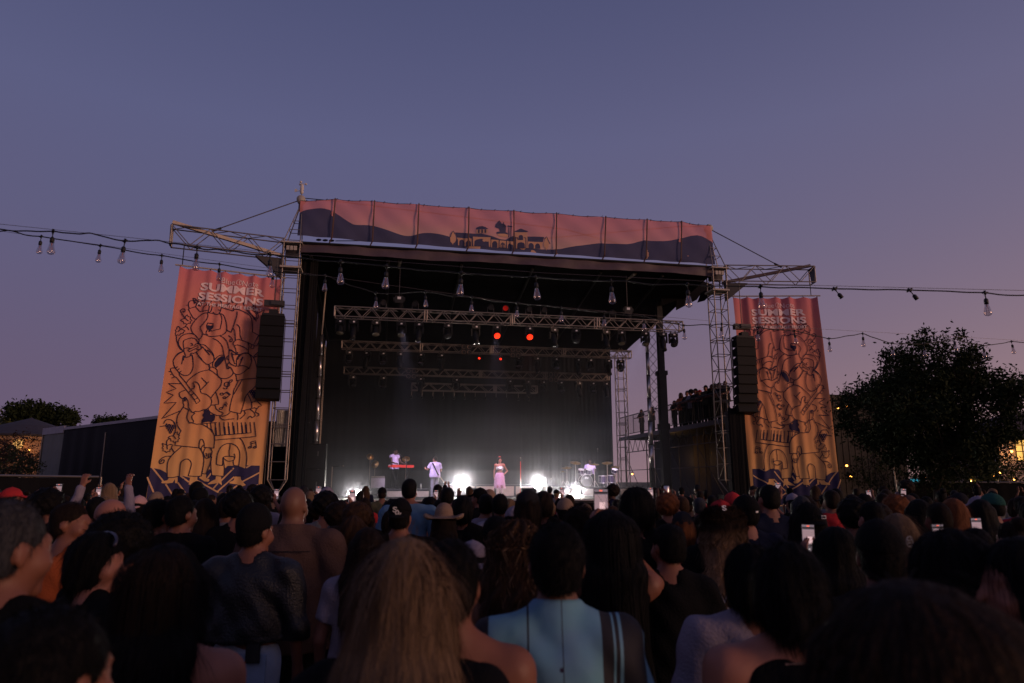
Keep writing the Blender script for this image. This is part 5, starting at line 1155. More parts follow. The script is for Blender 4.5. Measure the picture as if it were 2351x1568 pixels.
ho = thing('stucco_house', 'cream stucco house with dark hip roof and glowing arched window at the right edge', 'house', P(2400, 1105, 55)); hx = P(2400, 1105, 55).x; ho.location = (hx, 55, 0); MW[ho.name] = Matrix.Translation((hx, 55, 0))
x0 = P(2290, 1040, 55).x; x1 = x0 + 12; ze = P(2340, 1003, 55).z
M_STUC = mat('cream_stucco', (.52, .40, .34), .9, 0, .15, 2, .3, 30)
part(ho, 'wall', M_STUC, lambda m: m.box(((x0 + x1) / 2, 59, ze / 2), (12, 8, ze)))
part(ho, 'roof', mat('brown_tile_roof', (.055, .035, .032), .8, 0, .4, 5, .5, 12), lambda m: m.add([(x0 - .9, 54.1, ze), (x1 + .9, 54.1, ze), (x1 + .9, 63.9, ze), (x0 - .9, 63.9, ze), (x0 + 4, 59, ze + 2.3), (x1 - 4, 59, ze + 2.3), (x0 - .9, 54.1, ze - .25), (x1 + .9, 54.1, ze - .25), (x0 - .9, 63.9, ze - .25)], [(0, 1, 5, 4), (1, 2, 5), (2, 3, 4, 5), (3, 0, 4), (6, 7, 1, 0), (8, 6, 0, 3)]))
part(ho, 'eave_vent', M_BLACK, lambda m: m.box((P(2344, 994, 55).x, 54.97, ze - .45), (.5, .05, .22)))
wx = P(2347, 1032, 55); 
win = part(ho, 'window', mat('warm_lit_window', (1, .7, .25), .5, emit=(1, .55, .12), estr=.8), lambda m: m.prism([(-.8, -.9), (.8, -.9), (.8, .3), (.5, .65), (0, .8), (-.5, .65), (-.8, .3)], Matrix(((1, 0, 0, wx.x + .25), (0, 0, -1, 54.98), (0, 1, 0, wx.z), (0, 0, 0, 1))), .04))
part(win, 'frame', M_BLACK, lambda m: [m.box((wx.x + .25 + dx, 54.92, wx.z - .1), (.06, .05, 1.6)) for dx in (-.83, -.28, .28, .83)] + [m.box((wx.x + .25, 54.92, wx.z + dz), (1.7, .05, .06)) for dz in (-.9, -.15, .35)])
amber('wall_lantern', 'bright amber lantern beside the arched window of the stucco house', Vector((P(2320, 1036, 54.5).x, 54.4, P(2320, 1036, 54.5).z)), 40, .10)
rf = thing('garden_fence', 'low black fence with pale top rail at the right edge behind the crowd', 'fence', P(2250, 1105, 22)); g0, g1 = P(2065, 1108, 22), P(2420, 1112, 21)
drape(rf, 'scrim', Vector((g0.x, g0.y, 0)), Vector((g1.x, g1.y, 0)), .02, 1.84, 5, .03, M_DRAPE); rod(rf, 'top_rail', (g0.x, g0.y, 1.87), (g1.x, g1.y, 1.87), .02, M_STEEL)
for k in range(4): p = g0.lerp(g1, k / 3); rod(rf, 'post', (p.x, p.y + .12, 0), (p.x, p.y + .12, 1.95), .025, M_STEEL)
for i, (x, y, Y, e) in enumerate(((2122, 1097, 26, 10), (2228, 1104, 26, 10), (2283, 1093, 29, 9), (2296, 1084, 29, 9), (2328, 1100, 28, 14))):
    amber('garden_lamp', ['amber garden lamp just right of the oak trunk', 'amber garden lamp low under the oak crown', 'amber garden lamp inside the glowing shrub, lower one', 'amber garden lamp inside the glowing shrub, upper one', 'amber garden lamp at the right edge above the fence'][i], P(x, y, Y), e, .045)
bs = thing('blue_screen', 'small blue lit screen behind the oak trunk', 'screen', P(2101, 1104, 24)); c = P(2101, 1104, 24)
part(bs, 'display', mat('blue_display', (.02, .2, .3), .4, emit=(.02, .35, .5), estr=.5), lambda m: m.box(c, (.30, .03, .13))); part(bs, 'stand', M_BLACK, lambda m: [m.tube((c.x, c.y + .05, 0), (c.x, c.y + .05, c.z), .03), m.box(c + Vector((0, .03, 0)), (.34, .03, .17))])
pl_ = thing('light_pole', 'thin pale pole standing between the slatted wall and the oak', 'pole', P(2054, 1105, 23)); c = P(2051, 1071, 23)
part(pl_, 'shaft', M_PIPE, lambda m: m.tube((c.x + .06, 23, 0), (c.x, 23, c.z), .025)); part(pl_, 'cap', M_STEELD, lambda m: m.box((c.x, 23, c.z), (.08, .08, .05)))
# ================================================================ PEOPLE (one continuous body surface from smooth-blended volumes)
class Field:
    def __init__(s, lo, hi, res):
        s.lo = np.array(lo, np.float32); s.res = res; s.n = np.ceil((np.array(hi) - s.lo) / res).astype(int) + 1
        s.D = np.full(s.n, .3, np.float32)
    def _sl(s, lo, hi):
        a = np.maximum(0, np.floor((np.array(lo) - s.lo) / s.res).astype(int)); b = np.minimum(s.n, np.ceil((np.array(hi) - s.lo) / s.res).astype(int) + 1)
        if np.any(b <= a): return None, None
        g = np.meshgrid(*[s.lo[k] + s.res * np.arange(a[k], b[k], dtype=np.float32) for k in range(3)], indexing='ij')
        return tuple(slice(a[k], b[k]) for k in range(3)), np.stack(g, -1)
    def _mix(s, sl, d, k, sub):
        A = s.D[sl]
        if sub:
            h = np.clip(.5 - .5 * (A + d) / k, 0, 1); s.D[sl] = A * (1 - h) - d * h + k * h * (1 - h)
        else:
            h = np.clip(.5 + .5 * (A - d) / k, 0, 1); s.D[sl] = A * (1 - h) + d * h - k * h * (1 - h)
    def cone(s, p0, p1, r0, r1=None, k=.03, sub=False, flat=None, cut=False):
        p0, p1 = np.array(p0, np.float32), np.array(p1, np.float32); r1 = r0 if r1 is None else r1; m = max(r0, r1) + k + 2 * s.res
        sl, G = s._sl(np.minimum(p0, p1) - m, np.maximum(p0, p1) + m)
        if sl is None: return
        ba = p1 - p0; t = np.clip(((G - p0) @ ba) / max(1e-9, ba @ ba), 0, 1); q = G - p0 - t[..., None] * ba
        if flat is not None: q = q * np.array(flat, np.float32)
        d = np.sqrt((q * q).sum(-1)) - (r0 + (r1 - r0) * t)
        if cut: d = np.maximum(d, (G - p1) @ (ba / np.linalg.norm(ba)))
        s._mix(sl, d, k, sub)
    def ell(s, c, r, k=.03, sub=False, R_=None, noise=None):
        c = np.array(c, np.float32); r = np.array(r, np.float32); m = r.max() + k + 2 * s.res
        sl, G = s._sl(c - m, c + m)
        if sl is None: return
        q = G - c
        if R_ is not None: q = q @ R_
        a = q / r; k0 = np.sqrt((a * a).sum(-1)) + 1e-6; b = a / r; k1 = np.sqrt((b * b).sum(-1)) + 1e-6
        d = k0 * (k0 - 1) / k1
        if noise is not None: d = d + noise(G)
        s._mix(sl, d, k, sub)
    def plane(s, p, n, k=.01):                        # keep the side n points away from
        n = np.array(n, np.float32); n /= np.linalg.norm(n); sl, G = s._sl(s.lo, s.lo + s.n * s.res); d = (G - np.array(p, np.float32)) @ n
        A = s.D; h = np.clip(.5 - .5 * (A - d) / k, 0, 1); s.D = (A * (1 - h) + d * h + k * h * (1 - h)).astype(np.float32)
    def noise(s, fn):
        sl, G = s._sl(s.lo, s.lo + s.n * s.res); s.D += fn(G).astype(np.float32)
    def mesh(s, name, m):
        D = s.D; ins = D < 0; n = D.shape
        c = ins[:-1, :-1, :-1].astype(np.int8)
        tot = np.zeros((n[0] - 1, n[1] - 1, n[2] - 1), np.int8)
        for i in (0, 1):
            for j in (0, 1):
                for k in (0, 1): tot += ins[i:n[0] - 1 + i, j:n[1] - 1 + j, k:n[2] - 1 + k]
        act = (tot > 0) & (tot < 8); ci = np.argwhere(act); idx = np.full(act.shape, -1, np.int32); idx[act] = np.arange(len(ci))
        acc = np.zeros((len(ci), 3), np.float32); cnt = np.zeros(len(ci), np.float32)
        cor = [(i, j, k) for i in (0, 1) for j in (0, 1) for k in (0, 1)]
        val = {q: D[ci[:, 0] + q[0], ci[:, 1] + q[1], ci[:, 2] + q[2]] for q in cor}
        for q in cor:
            for ax in range(3):
                if q[ax]: continue
                w = list(q); w[ax] = 1; w = tuple(w); a, b = val[q], val[w]; cr_ = (a < 0) != (b < 0)
                t = np.where(cr_, a / np.where(cr_, a - b, 1), 0); p = np.tile(np.array(q, np.float32), (len(ci), 1)); p[:, ax] = t
                acc += p * cr_[:, None]; cnt += cr_
        V = (ci + acc / np.maximum(cnt, 1)[:, None]) * s.res + s.lo
        Q = []
        for ax in range(3):
            o1, o2 = [(1, 2), (2, 0), (0, 1)][ax]
            sl0 = [slice(None)] * 3; sl1 = [slice(None)] * 3; sl0[ax] = slice(0, n[ax] - 1); sl1[ax] = slice(1, n[ax])
            A, B = ins[tuple(sl0)], ins[tuple(sl1)]; e = np.argwhere(A != B); fl = A[A != B]
            ok = (e[:, o1] > 0) & (e[:, o2] > 0) & (e[:, o1] < n[o1] - 1) & (e[:, o2] < n[o2] - 1); e, fl = e[ok], fl[ok]
            def at(d1, d2): z = e.copy(); z[:, o1] -= d1; z[:, o2] -= d2; return idx[z[:, 0], z[:, 1], z[:, 2]]
            q = np.stack([at(1, 1), at(0, 1), at(0, 0), at(1, 0)], 1); q[~fl] = q[~fl][:, ::-1]; Q.append(q)
        Q = np.concatenate(Q)
        me = bpy.data.meshes.new(name); me.vertices.add(len(V)); me.vertices.foreach_set('co', V.astype(np.float32).ravel()); nq = len(Q)
        me.loops.add(4 * nq); me.loops.foreach_set('vertex_index', Q.astype(np.int32).ravel()); me.polygons.add(nq); me.polygons.foreach_set('loop_start', np.arange(0, 4 * nq, 4, dtype=np.int32))
        me.update(); me.shade_smooth()
        if m is not None: me.materials.append(m)
        return me
def rz3(a): c, s = math.cos(a), math.sin(a); return np.array(((c, -s, 0), (s, c, 0), (0, 0, 1)), np.float32)
def rx3(a): c, s = math.cos(a), math.sin(a); return np.array(((1, 0, 0), (0, c, -s), (0, s, c)), np.float32)
def ry3(a): c, s = math.cos(a), math.sin(a); return np.array(((c, 0, s), (0, 1, 0), (-s, 0, c)), np.float32)
PIV = np.array((0, -.005, 1.555), np.float32)
ARMS = {  # elbow, wrist, hand direction, palm normal   (person faces +y, x is their right)
    'down': ((.255, -.03, 1.14), (.265, .05, .90), (0, .12, -1), (-1, .2, 0)),
    'fold': ((.27, -.02, 1.15), (.12, .20, 1.12), (-.9, .3, .1), (0, -1, 0)),
    'phone': ((.26, .14, 1.30), (.055, .31, 1.53), (-.05, .2, 1), (-.9, .2, .1)),
    'phonehi': ((.25, .17, 1.50), (.060, .27, 1.74), (-.02, .12, 1), (-.9, .2, .1)),
    'film': ((.25, .15, 1.40), (.055, .29, 1.645), (-.02, .12, 1), (-.9, .2, .1)),
    'up': ((.30, .06, 1.62), (.24, .10, 1.88), (-.1, .1, 1), (0, 1, .2)),
    'keys': ((.25, .14, 1.16), (.22, .40, 1.10), (-.1, 1, -.15), (0, 0, -1)),
    'hip': ((.36, -.06, 1.16), (.20, .03, 1.0), (-.6, .3, -.6), (-1, 0, 0)),
    'out': ((.40, .12, 1.30), (.58, .30, 1.36), (.7, .6, .2), (0, 0, -1)),
    'guitar': ((.26, .02, 1.16), (.10, .22, 1.02), (-.8, .5, -.2), (0, -1, 0)),
    'neck': ((.30, .06, 1.20), (.36, .28, 1.22), (.1, .6, .5), (-1, 0, 0)),
    'drum': ((.27, .10, 1.20), (.22, .34, 1.26), (-.1, 1, .1), (0, 0, -1)),
    'rail': ((.26, .14, 1.2), (.22, .36, 1.16), (-.2, 1, -.2), (0, 0, -1)),
}
def nrmz(v): v = np.array(v, np.float32); return v / np.linalg.norm(v)
def arm_pts(side, pose, wide=0.0):
    e, w, d, n = ARMS[pose]; sx_ = np.array((side, 1, 1), np.float32); wd = np.array((wide * side, 0, 0), np.float32)
    return np.array((side * .185, -.012, 1.415), np.float32) + wd, np.array(e) * sx_ + wd, np.array(w) * sx_ + wd * .6, nrmz(np.array(d) * sx_), nrmz(np.array(n) * sx_)
def hand(F, side, wr, d, n, grip):
    sd_ = np.cross(d, n); sd_ /= np.linalg.norm(sd_)
    n = np.cross(sd_, d)
    c = wr + d * .02
    for q in (-.022, -.007, .008, .022): F.cone(wr + sd_ * q * .7, c + d * .065 + sd_ * q, .014, .012, .012)
    lens = (.062, .078, .084, .074)
    curl = .35 if grip == 0 else 1.15
    thumb_side = 1 if np.dot(sd_, np.array((side, 0, 0))) < 0 else -1
    for i, q in enumerate((-.030, -.010, .010, .030)):
        ll = lens[i] if thumb_side > 0 else lens[3 - i]
        b0 = c + d * .07 + sd_ * q * .95; d1 = d * math.cos(curl * .5) + n * math.sin(curl * .5); b1 = b0 + d1 * ll * .5 + sd_ * q * .12
        d2 = d * math.cos(curl * 1.4) + n * math.sin(curl * 1.4); b2 = b1 + d2 * ll * .5
        F.cone(b0, b1, .0092, .0085, .006); F.cone(b1, b2, .0085, .0072, .005)
    t0 = c + d * .012 + sd_ * thumb_side * .026; t1 = t0 + (sd_ * thumb_side * .6 + d * .6 + n * .4) * .038; t2 = t1 + (d * .8 + n * (.3 if not grip else .7)) * .03
    F.cone(t0, t1, .0125, .0100, .01); F.cone(t1, t2, .0100, .0085, .005)
def body_mesh(name, m, res=.014, arms=('down', 'down'), yaw=0.0, nod=0.0, female=False, fat=0.0, wide=0.0, hands=False, sit=False, legs=True, grip=(0, 0), roll=0.0):
    F = Field((-.72, -.42, 0 if legs and not sit else .42), (.72, .62 if sit else .50, 2.12), res)
    fw = -.01 if female else 0
    HR = rz3(yaw) @ rx3(nod) @ ry3(roll)
    H = lambda p: PIV + HR @ (np.array(p, np.float32) - PIV)
    F.ell((0, 0, .99), (.165 + fat, .115 + fat, .14), .05); F.ell((0, .005, 1.13), (.135 + fat + fw, .10 + fat, .17), .06)
    F.ell((0, .0, 1.30), (.165 + fat * .7 + fw, .112 + fat * .6, .19), .05); F.ell((0, -.035, 1.36), (.155 + wide + fw, .075, .115), .05)
    if female:
        for s_ in (-1, 1): F.ell((s_ * .075, .085, 1.27), (.065, .06, .065), .04)
    for s_ in (-1, 1): F.cone((s_ * .035, -.02, 1.50), (s_ * (.165 + wide), -.015, 1.425), .045, .05, .05)
    F.cone((0, -.02, 1.43), H((0, 0, 1.585)), .060 + fat * .3, .054 + fat * .25, .035)
    # head
    F.ell(H((0, -.008, 1.668)), (.076, .096, .098), .025, R_=HR); F.ell(H((0, .040, 1.592)), (.058, .060, .068), .03, R_=HR); F.ell(H((0, .052, 1.635)), (.060, .050, .075), .02, R_=HR)
    F.cone(H((0, .098, 1.655)), H((0, .120, 1.612)), .009, .014, .012); F.cone(H((-.04, .086, 1.668)), H((.04, .086, 1.668)), .012, .012, .015)
    F.cone(H((-.018, .100, 1.572)), H((.018, .100, 1.572)), .0085, .0085, .008); F.cone(H((-.014, .098, 1.560)), H((.014, .098, 1.560)), .0085, .0085, .006); F.ell(H((0, .088, 1.535)), (.026, .020, .02), .015, R_=HR)
    for s_ in (-1, 1):
        F.ell(H((s_ * .031, .107, 1.647)), (.018, .012, .010), .008, True, R_=HR); F.ell(H((s_ * .031, .092, 1.646)), (.013, .012, .010), .003, R_=HR)
        F.ell(H((s_ * .079, -.008, 1.635)), (.010, .022, .033), .008, R_=HR); F.ell(H((s_ * .048, .066, 1.607)), (.026, .03, .03), .02, R_=HR)
    # arms
    for s_, pose, gr in ((-1, arms[0], grip[0]), (1, arms[1], grip[1])):
        sh, e, w, d, n = arm_pts(s_, pose, wide)
        F.cone(sh - np.array((s_ * .02, 0, .01)), sh, .062, .056, .05); F.cone(sh, e, .052 + fat * .4, .040 + fat * .3, .035); F.cone(e, w, .039 + fat * .25, .0265, .02)
        if hands: hand(F, s_, w, d, n, gr)
        else: F.cone(w, w + d * .09, .030, .034, .015, flat=None); F.cone(w + d * .08, w + d * .15 + n * .03, .030, .014, .015); F.cone(w + d * .03, w + d * .075 - np.cross(d, n) * .045 * (-1 if np.dot(np.cross(d, n), (s_, 0, 0)) < 0 else 1), .014, .010, .012)
    # legs
    if sit:
        for s_ in (-1, 1): F.cone((s_ * .09, .02, .95), (s_ * .15, .44, .93), .085, .058, .04); F.cone((s_ * .15, .44, .93), (s_ * .15, .40, .50), .055, .04, .03); F.cone((s_ * .15, .38, .47), (s_ * .16, .54, .455), .036, .03, .02)
    elif legs:
        for s_ in (-1, 1):
            F.cone((s_ * .088, 0, .93), (s_ * .098, .012, .50), .090 + fat * .6, .056 + fat * .2, .04); F.cone((s_ * .098, .012, .50), (s_ * .10, -.015, .10), .054, .036, .03); F.ell((s_ * .1, -.03, .36), (.048, .05, .13), .03)
            F.cone((s_ * .10, -.03, .045), (s_ * .115, .13, .038), .040, .036, .03)
    return F.mesh(name, m)
def wob(f, amp, seed=0.0):
    return lambda G: amp * (np.sin(G[..., 0] * f + seed + 2 * np.sin(G[..., 2] * f * .35)) * np.sin(G[..., 2] * f * .8 + seed * 2 + G[..., 1] * f * .6) + .5 * np.sin((G[..., 0] + G[..., 2] * .7) * f * 1.9 + seed))
def top_mesh(name, m, res=.014, arms=('down', 'down'), female=False, fat=0.0, wide=0.0, sleeve=.62, collar=0.0, hem=.86, loose=.0, tank=False, seed=1.0, fold=.0035, sit=False):
    F = Field((-.70, -.40, hem - .03), (.70, .50, 1.98), res); f = fat + loose; fw = -.01 if female else 0
    F.cone((0, 0, 1.12), (0, 0, .84), .125 + f, .140 + f, .05, flat=(.72, 1, 1)); F.ell((0, 0, .95), (.192 + f, .142 + f, .20), .05); F.ell((0, .005, 1.13), (.150 + f + fw, .116 + f, .18), .07)
    F.ell((0, .0, 1.295), (.180 + f * .8 + fw, .127 + f * .8, .195), .05); F.ell((0, -.035, 1.365), (.168 + wide, .088, .115), .05)
    if female:
        for s_ in (-1, 1): F.ell((s_ * .075, .085, 1.27), (.076, .07, .075), .04)
    if not tank:
        for s_ in (-1, 1): F.cone((s_ * .050, -.02, 1.492), (s_ * (.165 + wide), -.015, 1.428), .053, .060, .05)
    else:
        for s_ in (-1, 1): F.cone((s_ * .095, -.03, 1.46), (s_ * .115, -.06, 1.36), .030, .05, .03)
    if sleeve > 0:
        for s_, pose in ((-1, arms[0]), (1, arms[1])):
            sh, e, w, d, n = arm_pts(s_, pose, wide)
            F.cone(sh - np.array((s_ * .02, 0, .01)), sh, .075, .068, .05)
            if sleeve <= 1: F.cone(sh, sh + (e - sh) * sleeve, .066 + f * .6, .060 + f * .6, .03, cut=True)
            else: F.cone(sh, e, .066 + f * .6, .054 + f * .5, .03); F.cone(e, e + (w - e) * min(1, sleeve - 1), .053 + f * .5, .042 + f * .3, .02)
    F.noise(wob(26, fold, seed))
    F.cone((0, -.02, 1.44), (0, .01, 1.62), .066 + fat * .3, .064 + fat * .3, .008, sub=True) if not collar else None
    if collar: F.cone((0, -.02, 1.45), (0, -.004, 1.50 + collar), .078 + fat * .3, .070 + fat * .3, .02); F.plane((0, 0, 1.50 + collar), (0, .12, 1), .004) if not any(a in ('phonehi', 'up', 'phone') for a in arms) else None
    sl, G = F._sl(F.lo, F.lo + F.n * F.res); zz = hem - G[..., 2]; F.D = np.maximum(F.D, zz.astype(np.float32))
    return F.mesh(name, m)
def legs_mesh(name, m, res=.016, fat=0.0, sit=False, skirt=False, seed=2.0):
    F = Field((-.35, -.3, .0), (.35, .62, 1.14), res)
    F.ell((0, 0, .99), (.176 + fat, .126 + fat, .13), .05)
    for s_ in (-1, 1):
        if sit: F.cone((s_ * .09, .02, .95), (s_ * .15, .44, .93), .097, .070, .04); F.cone((s_ * .15, .44, .93), (s_ * .15, .40, .52), .068, .06, .03)
        else: F.cone((s_ * .088, 0, .93), (s_ * .098, .012, .50), .102 + fat * .6, .072 + fat * .3, .03); F.cone((s_ * .098, .012, .50), (s_ * .10, -.015, .09), .076, .066, .03); F.ell((s_ * .1, -.03, .36), (.062, .066, .16), .03)
    if not sit:
        for s_ in (-1, 1): F.cone((s_ * .10, -.035, .05), (s_ * .117, .14, .042), .050, .045, .02)
    F.noise(wob(30, .003, seed))
    sl, G = F._sl(F.lo, F.lo + F.n * F.res); F.D = np.maximum(F.D, (G[..., 2] - 1.10).astype(np.float32))
    return F.mesh(name, m)
def hair_mesh(name, m, style, res=.009, yaw=0.0, nod=0.0, length=.45, width=1.0, seed=0.0, wave=0.0, roll=0.0):
    HR = rz3(yaw) @ rx3(nod) @ ry3(roll); H = lambda p: PIV + HR @ (np.array(p, np.float32) - PIV)
    zlo = 1.655 - length - .08 if style == 'long' else 1.40
    F = Field((-.26, -.30, zlo), (.26, .26, 1.93), res)
    ang = lambda G: np.arctan2(G[..., 0] - 0, -(G[..., 1] + .01))
    if style == 'long':
        F.ell(H((0, -.014, 1.676)), (.090 * width, .110, .108), .02, R_=HR)
        b = H((0, -.06, 1.66)); e1 = np.array((0, -.105, 1.47)); e2 = np.array((.01, -.135, 1.655 - length))
        for q in (-1, -.5, 0, .5, 1):
            w_ = .062 * width
            a0 = H((q * w_ * .95, -.05 + .025 * q * q, 1.65)); a1 = np.array((q * w_ * 1.45, e1[1] + .03 * q * q, 1.47)); a2 = np.array((q * w_ * 1.75, e2[1] + .03 * q * q + .012 * math.sin(q * 5 + seed), 1.655 - length + .04 * q * q))
            F.cone(a0, a1, .050, .048, .045); F.cone(a1, a2, .048, .026, .045)
        for s_ in (-1, 1): a0 = H((s_ * .078 * width, .02, 1.68)); a1 = H((s_ * .098 * width, .02, 1.54)); F.cone(a0, a1, .032, .030, .03); F.cone(a1, np.array((s_ * .115 * width, -.01, 1.655 - length * .7)), .030, .016, .03)
        F.noise(lambda G: .0020 * np.sin(ang(G) * 34 + 2.5 * np.sin(G[..., 2] * 9 + seed) + wave * 9 * np.sin(G[..., 2] * 24 + ang(G) * 3)) + (.0018 + .011 * wave) * np.sin(ang(G) * 11 + 3 * np.sin(G[..., 2] * (6 + 16 * wave) + seed)))
        F.ell(H((0, .118, 1.612)), (.070, .080, .100), .02, True, R_=HR)
    elif style == 'bob':
        F.ell(H((0, -.018, 1.665)), (.098 * width, .118, .118), .02, R_=HR); F.ell(H((0, -.035, 1.60)), (.098 * width, .105, .115), .03, R_=HR)
        F.noise(lambda G: .0035 * np.sin(ang(G) * 36 + 2 * np.sin(G[..., 2] * 11 + seed)) + .004 * np.sin(ang(G) * 9 + 4 * np.sin(G[..., 2] * 7 + seed)))
        F.ell(H((0, .12, 1.60)), (.066, .075, .09), .02, True, R_=HR); F.plane(H((0, 0, 1.525)), HR @ np.array((0, .1, -1)), .02)
    elif style == 'short':
        F.ell(H((0, -.016, 1.683)), (.083 * width, .103, .096), .02, R_=HR); F.ell(H((0, -.035, 1.63)), (.078, .080, .085), .02, R_=HR)
        F.noise(lambda G: .0022 * np.sin(G[..., 0] * 150 + seed + 3 * np.sin(G[..., 2] * 40)) * np.sin(G[..., 1] * 140 + 2 * np.sin(G[..., 2] * 60)) + .003 * np.sin(G[..., 0] * 40 + seed) * np.sin(G[..., 1] * 37 + G[..., 2] * 30))
        F.ell(H((0, .125, 1.615)), (.095, .085, .085), .015, True, R_=HR)
        for s_ in (-1, 1): F.ell(H((s_ * .085, .0, 1.625)), (.022, .034, .042), .008, True, R_=HR)
        F.plane(H((0, -.06, 1.572)), HR @ np.array((0, .35, -1)), .012)
    elif style == 'afro':
        F.ell(H((0, -.02, 1.70)), (.135 * width, .14, .13), .03, R_=HR)
        F.noise(lambda G: .010 * np.sin(G[..., 0] * 60 + seed) * np.sin(G[..., 1] * 57 + 1) * np.sin(G[..., 2] * 63 + seed) + .005 * np.sin(G[..., 0] * 130) * np.sin(G[..., 2] * 120 + G[..., 1] * 110))
        F.ell(H((0, .13, 1.61)), (.075, .085, .085), .015, True, R_=HR)
    elif style == 'bun':
        F.ell(H((0, -.016, 1.68)), (.083, .104, .098), .02, R_=HR); F.ell(H((0, -.035, 1.63)), (.078, .080, .085), .02, R_=HR); F.ell(H((0, -.09, 1.765)), (.052, .05, .045), .015, R_=HR)
        F.noise(lambda G: .003 * np.sin(ang(G) * 40 + seed + 3 * G[..., 2])); F.ell(H((0, .125, 1.615)), (.09, .085, .085), .015, True, R_=HR); F.plane(H((0, -.06, 1.572)), HR @ np.array((0, .3, -1)), .012)
    elif style == 'pony':
        F.ell(H((0, -.016, 1.68)), (.083, .104, .098), .02, R_=HR); F.ell(H((0, -.035, 1.63)), (.078, .080, .085), .02, R_=HR)
        a0 = H((0, -.115, 1.69)); F.cone(a0, H((0, -.165, 1.62)), .026, .036, .02); F.cone(H((0, -.165, 1.62)), (0, -.15, 1.42), .036, .016, .02)
        F.noise(lambda G: .003 * np.sin(ang(G) * 44 + seed + 4 * G[..., 2])); F.ell(H((0, .125, 1.615)), (.09, .085, .085), .015, True, R_=HR); F.plane(H((0, -.05, 1.40)), (0, 0, -1), .01)
    return F.mesh(name, m)
def cap_mesh(name, m, yaw=0.0, nod=0.0, back=False, res=.008, kind='cap'):
    HR = rz3(yaw) @ rx3(nod); H = lambda p: PIV + HR @ (np.array(p, np.float32) - PIV); F = Field((-.26, -.30, 1.50), (.26, .30, 1.95), res)
    if kind == 'beanie': F.ell(H((0, -.015, 1.695)), (.092, .112, .115), .02, R_=HR); F.plane(H((0, 0, 1.655)), HR @ np.array((0, .25, -1)), .01)
    elif kind == 'cowboy':
        F.ell(H((0, -.01, 1.75)), (.085, .105, .10), .02, R_=HR); F.plane(H((0, 0, 1.70)), HR @ np.array((0, 0, -1)), .01); F.ell(H((0, -.01, 1.712)), (.165, .19, .012), .03, R_=HR)
        for s_ in (-1, 1): F.ell(H((s_ * .15, -.01, 1.722)), (.045, .14, .013), .04, R_=HR @ ry3(-.6 * s_))
    else:
        F.ell(H((0, -.012, 1.685)), (.090, .112, .108), .02, R_=HR); F.plane(H((0, 0, 1.685)), HR @ np.array((0, .16 if not back else -.16, -1)), .01)
        sg = -1 if back else 1
        F.ell(H((0, sg * .115, 1.688 if not back else 1.665)), (.072, .085, .012), .012, R_=HR @ rx3(-.18 * sg))
        F.cone(H((0, -.012, 1.79)), H((0, -.012, 1.795)), .010, .008, .006)
    return F.mesh(name, m)
SKIN = [mat('skin_%s' % n, c, .55, 0, .12, 14, .05, 160, .35) for n, c in (('pale', (.30, .125, .088)), ('tan', (.20, .080, .052)), ('brown', (.15, .068, .045)), ('deep', (.075, .036, .025)))]
def hairm(name, c, c2=None):
    m = mat('hair_' + name, c, .6, 0, .5, 30, .35, 260, .08, stretch=(1, 1, .08)); return m
HAIR = {k: hairm(k, c) for k, c in (('black', (.005, .0045, .005)), ('dark', (.013, .008, .006)), ('brown', (.04, .021, .012)), ('blond', (.15, .095, .058)), ('red', (.13, .045, .018)), ('grey', (.035, .035, .040)))}
HAIR['ombre'] = hairm('ombre', (.02, .012, .008))
_t = HAIR['ombre'].node_tree; _tc = _t.nodes.new('ShaderNodeTexCoord'); _sx = _t.nodes.new('ShaderNodeSeparateXYZ'); _t.links.new(_tc.outputs['Object'], _sx.inputs[0])
_mr = _t.nodes.new('ShaderNodeMapRange'); _mr.inputs[1].default_value = 1.62; _mr.inputs[2].default_value = 1.32; _t.links.new(_sx.outputs['Z'], _mr.inputs[0])
_b = _t.nodes['Principled BSDF']; _src = _b.inputs['Base Color'].links[0].from_socket; _mx = _t.nodes.new('ShaderNodeMix'); _mx.data_type = 'RGBA'
_nz = [n for n in _t.nodes if n.type == 'TEX_NOISE'][0]; _mm = _t.nodes.new('ShaderNodeMath'); _mm.operation = 'MULTIPLY'; _t.links.new(_mr.outputs[0], _mm.inputs[0]); _mn = _t.nodes.new('ShaderNodeMapRange'); _mn.inputs[1].default_value = .05; _mn.inputs[2].default_value = .5; _t.links.new(_nz.outputs['Fac'], _mn.inputs[0]); _t.links.new(_mn.outputs[0], _mm.inputs[1])
_t.links.new(_mm.outputs[0], _mx.inputs['Factor']); _t.links.new(_src, _mx.inputs[6]); _mx.inputs[7].default_value = (.46, .27, .15, 1); _t.links.new(_mx.outputs[2], _b.inputs['Base Color'])
CLOTHC = {'black': (.006, .006, .007), 'charcoal': (.018, .018, .021), 'navy': (.010, .013, .03), 'white': (.22, .19, .24), 'brown': (.085, .05, .042), 'denim': (.10, .19, .30), 'lilac': (.60, .46, .74), 'red': (.42, .03, .035), 'orange': (.45, .10, .03), 'blue': (.20, .42, .54), 'pink': (.48, .28, .28), 'grey': (.14, .14, .15), 'green': (.02, .07, .06), 'olive': (.07, .07, .045), 'cream': (.22, .15, .11), 'magenta': (.40, .03, .26), 'jeans': (.46, .55, .72), 'slate': (.25, .24, .30), 'leather': (.008, .009, .013)}
def cloth(k): return mat('cloth_' + k, CLOTHC[k], .88 if k != 'leather' else .42, 0, .22, 9, .4, 90, .07 if k != 'leather' else .4)
def child(parent, name, me, m=None):
    o = bpy.data.objects.new(name, me); link(o); o.parent = parent
    if m is not None:
        if not me.materials: me.materials.append(m)
        o.material_slots[0].link = 'OBJECT'; o.material_slots[0].material = m
    return o
NPEOPLE = [0]
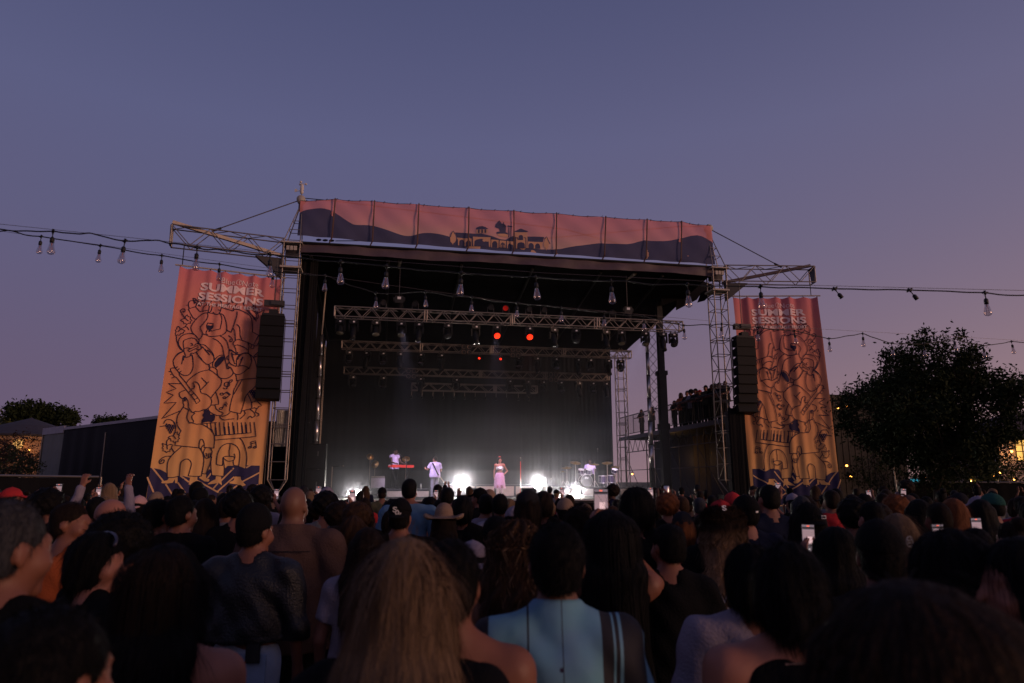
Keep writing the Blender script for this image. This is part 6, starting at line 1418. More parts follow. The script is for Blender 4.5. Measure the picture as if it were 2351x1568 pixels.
def person(label, loc, height, yaw=0.0, head=(0.0, 0.0), hair=('short', 'black'), skin=1, top=('black', {}), arms=('down', 'down'), pants='black', hat=None, female=False, fat=0.0, wide=0.0, res=.013, hands=False, grip=(0, 0), group=None, hairlen=.45, sit=False, wave=0.0, roll=0.0, hairw=1.0, name='person', fz=0):
    NPEOPLE[0] += 1; sd_ = NPEOPLE[0] * 1.7
    r = thing(name, label, 'person', loc, yaw, group); s = height / 1.765; r.scale = (s, s, s)
    child(r, 'body', body_mesh('body', None, res, arms, head[0], head[1], female, fat, wide, hands, sit, True, grip, roll), SKIN[skin])
    tk = dict(top[1]); child(r, 'shirt', top_mesh('shirt', None, res, arms, female, fat, wide, seed=sd_, **tk), cloth(top[0]))
    child(r, 'trousers', legs_mesh('trousers', None, .018, fat, sit), cloth(pants))
    if hair:
        ho = child(r, 'hair', hair_mesh('hair', None, hair[0], .0085 if res < .012 else .011, head[0], head[1], hairlen, hairw, sd_, wave, roll), HAIR[hair[1]])
        if fz:
            ln, be, cu_ = {'short': (.016, .5, .35), 'afro': (.022, 1.2, .8), 'long': (.13, .06, .07), 'bob': (.06, .10, .12), 'bun': (.03, .1, .15), 'pony': (.04, .1, .15)}[hair[0]]
            fuzz(r, ho, fz, ln, be, NPEOPLE[0], .0009 if hair[0] != 'afro' else .0014, cu_)
    if hat: child(r, 'hat', cap_mesh('hat', None, head[0], head[1], hat[1] == 'back', .0085 if res < .012 else .011, hat[0]), cloth(hat[2]))
    return r
def fuzz(parent, ho, n, length, beta, seed, w=.0011, curl=.25):
    me = ho.data; nv = len(me.vertices); co = np.empty(nv * 3, np.float32); me.vertices.foreach_get('co', co); co = co.reshape(-1, 3); npq = len(me.polygons)
    li = np.empty(npq * 4, np.int32); me.loops.foreach_get('vertex_index', li); li = li.reshape(-1, 4); r_ = np.random.RandomState(seed)
    k = r_.randint(0, npq, n); q = co[li[k]]; wts = r_.dirichlet((1, 1, 1, 1), n).astype(np.float32); p = (q * wts[..., None]).sum(1)
    nr = np.cross(q[:, 2] - q[:, 0], q[:, 3] - q[:, 1]); nr /= np.linalg.norm(nr, axis=1)[:, None] + 1e-9
    g = np.array((0, -.25, -1), np.float32); t = g - nr * (nr @ g)[:, None]; d = t + beta * nr + r_.normal(size=(n, 3)) * curl; d /= np.linalg.norm(d, axis=1)[:, None] + 1e-9
    s_ = np.cross(d, nr); s_ /= np.linalg.norm(s_, axis=1)[:, None] + 1e-9; L_ = length * (.5 + r_.rand(n))[:, None]; s_ *= w
    d2 = d * .8 + g * .35 * (beta < 1); mid = p + d * L_ * .5; tip = mid + d2 * L_ * .5
    V = np.stack([p - s_, p + s_, mid + s_ * .8, mid - s_ * .8, tip], 1).reshape(-1, 3); b = np.arange(n)[:, None] * 5
    F_ = np.concatenate([b + np.array((0, 1, 2)), b + np.array((0, 2, 3)), b + np.array((3, 2, 4))]).astype(np.int32)
    m2 = bpy.data.meshes.new('hair_strands'); m2.vertices.add(len(V)); m2.vertices.foreach_set('co', V.astype(np.float32).ravel()); m2.loops.add(F_.size); m2.loops.foreach_set('vertex_index', F_.ravel())
    m2.polygons.add(len(F_)); m2.polygons.foreach_set('loop_start', np.arange(0, F_.size, 3, dtype=np.int32)); m2.update()
    return child(parent, 'hair_strands', m2, ho.material_slots[0].material)
def strands(parent, m, n, seed, length, width=1.0, w=.0022, wave=0.0, yaw=0.0, zmin=None):
    r_ = random.Random(seed); b = MB()
    for i in range(n):
        th = r_.uniform(-1.35, 1.35); ph = r_.uniform(.05, 1.0)
        pts = []; l = length * r_.uniform(.75, 1.04); rr0 = .113 * width + r_.uniform(-.004, .006)
        for q in range(11):
            t = q / 10
            if t < .3: u = t / .3; a = ph * (1 - u) * 1.2; z = 1.668 + .108 * math.sin(a + .0) * 1.0; rad = rr0 * math.cos(a); 
            else: u = (t - .3) / .7; z = 1.668 - l * u; rad = rr0 * (1 + .20 * u * width)
            x = rad * math.sin(th) * (1 + .05 * math.sin(u * 6 + i)) + wave * .02 * math.sin(u * 14 + i); y = -.012 - rad * math.cos(th) * (.92 + .12 * (t > .3) * u) + wave * .015 * math.cos(u * 13 + i * 2)
            pts.append(Vector((x, y, z)))
        for j in range(10):
            d = pts[j + 1] - pts[j]; s_ = d.cross(pts[j] - Vector((0, 0, pts[j].z))); s_ = s_.normalized() * w if s_.length > 1e-6 else Vector((w, 0, 0))
            b.add([pts[j] - s_, pts[j] + s_, pts[j + 1] + s_, pts[j + 1] - s_], [(0, 1, 2, 3)])
    return b.build('hair_strands', m, parent, True, world=False)
# ================================================================ PERFORMERS
def smat(name, col, **k): return mat(name, col, **k)
LIL = ('lilac', dict(collar=.02, sleeve=.7, loose=.02))
# bass player, back to the audience
gp = W(3.17, 4.0, 1.2)
person('shaven headed bass player in lilac shirt seen from behind on stage', gp, 1.78, SA + .12, (.5, 0), ('short', 'dark'), 0, LIL, ('neck', 'guitar'), 'slate', fat=.012, wide=.01, hands=False)
gt = thing('bass_guitar', 'bass guitar slung in front of the bass player, strap across his back', 'guitar', gp, SA + .12)
M_GUIT = mat('sea_blue_guitar_lacquer', (.30, .42, .55), .25, 0, .15)
part(gt, 'guitar_body', M_GUIT, lambda m: m.prism([(.30 * math.cos(t) * (1 - .25 * math.cos(2 * t + .5)), .19 * math.sin(t) * (1 + .25 * math.cos(2 * t))) for t in np.linspace(0, 6.28, 22)[:-1]], Matrix(((.75, -.66, 0, .05), (0, 0, -1, .23), (-.66, -.75, 0, 1.0), (0, 0, 0, 1))), .045), world=False)
part(gt, 'neck', M_WOODL, lambda m: m.box((.42, .23, .72), (.05, .03, .62), m=Matrix.Rotation(R(-38), 3, 'Y')), world=False)
part(gt, 'headstock', mat('pale_headstock', (.6, .55, .5), .4), lambda m: m.box((.60, .23, .48), (.09, .03, .18), m=Matrix.Rotation(R(-38), 3, 'Y')), world=False)
part(gt, 'strap', M_DRAPE, lambda m: [m.box((-.01, -.170, 1.22), (.055, .012, .60), m=Matrix.Rotation(R(-26), 3, 'Y')), m.box((-.14, -.06, 1.475), (.055, .20, .014), m=Matrix.Rotation(R(20), 3, 'X')), m.box((.14, -.04, 1.0), (.05, .24, .012), m=Matrix.Rotation(R(20), 3, 'Y'))], world=False)
# keyboard player
kp = W(1.42, 5.6, 1.56)
kyaw = math.pi + SA + .62
person('keyboard player in sleeveless lilac shirt bending over the red keyboard', kp, 1.82, kyaw, (.45, -.12), ('short', 'black'), 3, ('lilac', dict(sleeve=.25, loose=.02)), ('keys', 'keys'), 'black', hands=False, wide=.01)
def lp(th_, d): return None
kb = thing('red_keyboard', 'red stage keyboard on a crossed black stand', 'keyboard', kp, kyaw)
M_REDK = mat('red_keyboard_lacquer', (.55, .035, .03), .3, 0, .1); M_KEYW = mat('white_keys', (.8, .78, .76), .4); 
part(kb, 'case', M_REDK, lambda m: [m.box((0, .50, 1.0), (1.22, .32, .09)), m.box((0, .60, 1.055), (1.22, .12, .03))], world=False)
for i in range(28): part(kb, 'white_key', M_KEYW, lambda m: m.box((-.56 + i * .0415, .415, 1.055), (.039, .16, .022)), world=False)
for i in range(28):
    if i % 7 in (0, 1, 3, 4, 5): part(kb, 'black_key', M_BLACK, lambda m: m.box((-.54 + i * .0415, .445, 1.075), (.022, .10, .02)), world=False)
for s_ in (-1, 1): part(kb, 'stand_leg', M_BLACK, lambda m: [m.box((s_ * .32, .5, .48), (.04, .04, 1.05), m=Matrix.Rotation(s_ * R(27), 3, 'Y')), m.box((s_ * .5, .5, .03), (.05, .4, .05))], world=False)
def mic_stand(label, base, top, boom, m_shaft, rz=0.0):
    r = thing('microphone_stand', label, 'microphone stand', base); b0 = Vector(base); t0 = Vector(top)
    part(r, 'shaft', m_shaft, lambda m: m.tube(b0 + Vector((0, 0, .03)), t0, .017)); part(r, 'base', M_BLACK, lambda m: m.lathe([(0, .05), (.13, .03), (.14, 0), (0, 0)], b0, 16))
    e = t0 + Vector(boom)
    part(r, 'boom', M_BLACK, lambda m: m.tube(t0, e, .012)); part(r, 'microphone', M_STEELD, lambda m: m.tube(e, e + Vector(boom).normalized() * .14, .016, .024, 10)); part(r, 'grille_ball', M_STEEL, lambda m: m.lathe([(0, -.03), (.025, -.015), (.03, 0), (.025, .015), (0, .03)], e + Vector(boom).normalized() * .16, 10), True)
mic_stand('boom microphone at the keyboard player', W(1.95, 4.9, 1.56), W(1.95, 4.9, 2.85), SU * -.28 + SV * .25 + Vector((0, 0, .22)), M_BLACK)
am, zm = SP(1195, 1054, 4.2)
mic_stand('red microphone stand right of the singer', W(am, 4.2, 1.2), W(am, 4.2, zm - .1), Vector((0, -.06, .05)), M_REDK)
mic_stand('tall black microphone boom behind the drummer', W(11.9, 7.9, 1.62), W(11.9, 7.9, 3.1), Vector((0, 0, .3)), M_BLACK)
mic_stand('small microphone stand low on the tall riser', W(8.2, 4.6, 1.2), W(8.2, 4.6, 1.75), SU * .25 + Vector((0, 0, .18)), M_BLACK)
mic_stand('silver microphone stand at the left edge of the stage', W(-1.0, .6, 1.2), W(-1.0, .6, 2.45), SU * .25 + Vector((0, 0, .02)), M_STEEL)
M_BRASS = mat('brass_cymbal', (.55, .33, .12), .3, .9, .2)
def cymbal(parent, pos, r, tilt, az=0.0):
    mrot = Matrix.Rotation(az, 3, 'Z') @ Matrix.Rotation(tilt, 3, 'X')
    return part(parent, 'cymbal', M_BRASS, lambda m: m.lathe([(r, 0), (r * .3, .02), (r * .16, .05), (0, .06)], pos, 20, mrot), True)
pc_ = thing('percussion_rack', 'percussion rack with tilted brass cymbals beside the keyboard player', 'percussion', W(.5, 5.2, 1.56), RZ)
for (x, y, b, rr0, tl, az) in ((850, 1049, 5.3, .17, 1.0, .5), (861, 1066, 5.0, .18, 1.2, -.2), (932, 1054, 5.6, .18, -.75, .3)):
    p = SW(x, y, b); cymbal(pc_, p, rr0, tl, az); rod(pc_, 'stand', Vector((p.x, p.y, 1.58)), p, .014, M_STEEL)
ap = thing('guitar_amplifier', 'grey cloth guitar amplifier on the keyboard riser', 'amplifier', SW(867, 1126, 4.6), RZ); aa0, az0 = SP(867, 1126, 4.6); az0 = 1.56
part(ap, 'cabinet', M_BLACK, lambda m: sbox(m, aa0 - .33, aa0 + .33, 4.55, 4.85, az0, az0 + .58)); part(ap, 'grille_cloth', mat('grey_grille_cloth', (.34, .30, .33), .8), lambda m: sbox(m, aa0 - .30, aa0 + .30, 4.53, 4.548, az0 + .03, az0 + .48)); part(ap, 'control_panel', M_STEEL, lambda m: sbox(m, aa0 - .30, aa0 + .30, 4.53, 4.548, az0 + .50, az0 + .56))
wd = thing('stage_monitor', 'black wedge monitor in front of the grey amplifier', 'loudspeaker', W(aa0 + .05, 3.6, 1.2), RZ)
def wedge(m, a, b): 
    m.prism([(-.25, 0), (.25, 0), (.25, .18), (-.05, .42), (-.25, .42)], Matrix((( -SV.x, 0, SU.x, W(a - .3, b, 1.2).x), (-SV.y, 0, SU.y, W(a - .3, b, 1.2).y), (0, 1, 0, 1.2), (0, 0, 0, 1))), .6)
part(wd, 'cabinet', M_CAB, lambda m: wedge(m, aa0 + .05, 3.6)); part(wd, 'badge', M_TAG, lambda m: sbox(m, aa0, aa0 + .06, 3.33, 3.345, 1.32, 1.36))
for i, (a, lab) in enumerate(((4.6, 'black wedge monitor at the feet of the bass player'), (6.9, 'black wedge monitor right of the singer'))):
    w2 = thing('stage_monitor', lab, 'loudspeaker', W(a, 1.6, 1.2), RZ); part(w2, 'cabinet', M_CAB, lambda m: wedge(m, a, 1.6)); part(w2, 'badge', M_TAG, lambda m: sbox(m, a - .03, a + .03, 1.33, 1.345, 1.32, 1.36))
# singer
a_, z_ = SP(1147, 1136, 4.0); spos = W(a_, 4.0, 1.2)
sg = thing('person', 'singer with long black hair, silver top and pink fringed skirt, hand on hip', 'person', spos, math.pi + SA - .1); s_k = 1.76 / 1.765; sg.scale = (s_k,) * 3
child(sg, 'body', body_mesh('body', None, .011, ('hip', 'down'), .25, 0, True, -.012, -.012, True, False, True, (1, 1)), SKIN[0])
def bandeau():
    F = Field((-.3, -.25, 1.15), (.3, .28, 1.45), .009); F.ell((0, 0, 1.30), (.168, .118, .19), .05); F.ell((0, -.035, 1.36), (.155, .08, .115), .05)
    for q in (-1, 1): F.ell((q * .075, .085, 1.27), (.073, .07, .072), .03)
    F.plane((0, 0, 1.345), (0, 0, 1), .006); F.plane((0, 0, 1.19), (0, 0, -1), .006); return F.mesh('bandeau_top', None)
child(sg, 'bandeau_top', bandeau(), mat('silver_sequin', (.62, .60, .68), .3, .6, .4, 90, .5, 120))
M_FRINGE = mat('pink_fringe', (.62, .33, .50), .75, 0, .3, 40, .3, 90, .3, sheen=.3)
sk = MB(); pr = [(.145, 1.08), (.175, 1.0), (.19, .9), (.185, .78), (.20, .66), (.215, .55)]
n_ = 64
for i, (r0, z0) in enumerate(pr):
    for j in range(n_): an = 2 * math.pi * j / n_; rr0 = r0 * (1 + .05 * math.sin(j * 1.9) + .03 * math.sin(j * 5.3 + i)); sk.v.append((rr0 * math.cos(an) * 1.05, rr0 * math.sin(an) * .82, z0))
sk.f += [(i * n_ + j, i * n_ + (j + 1) % n_, (i + 1) * n_ + (j + 1) % n_, (i + 1) * n_ + j) for i in range(len(pr) - 1) for j in range(n_)]
rs_ = random.Random(4)
for tier, (zt_, zl_, r0) in enumerate(((1.0, .3, .182), (.80, .28, .19), (.62, .26, .205))):
    for j in range(150):
        an = rs_.uniform(0, 6.283); ln_ = zl_ * rs_.uniform(.7, 1.1); r1 = r0 + .05 + rs_.uniform(0, .03); w_ = .006
        p0 = Vector((r0 * math.cos(an) * 1.06, r0 * math.sin(an) * .84, zt_)); p1 = Vector((r1 * math.cos(an) * 1.06, r1 * math.sin(an) * .86, zt_ - ln_)); t_ = Vector((-math.sin(an), math.cos(an), 0)) * w_
        sk.add([p0 - t_, p0 + t_, p1 + t_ * .4, p1 - t_ * .4], [(0, 1, 2, 3)])
sk.build('fringed_skirt', M_FRINGE, sg, False, world=False)
child(sg, 'hair', hair_mesh('hair', None, 'long', .009, .25, 0, .42, .95, 2.0, 0), HAIR['black'])
part(sg, 'hair_bow', mat('red_bow', (.6, .05, .03), .6), lambda m: [m.lathe([(0, -.05), (.03, -.03), (.012, 0), (.03, .03), (0, .05)], (0, .0, 1.785), 8, Matrix.Rotation(R(90), 3, 'Y'))], True, world=False)
for q in (-1, 1): part(sg, 'shoulder_piece', MATS['red_bow'], lambda m: m.lathe([(.062, -.02), (.055, .02), (.03, .04), (0, .045)], (q * .178, -.01, 1.43), 12), True, world=False)
part(sg, 'boots', mat('pale_boots', (.5, .4, .38), .5), lambda m: [m.tube((q * .10, -.01, .08), (q * .10, .0, .40), .05, .062, 10) for q in (-1, 1)] + [m.box((q * .105, .05, .04), (.09, .24, .08)) for q in (-1, 1)], world=False)
# drummer and kit
dp = W(11.35, 7.55, 1.22)
person('drummer in lilac shirt seated behind the drum kit, sticks raised', dp, 1.80, math.pi + SA - .25, (0, 0), ('short', 'black'), 3, ('lilac', dict(sleeve=.7, loose=.02)), ('drum', 'drum'), 'black', sit=True)
dt = thing('drum_throne', 'round drum stool under the drummer', 'stool', W(11.35, 7.5, 1.62), RZ); part(dt, 'seat', M_BLACK, lambda m: m.lathe([(0, .44), (.18, .43), (.19, .36), (0, .35)], W(11.35, 7.5, 1.62), 16), True); part(dt, 'leg', M_STEEL, lambda m: m.tube(W(11.35, 7.5, 1.62), W(11.35, 7.5, 2.0), .03))
for k, q in enumerate((-1, 1)):
    s0 = dp + Matrix.Rotation(math.pi + SA - .25, 3, 'Z') @ Vector((q * .18, .46, 1.30)); ds = thing('drum_stick', 'wooden drum stick in the drummer\'s %s hand' % ('right' if q > 0 else 'left'), 'drum stick', s0)
    part(ds, 'stick', M_WOODL, lambda m: m.tube(s0, s0 + Vector((q * -.05, -.10, .36)), .012, .008))
dk = thing('drum_kit', 'drum kit with bass drum and brass cymbals on the low riser', 'drum kit', W(11.1, 6.4, 1.62), RZ)
M_SHELL = mat('dark_purple_drum_shell', (.05, .03, .07), .25, 0, .2); M_HEAD = mat('black_drum_head', (.02, .02, .022), .4); M_SKINH = mat('white_drum_head', (.65, .62, .62), .5)
def drum(nm, a, b, z, r, dep, tilt, head):
    mr = Matrix.Rotation(RZ, 3, 'Z') @ Matrix.Rotation(tilt, 3, 'X'); c = W(a, b, z)
    d = part(dk, nm, M_SHELL, lambda m: m.lathe([(r, -dep / 2), (r, dep / 2)], c, 24, mr), True); part(d, 'drum_head', head, lambda m: [m.lathe([(0, dep / 2 + .002), (r * .99, dep / 2)], c, 24, mr), m.lathe([(r * .99, -dep / 2), (0, -dep / 2 - .002)], c, 24, mr)])
    part(d, 'hoop', M_CHROME, lambda m: [m.lathe([(r * 1.0, s * dep / 2 - .015), (r * 1.05, s * dep / 2 - .015), (r * 1.05, s * dep / 2 + .015), (r * 1.0, s * dep / 2 + .015)], c, 24, mr) for s in (-1, 1)], True)
    for k in range(6): an = k * 1.047; part(d, 'lug', M_CHROME, lambda m: m.tube(c + mr @ Vector((r * 1.04 * math.cos(an), r * 1.04 * math.sin(an), -dep / 2)), c + mr @ Vector((r * 1.04 * math.cos(an), r * 1.04 * math.sin(an), dep / 2)), .01, n=5))
    return d
bdm = drum('bass_drum', 10.75, 6.35, 1.93, .29, .42, R(90), M_HEAD)
cl_ = W(10.75, 6.13, 1.93); tmb = MB(); text_mesh(tmb, lambda s, t: cl_ + SU * ((s - .5) * .2) + Vector((0, 0, .08 + t * .13)) - SV * .006, 'dw', .02); tmb.build('printed_logo', M_TAG, bdm)
drum('rack_tom', 10.55, 6.4, 2.38, .15, .2, R(20), M_SKINH); drum('rack_tom', 10.95, 6.4, 2.38, .16, .22, R(20), M_SKINH); drum('floor_tom', 11.75, 6.7, 2.0, .2, .34, R(4), M_SKINH); drum('snare_drum', 10.9, 6.9, 2.2, .17, .14, R(8), M_SKINH); drum('floor_tom', 12.25, 6.9, 2.02, .2, .34, R(4), M_SKINH); drum('side_snare', 12.35, 6.6, 2.42, .15, .16, R(25), M_SKINH)
for (a, b, z, r0, tl) in ((9.85, 6.5, 2.55, .25, .25), (10.35, 6.7, 2.8, .27, .35), (11.3, 6.6, 2.72, .24, .2), (12.0, 6.7, 2.8, .27, .3), (9.75, 6.9, 2.35, .18, .02), (12.5, 6.9, 2.6, .24, .3)):
    p = W(a, b, z); cymbal(dk, p, r0, tl, RZ + rng.uniform(-.6, .6)); rod(dk, 'cymbal_stand', W(a, b, 1.62), p, .014, M_CHROME)
    for k in range(3): rod(dk, 'stand_foot', W(a + .2 * math.cos(k * 2.1), b + .2 * math.sin(k * 2.1), 1.63), W(a, b, 1.95), .01, M_CHROME)
# water bottle on the riser
wb_ = W(2.6, 4.6, 1.56); wbt = thing('water_bottle', 'clear water bottle standing on the keyboard riser edge', 'bottle', wb_); part(wbt, 'bottle', M_FOIL, lambda m: m.lathe([(0, 0), (.035, 0), (.035, .16), (.014, .2), (.014, .22)], wb_, 10), True); part(wbt, 'cap', M_TAG, lambda m: m.lathe([(.016, .215), (.016, .235), (0, .236)], wb_, 8))

# ---------------------------------------------------------------- blinder lamps facing the audience
M_BLIND = mat('blinding_white_lens', (1, 1, 1), .4, emit=(1.0, .90, .76), estr=90)
def blinder(label, pos, r, energy, aim=(0, -1, .02)):
    o = thing('blinder_lamp', label, 'stage light', pos, RZ, 'lit blinder lamps on the stage'); pos = Vector(pos)
    mr = Matrix.Rotation(RZ, 3, 'Z') @ Matrix.Rotation(R(90), 3, 'X')
    h = part(o, 'housing', M_BLACK, lambda m: m.lathe([(0, -.2), (r * .8, -.18), (r * 1.12, -.03), (r * 1.15, .03), (r * 1.02, .03)], pos, 18, mr), True)
    part(h, 'lens', M_BLIND, lambda m: m.lathe([(r, .02), (r * .6, .035), (0, .042)], pos, 18, mr), True)
    part(o, 'floor_bracket', M_BLACK, lambda m: [m.box(pos + Vector((0, 0, -r - .06)), (r * 2.2, .12, .03), RZ)] + [m.box(pos + SU * q * r * 1.2 + Vector((0, 0, -r * .5)), (.02, .06, r + .1), RZ) for q in (-1, 1)])
    ld = bpy.data.lights.new('blinder_light', 'SPOT'); ld.energy = energy; ld.color = (1, .93, .84); ld.spot_size = R(118); ld.spot_blend = .8; ld.shadow_soft_size = r * .8
    lo = bpy.data.objects.new('blinder_light', ld); link(lo); lo.location = pos - SV * .12; lo.rotation_euler = (Vector((0, 4, 2.1)) - lo.location).to_track_quat('-Z', 'Y').to_euler(); return o
E0 = 680
for (x, y, b, r0, e, lab) in ((1058, 1108, 5.2, .20, E0 * 1.3, 'brightest blinder lamp on the tall riser, left of the singer'), (1235, 1112, 5.2, .19, E0 * 1.2, 'bright blinder lamp on the tall riser, right of the singer'), (1323, 1137, 5.0, .18, E0 * 1.1, 'bright blinder lamp low in front of the drum riser'), (1288, 1138, 4.4, .08, E0 * .25, 'small bright lamp left of the low drum blinder'), (1308, 1138, 4.4, .07, E0 * .2, 'small bright lamp right beside the low drum blinder'), (1265, 1138, 4.4, .04, E0 * .12, 'smallest bluish lamp at the foot of the tall riser'), (820, 1132, 3.4, .13, E0 * .6, 'bright floor lamp at the left of the stage, right of its pair'), (803, 1132, 3.4, .08, E0 * .255, 'smaller floor lamp at the left of the stage, left of its pair')):
    a, z = SP(x, y, b); blinder(lab, W(a, b, max(z, 1.2 + r0 * .9)), r0, e)
# wash beams of the front truss fixtures onto the players
for a0, tg, e in ((1.5, W(2.3, 4.6, 2.3), 5200), (5.2, W(a_, 4.0, 2.2), 3600), (11.5, W(11.2, 7.0, 2.4), 7000)):
    ld = bpy.data.lights.new('front_wash', 'SPOT'); ld.energy = e; ld.color = (.86, .74, 1.0); ld.spot_size = R(30); ld.spot_blend = 1.0; ld.shadow_soft_size = .12
    lo = bpy.data.objects.new('front_wash', ld); link(lo); lo.location = W(a0, -.1, 7.75); lo.rotation_euler = (tg - lo.location).to_track_quat('-Z', 'Y').to_euler()

# people on the balcony
M_RB = ((1472, 940, 14.5, 'short', 'black', 'man in dark tee leaning on the far end of the balcony rail', 'black', None), (1497, 936, 12.6, 'bob', 'black', 'person on the balcony half hidden by the roof mast', 'charcoal', None), (1555, 897, 8.4, 'long', 'brown', 'woman with long hair and orange top at the balcony rail', 'orange', None), (1584, 896, 7.1, 'afro', 'black', 'person in pale top on the balcony, big dark hair', 'slate', None), (1568, 914, 7.9, 'short', 'dark', 'short person between the long hair and the pale top on the balcony', 'black', None), (1606, 896, 6.1, 'short', 'dark', 'person in red cap on the balcony', 'black', ('cap', 'fwd', 'red')), (1619, 874, 5.4, 'short', 'black', 'tall person in dark cap on the balcony beside the tower', 'olive', ('cap', 'fwd', 'black')), (1650, 872, 4.3, 'bob', 'black', 'person with dark bob behind the tower on the balcony', 'charcoal', None), (1634, 880, 4.9, 'long', 'dark', 'long haired person close behind the tower on the balcony', 'black', None), (1664, 872, 3.7, 'short', 'black', 'short haired person on the balcony between tower and hanging speakers', 'charcoal', None), (1628, 894, 5.9, 'afro', 'black', 'person in the second row of the balcony beside the tower', 'black', None), (1596, 888, 6.6, 'bob', 'dark', 'person with dark bob left of the red cap on the balcony', 'black', None), (1641, 866, 4.6, 'short', 'black', 'tallest short haired person behind the tower on the balcony', 'black', None), (1657, 884, 4.0, 'long', 'black', 'long haired person right of the tower on the balcony', 'black', None), (1572, 890, 7.6, 'bun', 'dark', 'person with top bun on the balcony', 'black', None), (1540, 925, 9.3, 'short', 'black', 'person at the left end of the near balcony rail', 'black', None))
for (x, yt, b, hs_, hc_, lab, tp_, ht_) in M_RB:
    d_ = ray(x, yt); o_ = Vector((0, 0, HCAM)) - SO; t_ = (b - o_.dot(SV)) / d_.dot(SV); q_ = o_ + d_ * t_; a = max(q_.dot(SU), AB + .4); hgt = min(1.92, max(1.6, q_.z - 4.76))
    person(lab, W(a, b, 4.76), hgt, SA + math.pi / 2 + .35, (rng.uniform(-.5, .5), 0), (hs_, hc_), rng.choice((1, 2)), (tp_, dict(loose=.02)), ('rail', 'rail'), 'black', ht_, hs_ == 'long', res=.018, hairlen=.4)
# ================================================================ CROWD
OCC = []
def fg(label, fx, ytop, d, **k):
    p = P(fx, ytop, d); OCC.append((p.x, d)); k.setdefault('res', .0115 if d < 3 else .0145 if d < 5.5 else .018)
    k['top'] = (k.get('top', ('black', {}))[0], dict(dict(fold=.0065 if d < 4 else .005), **k.get('top', ('black', {}))[1]))
    k.setdefault('fz', 5000 if d < 3 else 2600 if d < 5.6 else 900 if d < 8 else 0)
    hg = max(1.45, min(1.98, (p.z - (.012 if k.get('hair') else 0)) * (1.765 / 1.85 if (k.get('hat') or ' ')[0] == 'cowboy' else 1.765 / 1.80 if k.get('hat') else 1.765 / 1.82 if (k.get('hair') or ' ')[0] == 'afro' else 1)))
    return person(label, (p.x, d, 0), hg, **k)
def phone(label, fx, fy, d, hgt=.155, tilt=0.0, lit=1.0):
    c = P(fx, fy, d); w_ = hgt * .485; o = thing('smartphone', label, 'phone', c, 0, 'phones held up in the crowd')
    rt = Matrix.Rotation(tilt, 3, 'Y'); part(o, 'case', M_PLASTIC, lambda m: m.box(c, (w_, .009, hgt), m=rt))
    s = part(o, 'screen', mat('phone_screen', (.02, .02, .02), .2, emit=(.20, .15, .18), estr=.45 * lit), lambda m: m.box(c + Vector((0, -.0052, 0)), (w_ * .93, .001, hgt * .95), m=rt))
    em = lambda n, col, e: mat('phone_' + n, col, .3, emit=col, estr=e)
    def bit(nm, m_, x, z, sx_, sz_): part(s, nm, m_, lambda m: m.box(c + rt @ Vector((x * w_, -.0062, z * hgt)), (sx_ * w_, .001, sz_ * hgt), m=rt))
    bit('picture', em('picture_lilac', (.55, .42, .46), .32), 0, .02, .9, .55); bit('picture_stage', em('picture_white', (.9, .75, .70), .5), .08, -.08, .42, .26); bit('picture_crowd', em('picture_dark', (.08, .06, .06), .4), 0, -.24, .9, .09)
    bit('record_marker', em('record_red', (1, .12, .05), 1.2), 0, .43, .2, .035); bit('shutter_button', em('shutter_white', (1, .9, .85), .9), 0, -.40, .16, .07); bit('top_bar', M_BLACK, 0, .36, .9, .06)
    return o
def phone_at(label, who, pose, side=0, hgt=.155, tilt=0.0, lit=1.0, up=.115):
    e, w_, d, n = ARMS[pose]; s = who.scale[0]; x = 0 if side == 0 else side * w_[0]
    v = Matrix.Rotation(who.rotation_euler[2], 3, 'Z') @ Vector((x, w_[1] + .055, w_[2] + up)); p = Vector(who.location) + v * s
    d_ = p - Vector((0, 0, HCAM)); k = 784 - FPX * (d_.z * cp - d_.y * sp_) / (d_.y * cp + d_.z * sp_); fx_ = 1175.5 + FPX * d_.x / (d_.y * cp + d_.z * sp_)
    return phone(label, fx_, k, p.y, hgt, tilt, lit)
def patch(parent, verts, faces, m, nm='emblem'): mb = MB(); mb.add(verts, faces); return mb.build(nm, m, parent, False, world=False)
BLK = ('black', {})
# --- left group
fg('man with greying hair at the left edge, cheek and ear turned to the stage', 26, 1147, 1.95, head=(-.38, 0), hair=('short', 'grey'), skin=1, top=('black', dict(loose=.015)), wide=.01)
pw_ = fg('woman in profile facing right with sunglasses pushed into black hair', 232, 1222, 3.1, yaw=-.55, head=(-.95, 0), hair=('bob', 'black'), skin=0, female=True, hairw=.98)
part(pw_, 'sunglasses', mat('glossy_sunglasses', (.02, .015, .03), .08, spec=.9), lambda m: [m.path([(.11 * math.sin(t) * 1.02 + .01, .0 + .03 * math.cos(t), 1.72 + .055 * math.cos(t)) for t in np.linspace(-1.6, 1.6, 14)], .008, 6)], True, world=False)
l3 = fg('woman with very long dark hair and bare shoulders, near left', 378, 1249, 2.05, hair=('long', 'black'), skin=0, female=True, top=('black', dict(tank=True, sleeve=0)), hairlen=.70, hairw=1.02, fat=.015, wide=.02, head=(0, -.4))
strands(l3, HAIR['dark'], 420, 3, .70, 1.04, .0012)
fg('short person with black hair at the bottom left corner, ear showing', 132, 1388, 1.25, hair=('short', 'black'), head=(-.25, 0), skin=1, hairw=1.1, top=('black', dict(loose=.02)))
fg('person in orange shirt looking right beside the afro', 168, 1152, 4.3, head=(-1.1, 0), hair=('short', 'dark'), skin=1, top=('orange', dict(loose=.02)), yaw=-.3, fat=.02)
gl = fg('balding man with glasses bowing his head, left of the curly head', 246, 1144, 4.6, head=(-1.15, -.35), hair=None, skin=0, yaw=-.4)
